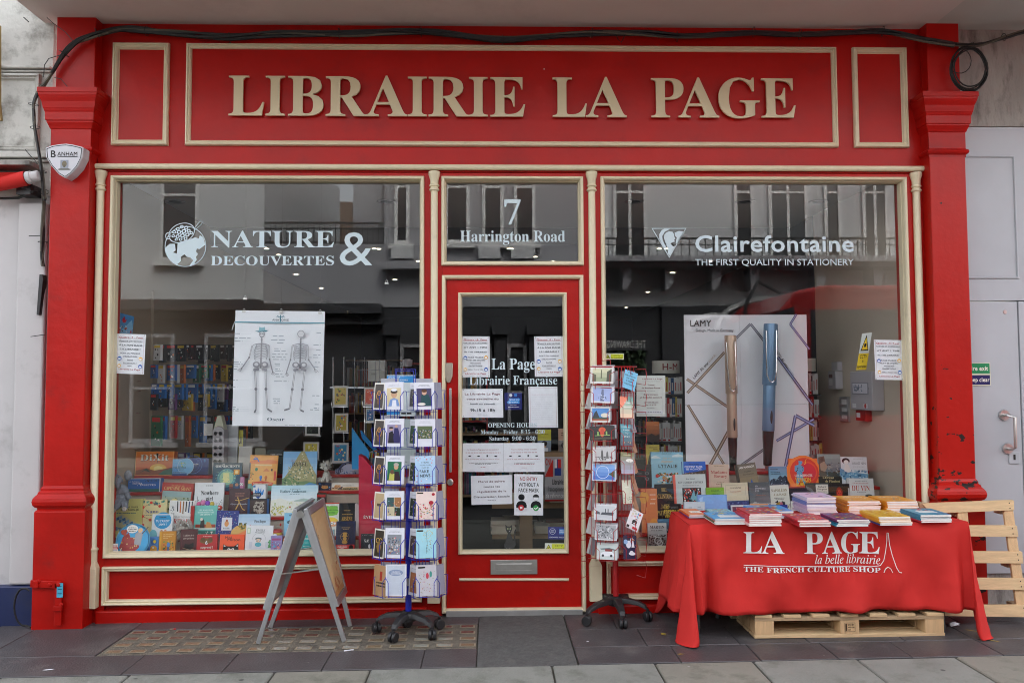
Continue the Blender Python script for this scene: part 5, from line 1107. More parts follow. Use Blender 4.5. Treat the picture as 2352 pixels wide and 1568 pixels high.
bl('B',1070,658,1380,900,3,'eae6da',[('hill',[(0,.25),(.1,.35),(.2,.62),(.3,.6),(.35,.4),(.5,.42),(.7,.5),(1,.42)],.0,'e8c898'),('b',101,.08,.3,.36,.72,30,.08,['d8a060','e8b878','c88848']),('b',102,.4,.08,1,.3,60,.08,['4a5030','6a6a3a','2f3a24','8a7a4a']),('b',103,0,.2,.3,.4,16,.07,['a06a30','8a5020']),('p',[(.22,.1),(.25,.25),(.34,.4),(.36,.48),(.41,.5),(.42,.42),(.38,.3),(.42,.1)],'4a3028'),('t','La naissance',.62,.70,.07,'8a8070','s',.42),('t','du monde',.58,.6,.07,'8a8070','s',.32),('t','en cent épisodes',.58,.52,.04,'8a8070','s',.34)],'wide cream book with a kneeling dark figure in a savanna',th=.014,lean=9)
bl('B',1110,503,1382,657,4,'9a9cb8',[('ring',.6,.12,.46,.06,'5a6080'),('c',.6,.12,.40,'b8bcd0'),('b',111,.3,.02,.95,.6,40,.1,['e8eaf4','7a90c0','4a6aa0','d0d4e4']),('ring',.15,.72,.10,.03,'4a4e60'),('ring',.28,.8,.06,.02,'4a4e60')],'lilac grey puzzle ball box behind the white unicorn',th=.08,lean=0,name='game_box',cat='game box')
# second row
bl('A',98,1000,362,1388,1,'cfc878',[('t','QUI SUIS-JE',.58,.70,.05,'202018','x',.62),('t','QUE SUIS',.6,.77,.04,'202018','x',.5),('tl',.1,.8,.62,.018,'3a6a70'),('p',[(.02,.3),(.5,.02),(.98,.1),(.98,.3),(.3,.62),(.1,.5)],'bdb98c')]+[('p',[(.1+.13*i+.06*j,.5-.05*i+.02*j),(.2+.13*i+.06*j,.53-.05*i+.02*j),(.22+.13*i+.06*j,.46-.05*i+.02*j),(.12+.13*i+.06*j,.43-.05*i+.02*j)],'3a6890' if (i+j) % 2 else '7aa0b8') for i in range(5) for j in range(3)]+[('t','6-99',.13,.06,.035,'303020','x'),('b',6,.05,.15,.5,.28,12,.12,['3a6890','6a90a8'])],'yellow green guessing game box under the elephant',th=.05,lean=5,name='game_box',cat='game box')
bl('A',302,1012,580,1340,1,'e0d29a',[('r',0,0,.05,1,'3a5a9a'),('b',121,.05,.85,.98,.98,30,.12,['3a8a7a','5aa890','2a6a70','c8d8a0']),('b',122,.05,.05,.22,.9,30,.1,['3a8a7a','7ab8a0','2a7080','f0f0e0'])]+[('l',[(.25,.8),(.5,.92),(.78,.82)],.012,'b04030'),('l',[(.25,.8),(.25,.35)],.012,'b04030'),('l',[(.25,.56),(.5,.46)],.012,'b04030'),('t','Nano',.54,.64,.085,'5a6088','b',.42),('tl',.3,.8,.58,.015,'808078')]+[('c',x,y,.045,'d8402c') for x,y in ((.25,.8),(.5,.92),(.78,.82),(.25,.56),(.5,.46),(.28,.33))],'cream science book with a red molecule diagram',lean=9,roll=-1)
bl('A',594,1014,818,1300,1,'e4e4e2',[('t','RIVAIN',.58,.38,.12,'b02c28','b',.72),('t',"ret de l'apprenti",.58,.54,.05,'8a8a88','i',.7),('b',131,.08,.02,.4,.3,30,.05,['404448','909498']),('b',132,.05,.6,.25,.85,18,.06,['404448','909498'])]+[('l',[(.32+.12*i,.98),(.35+.11*i,.7-.03*(i % 3))],.045,c_) for i,c_ in enumerate(('20242a','c86a28','8a6030','20242a','2a4a80','5a5a60'))],'white notebook cover with a row of upright pens',lean=9,roll=1.5)
bl('A',802,1062,832,1312,1,'a82420',[],'thin red book spine beside the teal animal book',th=.12,lean=5)
bl('A',832,1060,1038,1312,1,'5cb0a8',[('g',0,.1,1,1,'5ab0a4','78c4bc',3),('t','LES ANIMAUX',.5,.83,.045,'eaf6f2','x',.62),('t','SE BROSSENT-ILS',.5,.76,.045,'eaf6f2','x',.72),('t','LES DENTS ?',.5,.69,.045,'eaf6f2','x',.5),('r',.08,.3,.95,.4,'a84a38'),('p',[(.28,.28),(.3,.55),(.38,.6),(.46,.5),(.48,.28)],'3a3430'),('e',.33,.56,.06,.05,'e8e0d0'),('p',[(.52,.28),(.56,.48),(.72,.46),(.82,.28)],'c89050'),('r',.05,.24,.97,.28,'d8e0d8'),('r',.05,.05,.97,.2,'2f7068'),('b',141,.1,.05,.9,.2,14,.08,['6ab0a0','e8e8e0'])],'teal picture book with a dog and cat on a bench',lean=9)
bl('A',1032,1104,1230,1316,1,'2c3a86',[('b',151,.03,.03,.97,.97,90,.045,['e8d080','e06a50','e8e8f0','6ab0d0']),('r',.25,.25,.72,.74,'dde0e8'),('e',.48,.5,.1,.11,'e0a060'),('c',.48,.62,.05,'b06040'),('t','BAKER',.48,.30,.06,'30343c','b',.3)],'navy patterned book with a small white picture label',lean=8,roll=.8)
bl('A',1226,1136,1515,1320,1,'c8dcec',[('g',0,.4,1,1,'d0e0ec','a8cce8',4),('e',.12,.1,.32,.42,'d8b060'),('b',161,.0,.3,.3,.62,26,.1,['7a7a40','a89040','5a6030']),('e',.4,.45,.045,.07,'c83a30'),('t','Pico Bogue',.7,.62,.12,'5a6068','b',.36),('hill',[(0,.1),(.3,.3),(.6,.12),(1,.14)],0,'e88a50')],'sky blue comic album with a round sandy rock',lean=9)
bl('B',523,1004,720,1290,1,'8ccae8',[('t','HÉROS',.5,.86,.08,'28406a','x',.42),('e',.45,.6,.28,.1,'3a5a70'),('c',.5,.62,.10,'d0b8a8'),('p',[(.2,.2),(.25,.5),(.75,.5),(.8,.2),(.5,.1)],'4a90c8'),('r',.28,.44,.72,.5,'2a4a68')],'light blue children book with a striped cup animal',lean=8)
bl('B',755,890,1152,1296,1,'e6e8e0',[('b',171,.55,.62,.99,.9,30,.2,['7cc24a']),('e',.76,.74,.22,.14,'86cc50'),('t','Poussez-vous',.76,.76,.05,'2a6a30','b',.4),('t','les moches !',.74,.68,.05,'2a6a30','b',.34),('e',.55,.9,.06,.05,'3a90d0'),('e',.78,.42,.2,.14,'f0d04a'),('e',.66,.42,.1,.09,'d85030'),('e',.84,.36,.12,.08,'e8b088'),('c',.8,.38,.04,'f4f4f0'),('c',.88,.37,.03,'f4f4f0'),('c',.8,.38,.016,'202020'),('e',.62,.3,.08,.06,'3a9a90'),('r',.0,.965,1,1,'c84a3a')],'white comic with a green burst and a blond cartoon head',lean=8)
bl('B',1335,900,1384,1290,1,'c8c6c4',[],'grey white book edge beside the tall pink stand',th=.12,lean=3)
bl('B',1152,892,1336,1170,1,'15181c',[('r',.05,.04,.95,.96,'1b2026'),('tl',.3,.72,.76,.025,'b09050'),('tl',.2,.85,.64,.03,'a88848'),('t','ARSÈNE',.5,.46,.12,'c8a050','b',.68),('t','LUPIN',.55,.24,.12,'c8a050','b',.55)],'black book with golden serif lettering',lean=6)
# front row
bl('A',408,1338,520,1490,0,'4a8ad0',[('t','BATAMEUH',.14,.5,.08,'e8f0f8','x',.2),('r',0,.0,.22,1,'30609a'),('e',.62,.3,.28,.22,'d8a030'),('e',.65,.72,.26,.16,'2f6ab0'),('e',.7,.74,.12,.1,'e8d040'),('c',.6,.38,.08,'f0e8d0'),('r',.2,0,1,.08,'7ab050')],'small blue card game box with a yellow snail',th=.03,lean=2,name='game_box',cat='game box')
bl('A',524,1288,670,1490,0,'cc8a28',[('r',0,0,.14,1,'d8a030'),('t','Les devinettes',.55,.84,.05,'f6e4a0','s',.64),('t','de la langue',.5,.76,.05,'f6e4a0','s',.52),('t','au chat',.4,.68,.05,'f6e4a0','s',.3),('b',181,.2,.1,.95,.6,50,.14,['7a9a40','c05a28','d8a848','4a6a38']),('e',.58,.4,.1,.12,'5a8ac8'),('r',.52,.15,.64,.32,'4a5a8a')],'mustard orange book with a jungle figure',lean=5)
bl('A',712,1270,862,1486,0,'4a1a20',[('r',.06,.04,.94,.96,'5a2028'),('r',.09,.06,.91,.94,'4a1a20'),('t',"L'affaire de la",.5,.72,.06,'e8dcd0','i',.64),('t','pipe qui fume',.5,.6,.06,'e8dcd0','i',.66),('p',[(.2,.2),(.3,.42),(.55,.38),(.8,.46),(.85,.3),(.6,.14),(.4,.2)],'161214'),('l',[(.15,.25),(.6,.16),(.85,.2)],.02,'c8b090'),('b',7,.08,.06,.92,.12,12,.05,['a07848'])],'burgundy book with a black smoking pipe',lean=6)
bl('A',862,1316,1045,1486,0,'b82a2e',[('t','6',.48,.5,.2,'20345a','x'),('e',.46,.66,.32,.14,'7a5a30'),('e',.3,.74,.12,.1,'6a4a28'),('e',.66,.74,.12,.1,'6a4a28'),('t','6',.48,.48,.2,'e8f0f8','x'),('t','surprend !',.5,.28,.12,'f0e8e0','x',.6),('tl',.25,.8,.1,.04,'f0d0c8'),('tl',.3,.75,.88,.03,'f0d0c8')],'bright red card game with brown arms and a big digit',th=.025,lean=5,name='game_box',cat='game box')
bl('A',1055,1316,1285,1482,0,'ef5a2c',[('r',0,0,.05,1,'1c2430'),('t','Moi',.38,.78,.13,'6a2a18','x',.26),('t','Milton',.6,.66,.14,'6a2a18','x',.5),('p',[(.18,0),(.2,.5),(.34,.38),(.62,.38),(.78,.54),(.8,.2),(.72,0)],'16181c'),('p',[(.22,.36),(.22,.46),(.3,.38)],'e8e8e4'),('p',[(.7,.4),(.76,.48),(.76,.36)],'e8e8e4'),('e',.5,.1,.2,.14,'eceae6'),('c',.42,.22,.05,'eceae6'),('c',.58,.22,.05,'eceae6'),('c',.42,.22,.018,'101010'),('c',.58,.22,.018,'101010')],'orange picture book with a black and white cat face',lean=7,roll=.5)
bl('B',80,1146,390,1456,0,'e4e6ea',[('t','ÉMILE',.54,.79,.07,'383c44','b',.34),('t','fait la politique',.52,.73,.04,'383c44','b',.38),('ring',.5,.48,.25,.008,'9aa0a8',28,0,180),('r',.14,.18,.26,.42,'d0d6e0'),('r',.74,.18,.86,.42,'d0d6e0'),('r',.22,.16,.78,.22,'dde2ea'),('e',.48,.52,.12,.05,'5a7078'),('e',.48,.46,.10,.07,'e8c8a8'),('c',.43,.46,.035,'30343c'),('c',.53,.46,.035,'30343c'),('c',.43,.46,.025,'dde4ea'),('c',.53,.46,.025,'dde4ea'),('e',.48,.32,.12,.08,'5ab0c0'),('b',191,.82,.2,.98,.5,18,.1,['4a9a5a','6ab878']),('r',.05,.7,.17,.92,'b8d0b8'),('r',.07,.73,.15,.89,'e8ecd8'),('tl',.25,.75,.05,.012,'9098a0')],'white picture book with a small boy in an armchair',lean=8,roll=1)
bl('B',377,1262,505,1454,0,'9a90c8',[('t','tartines',.5,.78,.05,'6a3a80','b',.6),('r',.1,.74,.9,.86,'b0508a'),('b',201,.08,.1,.92,.7,30,.16,['60a8d8','e890a8','4a70b8','c8d8f0','d05a70']),('c',.35,.4,.12,'70b8e0'),('c',.7,.32,.12,'e8a0a8')],'small lilac box with two cartoon children',th=.03,lean=2,name='game_box',cat='game box')
bl('B',515,1300,575,1452,0,'c86828',[('b',211,.1,.1,.9,.9,16,.4,['e8c040','a83828','2a2018'])],'small orange box half hidden by the folding board',th=.03,lean=2,name='game_box',cat='game box')
bl('B',713,1192,838,1452,0,'2ea8a8',[('tl',.3,.8,.82,.02,'dff2f0'),('tl',.3,.8,.77,.02,'dff2f0'),('tl',.2,.9,.62,.02,'dff2f0'),('tl',.2,.9,.57,.02,'dff2f0'),('tl',.25,.85,.42,.02,'dff2f0'),('tl',.25,.85,.28,.02,'dff2f0'),('c',.35,.1,.06,'c8d860'),('c',.6,.1,.06,'c8d860'),('c',.82,.1,.06,'c8d860')],'bright teal booklet seen through the folding board',lean=5)
bl('B',1000,1192,1097,1442,0,'a8c8cc',[('r',.85,0,1,1,'8ab0b8'),('tl',.2,.8,.7,.02,'6a9098')],'pale blue green booklet right of the folding board',lean=5)
bl('B',1118,1100,1338,1446,0,'1c2644',[('r',.04,.03,.96,.97,'26305a'),('r',.07,.05,.93,.95,'1c2644'),('t','Arsène Lupin',.5,.78,.04,'c8a868','b',.46),('tl',.35,.65,.74,.014,'c8a868'),('ring',.46,.5,.22,.015,'b89048'),('c',.46,.44,.10,'c09850'),('r',.36,.52,.56,.64,'c09850'),('r',.30,.5,.62,.52,'c09850'),('e',.46,.33,.15,.06,'b08840'),('r',.0,.03,.98,.25,'b82a28'),('tl',.1,.6,.2,.016,'f0d8d0'),('tl',.1,.6,.16,.016,'f0d8d0'),('t','LUPIN',.32,.11,.03,'f4ece8','x',.2),('e',.8,.14,.12,.1,'241c1c')],'navy book with a gold top hat portrait and red band',lean=7)
bl('B',1407,1240,1552,1446,0,'141c28',[('t','KA!',.42,.55,.15,'f0f0ec','b',.4),('l',[(.2,.8),(.3,.4),(.5,.2),(.6,.3)],.05,'262e3c'),('b',221,.05,.02,.95,.1,12,.06,['c8c8c8']),('b',222,.05,.9,.95,.97,12,.06,['c8c8c8']),('e',.66,.32,.08,.12,'d8dce0')],'black book with white capitals beside the pink stand',lean=4)
# tall pink and blue magazine stands with magazines
def magstand(name,pts,Y,th,col,label):
    q = MB().prism([(W(x,y,Y).x,W(x,y,Y).z) for x,y in pts],Y,Y+th); me = q.mesh(name,M['print']); a = me.color_attributes.new('Col','FLOAT_COLOR','CORNER'); a.data.foreach_set('color',list(lin(col))*len(me.loops))
    o = bpy.data.objects.new(name,me); COL.objects.link(o); tag(o,label,'display stand'); return o
bt = lambda x,y: tf('B',x,y)
zb4 = 1262
o = magstand('magazine_stand',[(823.8,zb4),(877,zb4),(877,bt(0,640)[1]),bt(1530,480),bt(1440,370),(823.8,bt(0,340)[1])],.20,.10,'c8304a','tall raspberry pink cardboard display stand with a slanting top')
vinyl('ÉVIDENCE',834.5,884,1190,1183.5,.198,'b',o,'stand_lettering','clothprint')
o = magstand('magazine_stand',[bt(1305,500),bt(1490,500),bt(1500,300),bt(1305,30)],.60,.02,'3a9ad8','sky blue cardboard stand side with a slanting edge')
o = magstand('magazine_stand',[bt(1400,60),bt(1410,60),bt(1600,290),bt(1560,300),bt(1420,150)],.75,.02,'3088c8','sky blue cardboard stand edge behind the first blue side')
for i in range(8):
    x = 1400+i*24; c_ = ['a8b8a0','3a5a8a','8a4a9a','2f6a4a','b8b8c0','4a88a8','c86a30','304a80'][i]
    bk('B',x,285+8*(i % 3),x+40,480,4,c_,[('r',.1,.6,.9,.9,['e8e8e0','d8c040','c83838'][i % 3])],'magazine standing in the blue rack, %s from its left end' % ['first','second','third','fourth','fifth','sixth','seventh','eighth'][i],th=.004,lean=8,yaw=-25,name='magazine',cat='magazine',px=True,group='magazines in the blue rack',dY=-.05+.01*i)
# white cat comic, jamy etc
bl('A',455,1136,640,1345,1,'dfe4e6',[('r',.0,.0,1,.0,'dfe4e6'),('e',.52,.74,.42,.34,'2f9ad0'),('r',0,.96,1,1,'dfe4e6'),('t',"TU L'AS DIT",.52,.68,.085,'f4f8fa','x',.66),('t','JAMY !',.52,.54,.085,'f4f8fa','x',.38),('tl',.35,.7,.86,.03,'1a4a70'),('e',.1,.1,.2,.28,'78c0c8'),('c',.5,.3,.07,'c88868'),('c',.68,.31,.07,'d89878'),('r',.4,0,.8,.22,'c8c8c8')],'white book with a big blue speech half circle',lean=8,dY=-.05)
# round tray
c_ = W(*tf('A',300,1370),.12); rt = MB().lathe([(0,.0),(.098,.0),(.108,.010),(.111,.010),(.105,-.004),(0,-.006)],(0,0,0),40,M=Matrix.Rotation(R(90),4,'X')).build('round_tray',mat('sky_blue_melamine',(.10,.42,.70),.25),loc=(c_.x,c_.y,c_.z),rot=(R(-12),0,0)); tag(rt,'round sky blue tray with a knight on a red horse','tray')
Art(.22,.22).run([('c',.5,.5,.455,'3aa8e0'),('p',[(.12,.3),(.2,.62),(.36,.74),(.42,.6),(.72,.6),(.7,.3),(.5,.12),(.3,.14)],'a83030'),('b',231,.15,.15,.7,.6,24,.06,['d8b850','8a2020','e8d890']),('e',.2,.76,.08,.06,'c05a38'),('p',[(.14,.7),(.26,.84),(.34,.8),(.26,.64)],'b84838'),('p',[(.55,.4),(.56,.7),(.68,.8),(.78,.7),(.74,.36)],'a8a8b0'),('c',.7,.8,.07,'e8c090'),('l',[(.76,.7),(.92,.9)],.025,'5a4040'),('e',.46,.84,.17,.12,'f4f4f0'),('tl',.36,.56,.87,.02,'505050'),('tl',.34,.58,.82,.02,'505050'),('tl',.36,.56,.77,.02,'505050'),('l',[(.2,.3),(.14,.1),(.3,.06)],.03,'e8d8c0'),('l',[(.45,.14),(.5,.05)],.03,'e8d8c0')]).build('tray_print',rt,(-.11,-.011,-.11))
bl('A',78,1395,160,1478,0,'e8e4e6',[('r',.0,.4,1,.62,'c83a3a'),('tl',.08,.92,.82,.05,'c06060'),('tl',.08,.92,.7,.05,'c06060'),('tl',.1,.9,.48,.06,'f0e0e0'),('tl',.08,.92,.28,.05,'6060a0'),('tl',.08,.92,.12,.05,'6060a0')],'small red and white notice sticker at the bottom corner of the left window',th=.001,lean=0,name='window_sticker',cat='sticker',dY=-.103,px=True,group=None)
# music box
m0 = W(*tf('B',445,1262),SY[0]+.06); mbx = empty('music_box',(m0.x,m0.y,m0.z-.001)); tag(mbx,'round red and yellow crank music box behind the lilac box','music box')
MB().lathe([(0,0),(.036,0),(.038,.004),(.038,.028),(.036,.030)],n=24).build('drum',mat('yellow_tin',(.62,.42,.04),.35),mbx)
MB().lathe([(.039,.028),(.039,.036),(.030,.046),(0,.048)],n=24).build('lid',M['shelf_red'],mbx)
MB().tube([(0,0,.046),(0,0,.062),(.026,0,.064),(.026,0,.068)],.0018,6).build('crank',M['chrome'],mbx); MB().ell((.026,0,.076),(.006,.006,.010)).build('crank_knob',M['shelf_red'],mbx)
MB().ell((.0,-.036,.014),(.014,.004,.009)).build('painted_mouse',M['paper'],mbx)
# pink figure tube
p_ = W(*tf('A',1274,905),SY[3]); pt = MB().lathe([(0,0),(.0165,0),(.0165,.095),(.014,.099),(0,.099)],n=20).build('pink_tube',mat('pink_plastic',(.60,.24,.42),.4),loc=(p_.x,p_.y,SZ[3])); tag(pt,'small pink cylinder figure with two round eyes beside the teal comic','toy')
Art(.03,.09).run([('e',.3,.55,.22,.12,'f4f4f4'),('e',.72,.55,.22,.12,'f4f4f4'),('e',.32,.54,.08,.05,'101010'),('e',.7,.54,.08,.05,'101010')]).build('face_print',pt,(-.015,-.0172,0))
# ---- soft toys
def fuzz(o,strength=.004,sc=.02):
    tx = bpy.data.textures.new('fur','CLOUDS'); tx.noise_scale = sc
    s_ = o.modifiers.new('sub','SUBSURF'); s_.levels = s_.render_levels = 2
    d = o.modifiers.new('fur','DISPLACE'); d.texture = tx; d.strength = strength; d.texture_coords = 'GLOBAL'
def skin(name,nodes,edges,mat_,parent,loc=(0,0,0),sub=2):
    me = bpy.data.meshes.new(name); me.from_pydata([n_[0] for n_ in nodes],edges,[]); me.materials.append(mat_)
    o = bpy.data.objects.new(name,me); COL.objects.link(o); o.parent = parent; o.location = loc
    o.modifiers.new('skin','SKIN')
    for i,n_ in enumerate(nodes):
        sv = me.skin_vertices[0].data[i]; r_ = n_[1]; sv.radius = (r_,r_) if not isinstance(r_,tuple) else r_
    me.skin_vertices[0].data[0].use_root = True
    s_ = o.modifiers.new('sub','SUBSURF'); s_.levels = s_.render_levels = sub
    tx = bpy.data.textures.get('plush') or bpy.data.textures.new('plush','CLOUDS'); tx.noise_scale = .012
    d = o.modifiers.new('fur','DISPLACE'); d.texture = tx; d.strength = .006
    for p in me.polygons: p.use_smooth = True
    return o
plush = lambda n_,c_: mat(n_,c_,.95,var=.18,vscale=60,bump=.8,bscale=300,spec=.1)
pg_,pw_,pc_ = plush('grey_plush',(.20,.22,.26)),plush('white_plush',(.62,.60,.54)),plush('cream_plush',(.42,.38,.34))
K = .25635*(SY[1]-.1+5.2)/1829
e0_ = W(*tf('A',185,1095),SY[1]-.10); el = empty('elephant_toy',(e0_.x,e0_.y,e0_.z)); tag(el,'grey plush elephant sitting at the left end of the window display','soft toy')
skin('body',[((0,.01,.22*1.0*.33),.045),((0,.005,.13),.040),((0,0,.175),.026),((.042,-.03,.035),.022),((.058,-.055,-.005+.02),.020),((-.012,-.04,.03),.022),((-.012,-.06,-.002+.01),.021),((.045,-.015,.115),.016),((.07,-.03,.075),.016),((-.045,-.01,.12),.017),((-.052,-.02,.07),.016)],[(0,1),(1,2),(0,3),(3,4),(0,5),(5,6),(1,7),(7,8),(1,9),(9,10)],pg_,el)
skin('head',[((0,-.015,.215),.043),((-.012,-.03,.205),.036),((-.0,-.05,.19),.022),((.004,-.06,.165),.014),((.012,-.062,.145),.011)],[(0,1),(1,2),(2,3),(3,4)],pg_,el)
MB().ell((.044,.0,.228),(.026,.012,.036)).build('ear',pg_,el); MB().ell((-.046,.0,.225),(.024,.012,.034)).build('ear',pg_,el)
for sx_ in (-.022,.012): MB().ell((sx_,-.064,.222),.0035).build('eye',M['black_pl'],el)
for sx_,sz_ in ((.058,.018),(-.012,.010)): MB().ell((sx_,-.078,sz_),(.016,.004,.016)).build('foot_sole',pc_,el)
fuzz
# unicorn
e0_ = W(*tf('B',1010,650),SY[3]); un = empty('unicorn_toy',(e0_.x,e0_.y,W(*tf('B',1010,655),SY[3]).z)); tag(un,'white plush unicorn with a shaggy mane sitting on the blue owl box','soft toy')
skin('body',[((0,.03,.035),.030),((.0,.015,.062),.024),((.002,.0,.088),.018),((-.016,-.02,.02),.012),((-.02,-.035,.008),.011),((.016,-.02,.02),.012),((.02,-.035,.008),.011),((-.035,.01,.012),.013),((.036,.01,.012),.013)],[(0,1),(1,2),(1,3),(3,4),(1,5),(5,6),(0,7),(0,8)],pw_,un)
skin('head',[((0,-.002,.105),.021),((.004,-.02,.098),.017),((.008,-.036,.086),.014)],[(0,1),(1,2)],pw_,un)
mn = MB(); rq = random.Random(5)
for i in range(150):
    a = rq.uniform(-1,1); b_ = rq.uniform(0,1); p0 = Vector((rq.uniform(-.018,.018),rq.uniform(-.005,.02),.10+.03*b_)); d_ = Vector((a*1.0,rq.uniform(-.2,.4),.6*b_+rq.uniform(-.4,.5))).normalized()*rq.uniform(.022,.05)
    s_ = d_.cross(Vector((0,1,0))).normalized()*.0022; mn.add([p0-s_,p0+s_,p0+d_*.6+s_+Vector((0,0,-.002)),p0+d_],[(0,1,2,3)])
for i in range(40):
    a = rq.uniform(-.6,.6); p0 = Vector((-.035+rq.uniform(-.008,.008),.02,.02)); d_ = Vector((-.6+a*.5,-.2,a)).normalized()*.03; s_ = Vector((0,0,.002)); mn.add([p0-s_,p0+s_,p0+d_],[(0,1,2)])
tag(mn.build('mane',pw_,un),kind='stuff')
MB().lathe([(.006,0),(.004,.012),(0,.026)],(0,-.012,.124),10).build('horn',mat('silver_cloth',(.45,.45,.48),.35,metal=.6),un)
for sx_ in (-.012,.016): MB().ell((sx_,-.030,.106),.003).build('eye',M['black_pl'],un)
# rabbit
e0_ = W(*tf('A',765,1385),SY[1]-.03); rb = empty('rabbit_toy',(e0_.x,e0_.y-.02,e0_.z)); tag(rb,'cream plush rabbit with drooping ears behind the burgundy book','soft toy')
skin('body',[((0,.02,.06),.036),((0,.01,.10),.028),((-.045,-.01,.03),.016),((-.06,-.03,.008),.015),((.05,-.01,.05),.015),((-.04,-.01,.09),.012),((-.058,-.02,.055),.012)],[(0,1),(0,2),(2,3),(0,4),(1,5),(5,6)],pc_,rb)
skin('head',[((0,0,.135),.028),((0,-.018,.128),.021)],[(0,1)],pc_,rb)
skin('ear',[((-.018,0,.155),.009),((-.036,-.004,.140),.011),((-.046,-.006,.10),.013),((-.044,-.006,.08),.009)],[(0,1),(1,2),(2,3)],pc_,rb)
skin('ear',[((.018,0,.155),.009),((.036,-.004,.142),.011),((.048,-.006,.112),.013),((.046,-.006,.09),.009)],[(0,1),(1,2),(2,3)],pc_,rb)
for sx_ in (-.012,.012): MB().ell((sx_,-.034,.135),.0028).build('eye',M['black_pl'],rb)
# curly worm toy
for i,(x,y,r_,c_) in enumerate(((885,1042,.016,(.65,.12,.28)),(925,1030,.019,(.7,.25,.45)),(965,1034,.018,(.25,.08,.5)),(1005,1040,.016,(.6,.45,.08)))):
    p = W(*tf('A',x,y),SY[1]+.05); 
    if i == 0: wm = empty('caterpillar_toy',(p.x,p.y,p.z)); tag(wm,'bright pink and purple caterpillar toy above the teal animal book','soft toy'); base_ = p
    MB().ell(tuple(p-base_),(r_,r_*.8,r_)).build('body_ball',mat('toy_colour_%d' % i,c_,.8),wm)
p = W(*tf('A',1075,1075),SY[1]+.04); MB().ell(tuple(p-base_),.017).build('head',mat('toy_red',(.5,.05,.03),.5),wm); MB().ell(tuple(p-base_+Vector((-.002,-.014,.003))),.006).build('eye',M['paper'],wm)
# giant grey pencil with round studs
a = W(*tf('A',1056,682),.72); pe = empty('giant_pencil',(a.x,.72,SZ[4]-.05)); tag(pe,'giant grey upright pencil display with two rows of round holes and pale tip','display')
ht = W(*tf('A',1056,370),.72).z-pe.location.z; tp = W(*tf('A',1056,250),.72).z-pe.location.z; hw = (W(*tf('A',1110,500),.72).x-W(*tf('A',1006,500),.72).x)/2
MB().prism([(-hw,0),(hw,0),(hw,ht-.01),(hw*.6,ht+.012),(0,ht+.02),(-hw*.6,ht+.012),(-hw,ht-.01)],0,.09).build('shaft',M['grey_box'],pe,bevel=.004)
MB().prism([(-hw*.98,ht-.008),(-hw*.6,ht+.013),(0,ht+.021),(hw*.6,ht+.013),(hw*.98,ht-.008),(hw*.36,tp),(-hw*.3,tp)][::1],.01,.08).build('tip',mat('ivory_plastic',(.58,.60,.45),.4),pe,bevel=.004)
for j in range(7):
    for sx_ in (-.42,.42):
        MB().lathe([(.0,-.004),(.011,-.004),(.013,.001)],(0,0,0),16,M=Matrix.Translation((sx_*hw,-.004,ht-.032-.051*j))@Matrix.Rotation(R(90),4,'X')).build('round_stud',M['black_pl'],pe)
# anatomy poster hanging by clips
Yp = .13; ap = [W(542,712.5,Yp),W(747,716,Yp),W(741.5,981,Yp),W(534,977.5,Yp)]
pw,ph = ap[1].x-ap[0].x,ap[0].z-ap[3].z; dx_ = ap[3].x-ap[0].x
po = empty('anatomy_poster',(ap[3].x,Yp,ap[3].z)); tag(po,'white hanging poster with two drawn skeletons inside the left window','poster')
def pfn(p): # slight curl and shear
    x,y,z = p; t = z/ph; return (x*(1+.0*t)-dx_*t,y-.012*math.sin(t*3.0)*.6-.006*math.cos(x/pw*6.3),z-.009*x/pw)
gm_ = MB(); nx,nz = 10,14
gm_.add([pfn((pw*i/nx,0,ph*j/nz)) for j in range(nz+1) for i in range(nx+1)],[(j*(nx+1)+i,j*(nx+1)+i+1,(j+1)*(nx+1)+i+1,(j+1)*(nx+1)+i) for j in range(nz) for i in range(nx)],True)
gm_.build('sheet',M['paper'],po)
A_ = Art(pw,ph); bone,bone2,tl_ = '8e8e96','74747c','3a7a8c'
def seg(A,a,b,wd,col=bone):
    n_ = 5; A.l([(a[0]+(b[0]-a[0])*i/n_,a[1]+(b[1]-a[1])*i/n_) for i in range(n_+1)],wd,col)
A_.r(0,.892,1,.902,'5a98aa'); A_.t('ANATOMIE',.5,.912,.018,'3a4450','s',.185); A_.l([(.45,.945),(.55,.945)],.004,tl_); A_.l([(.5,.965),(.5,.905)],.01,tl_); A_.l([(.46,.96),(.5,.94),(.54,.96)],.006,tl_)
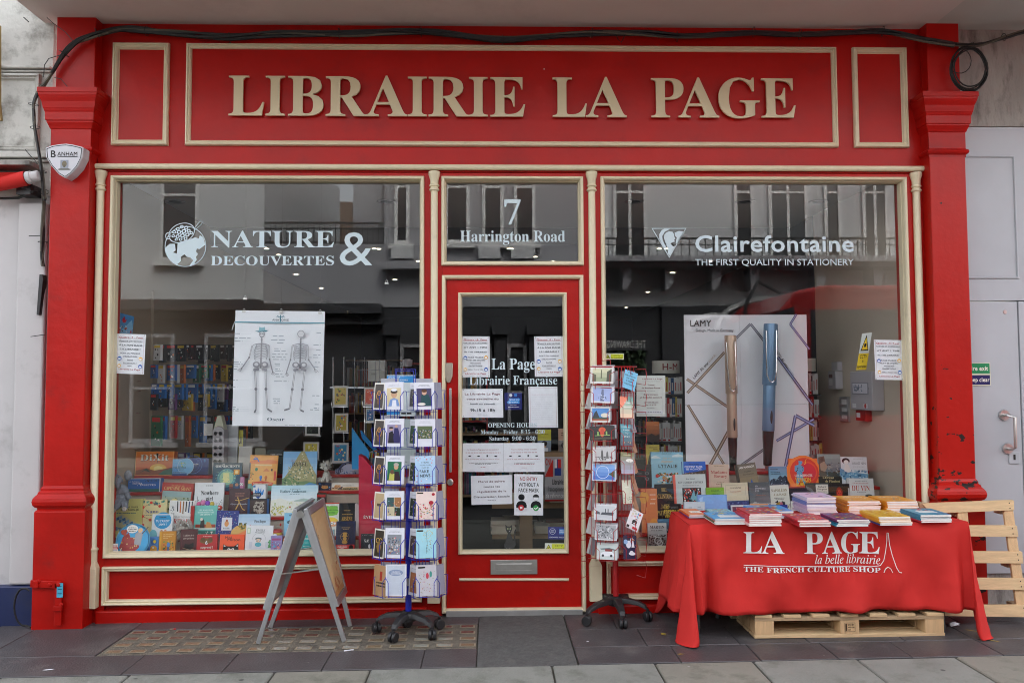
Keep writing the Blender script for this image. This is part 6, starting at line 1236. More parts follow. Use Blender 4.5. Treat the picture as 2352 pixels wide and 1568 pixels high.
def skel(cx,back):
    f = lambda x,y: (cx+x,y)
    A_.e(cx+.0,.795 if not back else .80,.032 if not back else .042,.028 if not back else .032,'9a9aa0'); A_.e(cx,.797 if not back else .80,.024 if not back else .034,.02 if not back else .026,'d4d4d8')
    if not back:
        A_.c(cx-.012,.797,.008,bone2); A_.c(cx+.012,.797,.008,bone2); A_.r(cx-.018,.768,cx+.018,.776,bone); A_.p([(cx-.075,.822),(cx+.075,.83),(cx+.05,.818),(cx-.04,.812)],tl_); A_.p([(cx-.035,.82),(cx-.03,.858),(cx+.0,.85),(cx+.03,.858),(cx+.035,.824)],'8ab8c4')
    seg(A_,f(0,.765),f(0,.5),.016,'8a8a92')
    for i in range(22): A_.l([(cx-.011,.755-.0118*i),(cx+.011,.755-.0118*i)],.003,bone2)
    for i in range(9):
        y = .705-.0145*i; wdt = .05+.028*math.sin((i+1)/9*2.4); A_.l([(cx-.008,y),(cx-wdt*.7,y+.006),(cx-wdt,y-.008),(cx-wdt*.8,y-.02)],.005,bone); A_.l([(cx+.008,y),(cx+wdt*.7,y+.006),(cx+wdt,y-.008),(cx+wdt*.8,y-.02)],.005,bone)
    A_.l([(cx-.09,.70),(cx-.03,.712),(cx+.03,.712),(cx+.09,.70)],.008,bone)
    if back: A_.p([(cx-.085,.70),(cx-.03,.69),(cx-.05,.64)],'b0b0b8'); A_.p([(cx+.085,.70),(cx+.03,.69),(cx+.05,.64)],'b0b0b8')
    A_.e(cx-.045,.53,.04,.026,'8a8a92'); A_.e(cx+.045,.53,.04,.026,'8a8a92'); A_.e(cx-.045,.532,.022,.014,'d4d4d8'); A_.e(cx+.045,.532,.022,.014,'d4d4d8'); A_.e(cx-.03,.49,.018,.012,bone); A_.e(cx+.03,.49,.018,.012,bone)
    L_ = [((-.095,.695),(-.125,.59),(-.195,.505),(-.225,.465)),((.09,.695),(.10,.575),(.135,.475),(.15,.435))] if not back else [((-.09,.695),(-.105,.575),(-.145,.47),(-.14,.425)),((.09,.695),(.10,.575),(.165,.505),(.19,.46))]
    for s4 in L_:
        s4 = [f(*p_) for p_ in s4]
        seg(A_,s4[0],s4[1],.014); seg(A_,s4[1],s4[2],.013); seg(A_,s4[0],s4[1],.005,'d8d8dc'); A_.c(s4[1][0],s4[1][1],.010,bone2)
        for k_ in (-.012,-.004,.004,.012): A_.l([s4[2],(s4[3][0]+k_*2,s4[3][1]+abs(k_))],.004,bone2)
    lg = [((-.055,.485),(-.04,.32),(-.035,.145),(-.05,.115)),((.06,.485),(.07,.32),(.09,.15),(.14,.125))] if not back else [((-.05,.485),(-.075,.32),(-.10,.155),(-.16,.14)),((.06,.485),(.04,.32),(.02,.145),(.06,.13))]
    for s4 in lg:
        s4 = [f(*p_) for p_ in s4]
        seg(A_,s4[0],s4[1],.020); seg(A_,s4[0],s4[1],.008,'dcdce0'); seg(A_,s4[1],s4[2],.018); seg(A_,s4[1],s4[2],.007,'d8d8dc'); A_.c(s4[1][0],s4[1][1],.016,bone2); seg(A_,s4[2],s4[3],.018,bone2); A_.e(s4[0][0],s4[0][1],.02,.012,bone)
skel(.30,False); skel(.745,True)
for x,y,x1,al in [(.02,.79,.08,'l'),(.02,.752,.2,'l'),(.02,.725,.11,'l'),(.02,.545,.1,'l'),(.02,.527,.12,'l'),(.02,.508,.07,'l'),(.02,.485,.06,'l'),(.02,.39,.07,'l'),(.02,.33,.07,'l'),(.02,.16,.06,'l'),(.02,.145,.09,'l'),(.02,.13,.09,'l'),(.44,.775,.56,''),(.42,.74,.58,''),(.49,.715,.56,''),(.46,.665,.53,''),(.46,.645,.6,''),(.44,.617,.61,''),(.44,.592,.59,''),(.45,.572,.6,''),(.47,.535,.53,''),(.48,.52,.53,''),(.48,.49,.53,''),(.48,.475,.56,''),(.48,.445,.56,''),(.49,.425,.58,''),(.47,.385,.63,''),(.46,.235,.54,''),(.47,.215,.54,''),(.47,.195,.54,''),(.93,.805,.98,''),(.9,.70,.98,''),(.93,.655,.98,''),(.9,.613,.98,''),(.85,.592,.98,''),(.92,.55,.98,''),(.9,.51,.98,''),(.9,.265,.98,''),(.93,.19,.98,''),(.92,.16,.98,''),(.88,.145,.98,'')]:
    A_.tl(x,x1,y,.007,'9aa4ac')
    if al == 'l': A_.l([(x1+.01,y+.003),(.2,y+.003)],.0015,'b0b8c0')
A_.t('Oscar',.5,.05,.027,'2a4a5a','b',.19); A_.tl(.6,.98,.012,.004,'a8acb0')
A_.build('poster_print',po,(0,0,0),fn=lambda p: (pfn(p)[0],pfn(p)[1]-.001,pfn(p)[2]))
for i,(x,y) in enumerate(((552,722),(737,724))):
    q = W(x,y,Yp-.003); MB().lathe([(.004,.001),(.007,.002),(.009,0)],(0,0,0),16,M=Matrix.Translation(q-po.location)@Matrix.Rotation(R(90),4,'X')).build('eyelet',M['steel'],po)
def clip(u,v,Y,label,line=True):
    q = W(u,v,Y); e = empty('bulldog_clip',tuple(q)); tag(e,label,'clip')
    MB().prism([(-.013,-.008),(.013,-.008),(.011,.004),(-.011,.004)],-.006,.006).build('jaw',M['steel'],e,bevel=.001)
    MB().tube([(-.005,0,.003),(-.007,0,.014),(0,0,.020),(.007,0,.014),(.005,0,.003)],.0016,5).build('loop',M['steel'],e)
    if line: MB().tube([(0,0,.02),(.004,0,.4),(0,0,CZ-q.z)],.0004,3).build('nylon_line',M['chrome'],e)
for u,v,l_ in ((560.5,715,'steel bulldog clip at the top left of the anatomy poster'),(646,715.5,'steel bulldog clip at the top middle of the anatomy poster'),(735.5,718,'steel bulldog clip at the top right of the anatomy poster'),(563,685.5,'empty steel clip hanging on a line above the anatomy poster'),(888,650,'empty steel clip hanging high at the right end of the left window')): clip(u,v,Yp-.004,l_)
st_ = MB().bar(W(551,725,Yp-.006),W(534,750,Yp-.006),.004,.002).bar(W(539,738,Yp-.006),W(533,758,Yp-.006),.007,.002); tag(st_.build('paper_tag',M['paper']),'white string tag hanging at the left eyelet of the anatomy poster','tag')

# ================================================================== RIGHT WINDOW
DR = 'books standing in the right window'
def br(*a,**k): k.setdefault('group',DR); return bk(*a,**k)
br('C',118,95,298,360,4,'c0b450',[('t','HERMANN',.55,.83,.06,'6a4030','b',.6),('t','HESSE',.7,.75,.06,'6a4030','b',.34),('r',.15,.72,.95,.725,'404020'),('p',[(.1,0),(.2,.4),(.34,.52),(.48,.4),(.5,0)],'3a3c2a'),('ring',.32,.4,.12,.02,'20241a')],'yellow green book with a dark head silhouette on the back step',px=True,dY=.12,lean=3)
br('E',660,612,780,800,4,'a85a2a',[('g',0,0,1,1,'3a1c10','c87840',5),('hill',[(0,.3),(.4,.42),(.7,.3),(1,.4)],0,'2a1a14'),('tl',.6,.9,.8,.02,'e8c8a0'),('tl',.6,.9,.5,.02,'c83a28')],'burnt orange book standing face out in the white paperback tower',px=True,dY=.35,lean=0)
br('C',-30,360,195,690,3,'17181a',[('r',.55,.25,.9,.8,'24262a'),('c',.72,.62,.13,'3a3c40'),('c',.72,.38,.13,'3a3c40'),('ring',.72,.62,.09,.02,'909498'),('ring',.72,.38,.09,.02,'909498'),('r',.6,.45,.85,.55,'101112'),('tl',.1,.4,.6,.02,'8a8c90')],'black book printed like a video cassette',lean=5)
br('C',190,195,628,690,3,'8cc4d8',[('g',0,0,1,1,'a0d0de','84bed4',4),('hill',[(0,.86),(.15,.9),(.3,.84)],.82,'c8dce0'),('hill',[(.66,.9),(.85,.95),(1,.9)],.86,'c8dce0'),('t','On va',.5,.80,.05,'d8b078','i',.26),('t','déguster',.5,.71,.06,'d8b078','i',.36),('t',"L'ITALIE",.52,.56,.09,'16181c','x',.58),('tl',.25,.8,.53,.008,'30506a'),('b',241,.15,.04,.85,.42,70,.11,['c83a28','2a2a28','e8d8b0','8a5a30','3a6a38','d8903a','e8e8e0']),('e',.18,.33,.05,.05,'c8281e'),('l',[(.3,.4),(.5,.25)],.03,'c8a070'),('tl',.35,.66,.95,.012,'20303a')],'large sky blue cookbook with a heap of food and utensils',th=.03,lean=8,roll=.6)
br('C',603,322,930,700,3,'1c60c8',[('t','COMMENT RATER',.5,.76,.07,'e8eef6','x',.74),('t','SES VACANCES',.5,.67,.07,'e8eef6','x',.64),('t','Fabrice et Gilles',.52,.87,.05,'0c1c3c','z' if 0 else 'x',.4),('hill',[(0,.53),(.3,.57),(.6,.6),(1,.68)],0,'4a3a30'),('b',251,0,.3,.99,.6,110,.05,['c8b8a0','8a7060','2a2420','a05040']),('r',0,0,.03,1,'10408a')],'bright blue book with a crowd along the bottom',lean=8)
br('C',935,360,965,700,3,'8a1c28',[],'dark red thin book spine beside the rose beige book',th=.1,lean=5)
br('C',962,360,1240,700,3,'d0b8a4',[('t','Madame',.52,.60,.12,'a8323a','b',.80),('t','Bovary',.58,.42,.12,'a8323a','b',.62),('tl',.3,.78,.9,.025,'9a8068'),('tl',.4,.75,.2,.02,'a08870'),('tl',.35,.8,.12,.03,'a08870')],'rose beige book with a dark red two line title',lean=7)
br('C',1360,368,1640,620,3,'7a7060',[('g',0,0,1,1,'9a8a68','6a645c',5),('r',0,0,.12,1,'3a342c'),('t','IAN MANOOK',.56,.80,.09,'f0eee8','x',.74),('t',"L'oiseau",.56,.62,.06,'2c2a28','s',.3),('t',"bleu d'Erzeroum",.58,.5,.06,'2c2a28','s',.5),('p',[(.45,.2),(.6,.12),(.68,.3),(.72,.12),(.95,.08),(.7,.02),(.6,.05)],'3a60b0')],'taupe book with a flying blue bird',lean=7,roll=-8,dY=-.03)
br('C',1780,388,2020,660,3,'6a98b8',[('g',0,.3,1,1,'8ab0c4','5a8cb0',5),('hill',[(0,.28),(.25,.42),(.4,.36),(.6,.56),(.75,.46),(.88,.56),(1,.46)],0,'28384a'),('b',261,.0,.1,1,.4,40,.08,['1c2834','a0b4c4','3a5068']),('t','PATAGONIE',.35,.68,.06,'14202c','x',.52),('t','DERNIER REFUGE',.36,.6,.045,'14202c','x',.54),('tl',.08,.5,.85,.03,'30485c')],'blue book with jagged dark mountains',lean=7)
br('D',208,283,598,700,3,'e8702a',[('c',.5,.46,.62,'ee8030'),('c',.52,.5,.5,'d83a24'),('c',.6,.52,.36,'e8502c'),('c',.62,.52,.30,'d8283c'),('p',[(.34,.92),(.48,.9),(.46,.8),(.4,.78),(.52,.68),(.5,.55),(.44,.5),(.46,.32),(.58,.1),(.5,.05),(.38,.3),(.28,.06),(.2,.1),(.26,.5),(.18,.55),(.2,.74),(.34,.78)],'5aa0c8'),('b',271,.2,.15,.5,.88,24,.05,['20506a','10283a']),('l',[(.62,.98),(.56,.88),(.6,.84),(.52,.78)],.015,'f4d040'),('t','LUZ-DESPENTES',.48,.35,.085,'f4ece0','x',.6),('t','VERNON',.45,.18,.14,'e8c030','x',.54),('t','SUBUTEX',.5,.03,.12,'e8c030','x',.6)],'fiery orange comic with a blue walking man and red disc',lean=8)
br('D',590,222,905,700,3,'3a4440',[('g',.0,.45,1,1,'5a7078','8aa09c',4),('b',281,0,.3,1,.75,70,.12,['2c4a58','50707a','3a3c34','8a9a94']),('p',[(.05,.9),(.3,.94),(.34,.7),(.28,.5),(.45,.2),(.2,.1),(.05,.3)],'5a5448'),('p',[(.1,.7),(.3,.78),(.42,.6),(.3,.45),(.12,.5)],'9a8c78'),('c',.2,.83,.07,'4a4438'),('r',0,0,1,.3,'24261f'),('t',"L'Orient",.42,.24,.07,'d0c490','b',.48),('t','de Flaubert',.6,.13,.07,'d0c490','b',.62)],'dark olive book with a statue by a stormy sea',lean=8,roll=1)
br('D',500,228,600,420,3,'4a5a5a',[('b',6,.1,.1,.9,.9,14,.2,['2c3a3a','7a8a84'])],'narrow grey green book edge behind the fiery comic',lean=8,dY=.03)
br('D',884,258,1262,700,3,'d4dce0',[('p',[(0,.62),(.3,.5),(.6,.46),(1,.42),(1,.3),(.6,.25),(.2,.2),(0,.3)],'6a9cc0'),('b',291,0,.25,1,.55,50,.12,['4a80b0','88b0c8','a8c8d8','3a6a90']),('e',.24,.86,.14,.10,'1a1a1e'),('e',.25,.82,.09,.07,'e8e4e0'),('p',[(.2,.74),(.32,.74),(.42,.5),(.3,.46),(.16,.52)],'e4e0dc'),('t','ANAÏS NIN',.70,.74,.085,'7a8a90','s',.48),('tl',.5,.85,.93,.012,'8a989c'),('tl',.48,.86,.66,.012,'8a989c')],'pale blue comic with a dark haired woman in waves',lean=8,roll=1)
br('D',995,548,1350,860,2,'dcdcda',[('t','DU VIN',.5,.62,.16,'b04038','b',.68),('t',"L'INCROYABLE HISTOIRE",.5,.83,.04,'c06a60','b',.6),('tl',.3,.75,.9,.015,'808080'),('tl',.35,.7,.57,.012,'808080'),('b',301,.06,.02,.96,.36,80,.06,['5a5c5c','3a3c3c','a8aaa8','8a4038','c8c8c4']),('e',.78,.46,.15,.06,'4a4e4a'),('l',[(.78,.46),(.78,.3)],.015,'3a3c3a'),('r',0,0,.06,1,'c4c4c4')],'white comic about wine with red serif title and ink village',lean=8,roll=1)
br('D',440,612,745,900,2,'20262a',[('g',0,0,1,1,'14181a','3a4448',4),('p',[(0,.1),(.0,.9),(.25,.8),(.42,.55),(.4,.3),(.25,.1)],'6a7478'),('p',[(0,.2),(0,.8),(.2,.7),(.32,.52),(.3,.3),(.15,.16)],'30383c'),('r',.42,.62,.96,.95,'d8d6cc'),('t','Richard',.7,.84,.055,'18181a','x',.36),('t','Morgiève',.7,.76,.055,'18181a','x',.42),('t','Cimetière',.7,.67,.05,'8a8a88','s',.4)],'dark book with a crescent moon and rounded pale label',lean=7)
br('D',742,624,1026,900,2,'0c0b0c',[('e',.5,.66,.16,.22,'8a1c10'),('e',.5,.62,.11,.16,'d8402a'),('p',[(.3,.1),(.28,.4),(.4,.5),(.62,.5),(.72,.38),(.7,.1)],'c83220'),('e',.46,.66,.02,.02,'200808'),('e',.56,.66,.02,.02,'200808'),('e',.5,.4,.05,.03,'6a140c')],'black book with a glowing red portrait',lean=7)
br('D',215,680,450,900,2,'1c2030',[('r',0,.0,1,.45,'d8d8d4'),('t','Colombe',.62,.62,.06,'c0c4d0','s',.3),('t','La petite danseuse',.5,.32,.06,'28282c','b',.8),('tl',.4,.8,.55,.03,'a0a4b0')],'navy book with a white lower band below the fiery comic',lean=6)
br('C',1785,645,2060,910,2,'d6d8cc',[('t','NAPOLÉON',.52,.75,.10,'8a7a50','b',.78),('t','À LA PLAGE',.54,.6,.08,'8a7a50','x',.62),('tl',.25,.75,.5,.02,'70706a'),('tl',.3,.7,.45,.02,'70706a'),('p',[(.3,.3),(.5,.38),(.55,.1),(.4,.05)],'b09040'),('p',[(.5,.35),(.68,.36),(.72,.12),(.52,.08)],'c87080'),('p',[(.25,.34),(.42,.44),(.42,.32)],'2a2c34'),('p',[(.6,.4),(.76,.34),(.74,.12),(.66,.2)],'2a2c34'),('l',[(.7,.1),(.88,.14),(.96,.26)],.03,'8a8040')],'cream book with two small striped bathing figures',lean=7,roll=-2)
br('C',1520,604,1800,912,2,'5a6064',[('g',0,.3,1,1,'70787c','50565a',4),('t','UN',.36,.84,.05,'d8dadc','b',.12),('t','INVINCIBLE',.55,.76,.05,'d8dadc','b',.5),('t','ÉTÉ',.38,.68,.05,'d8dadc','b',.18),('r',0,0,1,.3,'8a9094'),('b',311,.0,.02,1,.3,50,.12,['2a2e30','c8ccce','484e52','a0a6a8']),('e',.25,.2,.16,.14,'b0b4b4'),('r',.3,.56,.8,.57,'c06a48')],'grey book with a sleeping figure photograph',lean=7,roll=-1)
br('C',1165,616,1510,990,2,'d8cdb0',[('ring',.5,.5,.0,.0,'d8cdb0'),('r',.12,.92,.9,.925,'6a6250'),('r',.12,.4,.125,.925,'6a6250'),('r',.9,.4,.905,.925,'6a6250'),('t','Correspondance',.52,.68,.04,'a83a30','b',.42),('tl',.3,.74,.83,.014,'70685a'),('tl',.3,.74,.8,.014,'70685a'),('r',0,0,1,.38,'38487c'),('b',321,.0,.0,1,.38,50,.14,['50609a','2a3460','7080b0','5a4a80'])],'cream book with a blue photograph paper band',lean=7,roll=-2)
br('C',935,674,1180,900,2,'8aba3a',[('t','BRIDGERTON',.5,.53,.09,'203818','b',.84),('t','JULIA QUINN',.5,.84,.06,'4a7028','b',.44),('tl',.3,.75,.72,.02,'5a8030')],'lime green paperback behind the translucent blue cover',lean=6,roll=-1)
br('C',498,500,942,905,2,'cdd6d4',[('r',0,0,.08,1,'e8604c'),('t','Riad Sattouf',.54,.86,.035,'5a6464','b',.28),('t',"LES CAHIERS D'ESTHER",.54,.76,.05,'485050','b',.76),('t','Histoires de mes 15 ans',.54,.69,.03,'788080','b',.5),('r',.27,.06,.84,.64,'141414'),('b',331,.28,.08,.83,.62,110,.07,['e04a38','d84030','78b0c0','e8e0d8','b03024']),('p',[(.5,.35),(.62,.6),(.66,.4),(.76,.6),(.7,.3)],'7ab4c4')],'pale comic with coral spine and a crowded red picture',lean=9,roll=-.5)
br('C',258,632,514,912,1,'15161a',[('t','BILL',.5,.84,.08,'c8a860','b',.3),('t','CLINTON',.5,.70,.09,'c8a860','b',.74),('t','JAMES',.5,.50,.08,'c8a860','b',.46),('t','PATTERSON',.5,.36,.09,'c8a860','b',.88),('g',.04,.02,.96,.28,'101418','5a88a8',4),('b',8,.3,.02,.7,.12,12,.05,['e8e8e8','20242a'])],'black thriller with gold capitals',lean=7,roll=-1)
br('C',55,692,275,915,1,'e08a58',[('e',.2,.8,.28,.14,'e8a850'),('e',.75,.2,.24,.13,'e8a050'),('l',[(.2,.7),(.16,.4)],.02,'e8b878'),('l',[(.3,.7),(.34,.5)],.02,'e8b878'),('tl',.55,.9,.85,.025,'f4d8c0'),('tl',.6,.9,.75,.025,'f4d8c0'),('tl',.55,.85,.65,.025,'f4d8c0')],'salmon orange book with floating jellyfish',lean=6)
br('C',85,918,350,1310,1,'d8502c',[('t','Nathalie',.46,.87,.08,'4a2018','b',.66),('t','Rykiel',.46,.75,.08,'4a2018','b',.5),('t','Talisman',.5,.56,.09,'3a1a14','i',.62),('tl',.08,.92,.5,.012,'3a1a14'),('e',.55,.4,.2,.04,'2a1410')],'burnt orange book with a black handwritten title',lean=7)
br('C',335,895,598,1290,1,'18171a',[('t','LES',.26,.83,.11,'e0c040','x',.2),('t','ESPIONS',.52,.68,.12,'e0c040','x',.8),('t','VIENNENT',.5,.52,.10,'e0c040','x',.7),('tl',.5,.85,.86,.015,'d0d0d0'),('r',.45,.9,.86,.905,'d0d0d0'),('r',0,0,.04,1,'50401c')],'black book with tall yellow capitals beside the red table',lean=7)
br('C',145,1152,400,1512,0,'8a8884',[('g',0,.45,1,1,'9a9a98','d4d4d2',4),('b',341,0,.0,.99,.55,80,.12,['2a2622','4a3c30','5a5048','1c1a18']),('t','MARTIN',.5,.80,.10,'1a1a1c','b',.76),('t','FEU & SANG',.5,.70,.05,'2c2c2e','b',.62),('ring',.52,.34,.17,.05,'c8c8c4'),('ring',.62,.24,.13,.045,'d4d4d0'),('p',[(.3,.5),(.46,.56),(.42,.46)],'c8c8c4'),('p',[(.5,.56),(.62,.6),(.56,.5)],'c8c8c4')],'silver grey book with a coiled pale dragon emblem',lean=6)
br('C',830,776,1228,990,1,'7aa0dc',[('p',[(.02,.1),(.1,.96),(.4,.99),(.95,.99),(.98,.1)],'88b0e8'),('p',[(.05,.9),(.2,.96),(.12,.7)],'a8c8f0'),('p',[(.3,.28),(.92,.3),(.96,.1),(.88,.05),(.36,.05),(.28,.12)],'2c58a8'),('p',[(.35,.24),(.88,.26),(.9,.12),(.4,.1)],'6a94d8')],'translucent blue plastic folder with sunglasses picture',lean=10,roll=0,dY=-.05)
br('C',630,862,914,990,0,'ccd4dc',[('r',.02,.04,.98,.96,'bcc8d4'),('r',.05,.08,.95,.92,'d0d8e0'),('t','LAURE',.3,.55,.08,'5a6a7a','s',.14),('t','DE CHANTAL',.3,.38,.09,'5a6a7a','s',.34),('t','XAVIER',.72,.58,.08,'5a6a7a','s',.16),('t','MAUDUIT',.74,.42,.09,'5a6a7a','s',.28)],'pale blue grey book with two author names',lean=10,z0=W(1600,1185,SY[0]).z)
br('C',1270,908,1530,1010,0,'d8d4d8',[('r',.05,.0,.95,.88,'6a3a50'),('b',351,.06,.05,.94,.85,20,.2,['d08090','8a4a60','30202c','c8a0b0']),('e',.8,.5,.1,.4,'1c181c')],'white bordered book with a pink photograph',lean=10,z0=W(1700,1190,SY[0]).z)
br('C',1530,892,1768,1000,0,'e8a060',[('t','Frédéric',.26,.62,.16,'4a3a30','s',.44),('t','Beigbeder',.3,.34,.16,'4a3a30','s',.5)],'apricot book behind the stack of blue picture books',lean=10,z0=W(1700,1190,SY[0]).z)
br('C',1775,903,2028,1000,0,'2c3a90',[],'plain royal blue book behind the stack of blue picture books',lean=10,z0=W(1700,1190,SY[0]).z)
br('C',596,898,640,960,1,'c02a2a',[('t',"L'",.5,.3,.4,'f0e0e0','b',.4)],'small corner of a red book behind the coral spined comic',lean=6,px=True)
# pen poster board of four panels with two giant pens
lb = empty('pen_display_board',(0,0,0)); tag(lb,'tall pale folding display board with crossing metal bars printed behind two giant pens','display board')
Yb = .86; q4 = {}
uc = 1320.7+1303*.29297; tlc,trc = W(1571,722.8,Yb),W(1852.5,720.5,Yb); mc = W(uc,725,Yb+.02); zbm = SZ[4]-.05; zm = W(1700,929,Yb).z
XA,XM,XB = tlc.x,mc.x,trc.x
def lp_(fx,fz): # board coordinates 0..1 x 0..1 -> point
    x = XA+(XB-XA)*fx; y = Yb+.03*(1-abs(fx-.46)/.54)*.8; return x,y,zbm+(tlc.z-zbm)*fz
Hb = tlc.z-zbm; Wb = XB-XA
for (fa,fb) in ((0,.46),(.46,1)):
    for (za,zc) in ((0,(zm-zbm)/Hb),((zm-zbm)/Hb,1)):
        a_,b_,c2,d2 = lp_(fa+.0006,za+.0006),lp_(fb-.0006,za+.0006),lp_(fb-.0006,zc-.0006),lp_(fa+.0006,zc-.0006)
        sh_ = [(p[0],p[1]+.012,p[2]) for p in (a_,b_,c2,d2)]
        MB().hexa([a_,b_,sh_[1],sh_[0]],[d2,c2,sh_[2],sh_[3]]).build('panel',M['paper'],lb)
A_ = Art(Wb,Hb)
bpx = lambda x,y: ((1320.7+x*.29297-1571)/(1852.5-1571),1-(689+y*.29297-722)/((W(1700,722,Yb).z-zbm)*1829/(Yb+5.226)))
def barp(pts,wd,cols):
    P = [bpx(*p) for p in pts]
    def sp_(P): 
        o = []
        for i in range(len(P)-1):
            for k_ in range(5): o.append((P[i][0]+(P[i+1][0]-P[i][0])*k_/5,P[i][1]+(P[i+1][1]-P[i][1])*k_/5))
        return o+[P[-1]]
    A_.l(sp_(P),wd,cols[0]); A_.l(sp_(P),wd*.62,cols[1]); A_.l(sp_(P),wd*.2,cols[2])
gold = ('6a5a50','9a8474','d8c8b8'); blue_ = ('38456a','6a84b8','b8c8e8'); gr = ('4a4a58','80808e','c0c0cc')
barp([(870,620),(1215,860)],.022,gold); barp([(872,730),(1170,410)],.022,gold); barp([(1265,300),(1380,185),(1480,320)],.02,gr); barp([(875,825),(1150,1290)],.02,gold); barp([(1045,1290),(1210,1000)],.028,gold)
barp([(1735,110),(1685,190),(1830,390)],.018,('3a3a6a','6a6aa0','c0c0e0')); barp([(1585,450),(1845,830)],.024,('3a3a50','6a7098','a8b0d0')); barp([(1270,1310),(1500,1150)],.02,gr); barp([(1560,1110),(1850,940)],.022,blue_); barp([(1850,990),(1710,910),(1625,1310)],.026,blue_)
x,y = bpx(985,188); A_.t('LAMY',x,y-.012,.038,'26262c','x',.175)
x,y = bpx(1097,240); A_.t('Design. Made in Germany.',x,y-.005,.017,'3a3a44','s',.315)
def rot_text(txt,x,y,ang,size,col,st='x'):
    vs,fs,bb = text2d(txt,st); k_ = size*Hb/CAP[st]; cx,cy = bpx(x,y); ca,sa = math.cos(R(ang)),math.sin(R(ang))
    A_._add([(cx*Wb+(a*ca-b*sa)*k_,cy*Hb+(a*sa+b*ca)*k_) for a,b in vs],fs,col)
rot_text('LAMY AL-star ',925,622,46,.016,'30303a'); rot_text('cosmic',1048,492,46,.016,'b09a88','s'); rot_text('LAMY AL-star ',1560,395,-57,.016,'30303a'); rot_text('azure',1660,545,-57,.016,'8090b8','s')
A_.build('board_print',lb,(XA,0,zbm),fn=lambda p: (p[0],p[1]+lp_(p[0]/Wb,0)[1]-.001,p[2]))
def pen(xc,yt,yn,wd,mt,label,Yp_):
    a_ = W(1320.7+xc[0]*.29297,689+yt*.29297,Yp_); b_ = W(1320.7+xc[1]*.29297,689+yn*.29297,Yp_); L = (a_-b_).length; r_ = wd*.29297*(Yp_+5.226)/1829/2
    e = empty('giant_pen',tuple(b_)); e.rotation_euler = ((a_-b_).to_track_quat('Z','X')).to_euler(); e.rotation_euler = (0,math.atan2(a_.x-b_.x,a_.z-b_.z),0); tag(e,label,'giant pen')
    dk = M['smoke']
    MB().lathe([(.0,.0),(r_*.10,.01*L),(r_*.45,.10*L),(r_*.5,.115*L),(r_*.5,.125*L)],n=4,a0=0).build('nib',M['steel'],e)
    MB().lathe([(r_*.55,.09*L),(r_*.60,.10*L),(r_*.62,.16*L),(r_*.78,.27*L),(r_*.80,.31*L)],n=24).build('grip',dk,e)
    MB().lathe([(r_*.82,.31*L),(r_*.86,.315*L),(r_*.86,.60*L),(r_*.84,.605*L)],n=28).build('barrel',mt,e)
    MB().lathe([(r_*.97,.605*L),(r_,.61*L),(r_,.992*L),(r_*.94,1.0*L),(0,1.0*L)],n=28).build('cap',mt,e)
    MB().ell((r_*.12,-r_*.80,.40*L),(r_*.2,r_*.14,.045*L)).build('ink_window',M['black_pl'],e)
    x1,x2 = -r_*1.05,r_*.42; cl = [(x1*.9,-r_*.5,.955*L),(x1,-r_*1.15,.95*L),(x1,-r_*1.5,.80*L),(x1*.85,-r_*1.5,.67*L),(x1*.5,-r_*1.5,.632*L),(-.1*r_,-r_*1.5,.622*L),(x2*.7,-r_*1.5,.64*L),(x2*1.05,-r_*1.5,.69*L),(x2,-r_*1.45,.82*L),(x2,-r_*1.2,.955*L),(x2,-r_*.6,.96*L)]
    MB().tube(cl,.0045,8).build('clip',M['chrome'],e)
M['smoke'] = mat('smoky_plastic',(.012,.011,.013),.25,coat=.2)
pen((1218,1242),277,1440,92,mat('champagne_anodised',(.50,.36,.27),.38,metal=.35),'giant champagne coloured fountain pen hanging nib down on the board',.74)
pen((1535,1506),187,1405,110,mat('azure_anodised',(.16,.27,.42),.38,metal=.35),'giant azure blue fountain pen hanging nib down on the board',.74)

# ================================================================== NOTICES AND STICKERS
def sheet(name,pts,Y,ops,label,cat='notice',base='f0f2f8',mat_='matte'):
    """a sheet of paper stuck on the inside of the glass; pts in picture columns/rows: bottom left, bottom right, top right, top left"""
    P = [W(p[0],p[1],Y) for p in pts]; w_ = (P[1]-P[0]).length; h_ = (P[3]-P[0]).length
    f = lambda p: tuple((P[0]*(1-p[0]/w_)+P[1]*(p[0]/w_))*(1-p[2]/h_)+(P[3]*(1-p[0]/w_)+P[2]*(p[0]/w_))*(p[2]/h_)+Vector((0,p[1],0)))
    q = MB().hexa([f((0,0,0)),f((w_,0,0)),f((w_,.0006,0)),f((0,.0006,0))],[f((0,0,h_)),f((w_,0,h_)),f((w_,.0006,h_)),f((0,.0006,h_))]); me = q.mesh(name,M[mat_])
    a = me.color_attributes.new('Col','FLOAT_COLOR','CORNER'); a.data.foreach_set('color',list(lin(base))*len(me.loops)); o = bpy.data.objects.new(name,me); COL.objects.link(o); tag(o,label,cat)
    if ops: Art(w_,h_).run(ops).build('printed_text',o,mat_=mat_,fn=f)
    return o
cornr = [('c',x,y,.018,'9aa0a8',8) for x,y in ((.04,.975),(.96,.975),(.04,.025),(.96,.025))]
def mask(x,y,r_,col): return [('c',x,y,r_,col),('p',[(x-r_*.7,y+.01),(x+r_*.7,y+.01),(x+r_*.5,y-r_*.45),(x-r_*.5,y-r_*.45)],'f0f4f8')]
bd_ = [('r',.05,.035,.95,.037,'a05a64'),('r',.05,.963,.95,.965,'a05a64'),('r',.05,.035,.055,.965,'a05a64'),('r',.945,.035,.95,.965,'a05a64')]
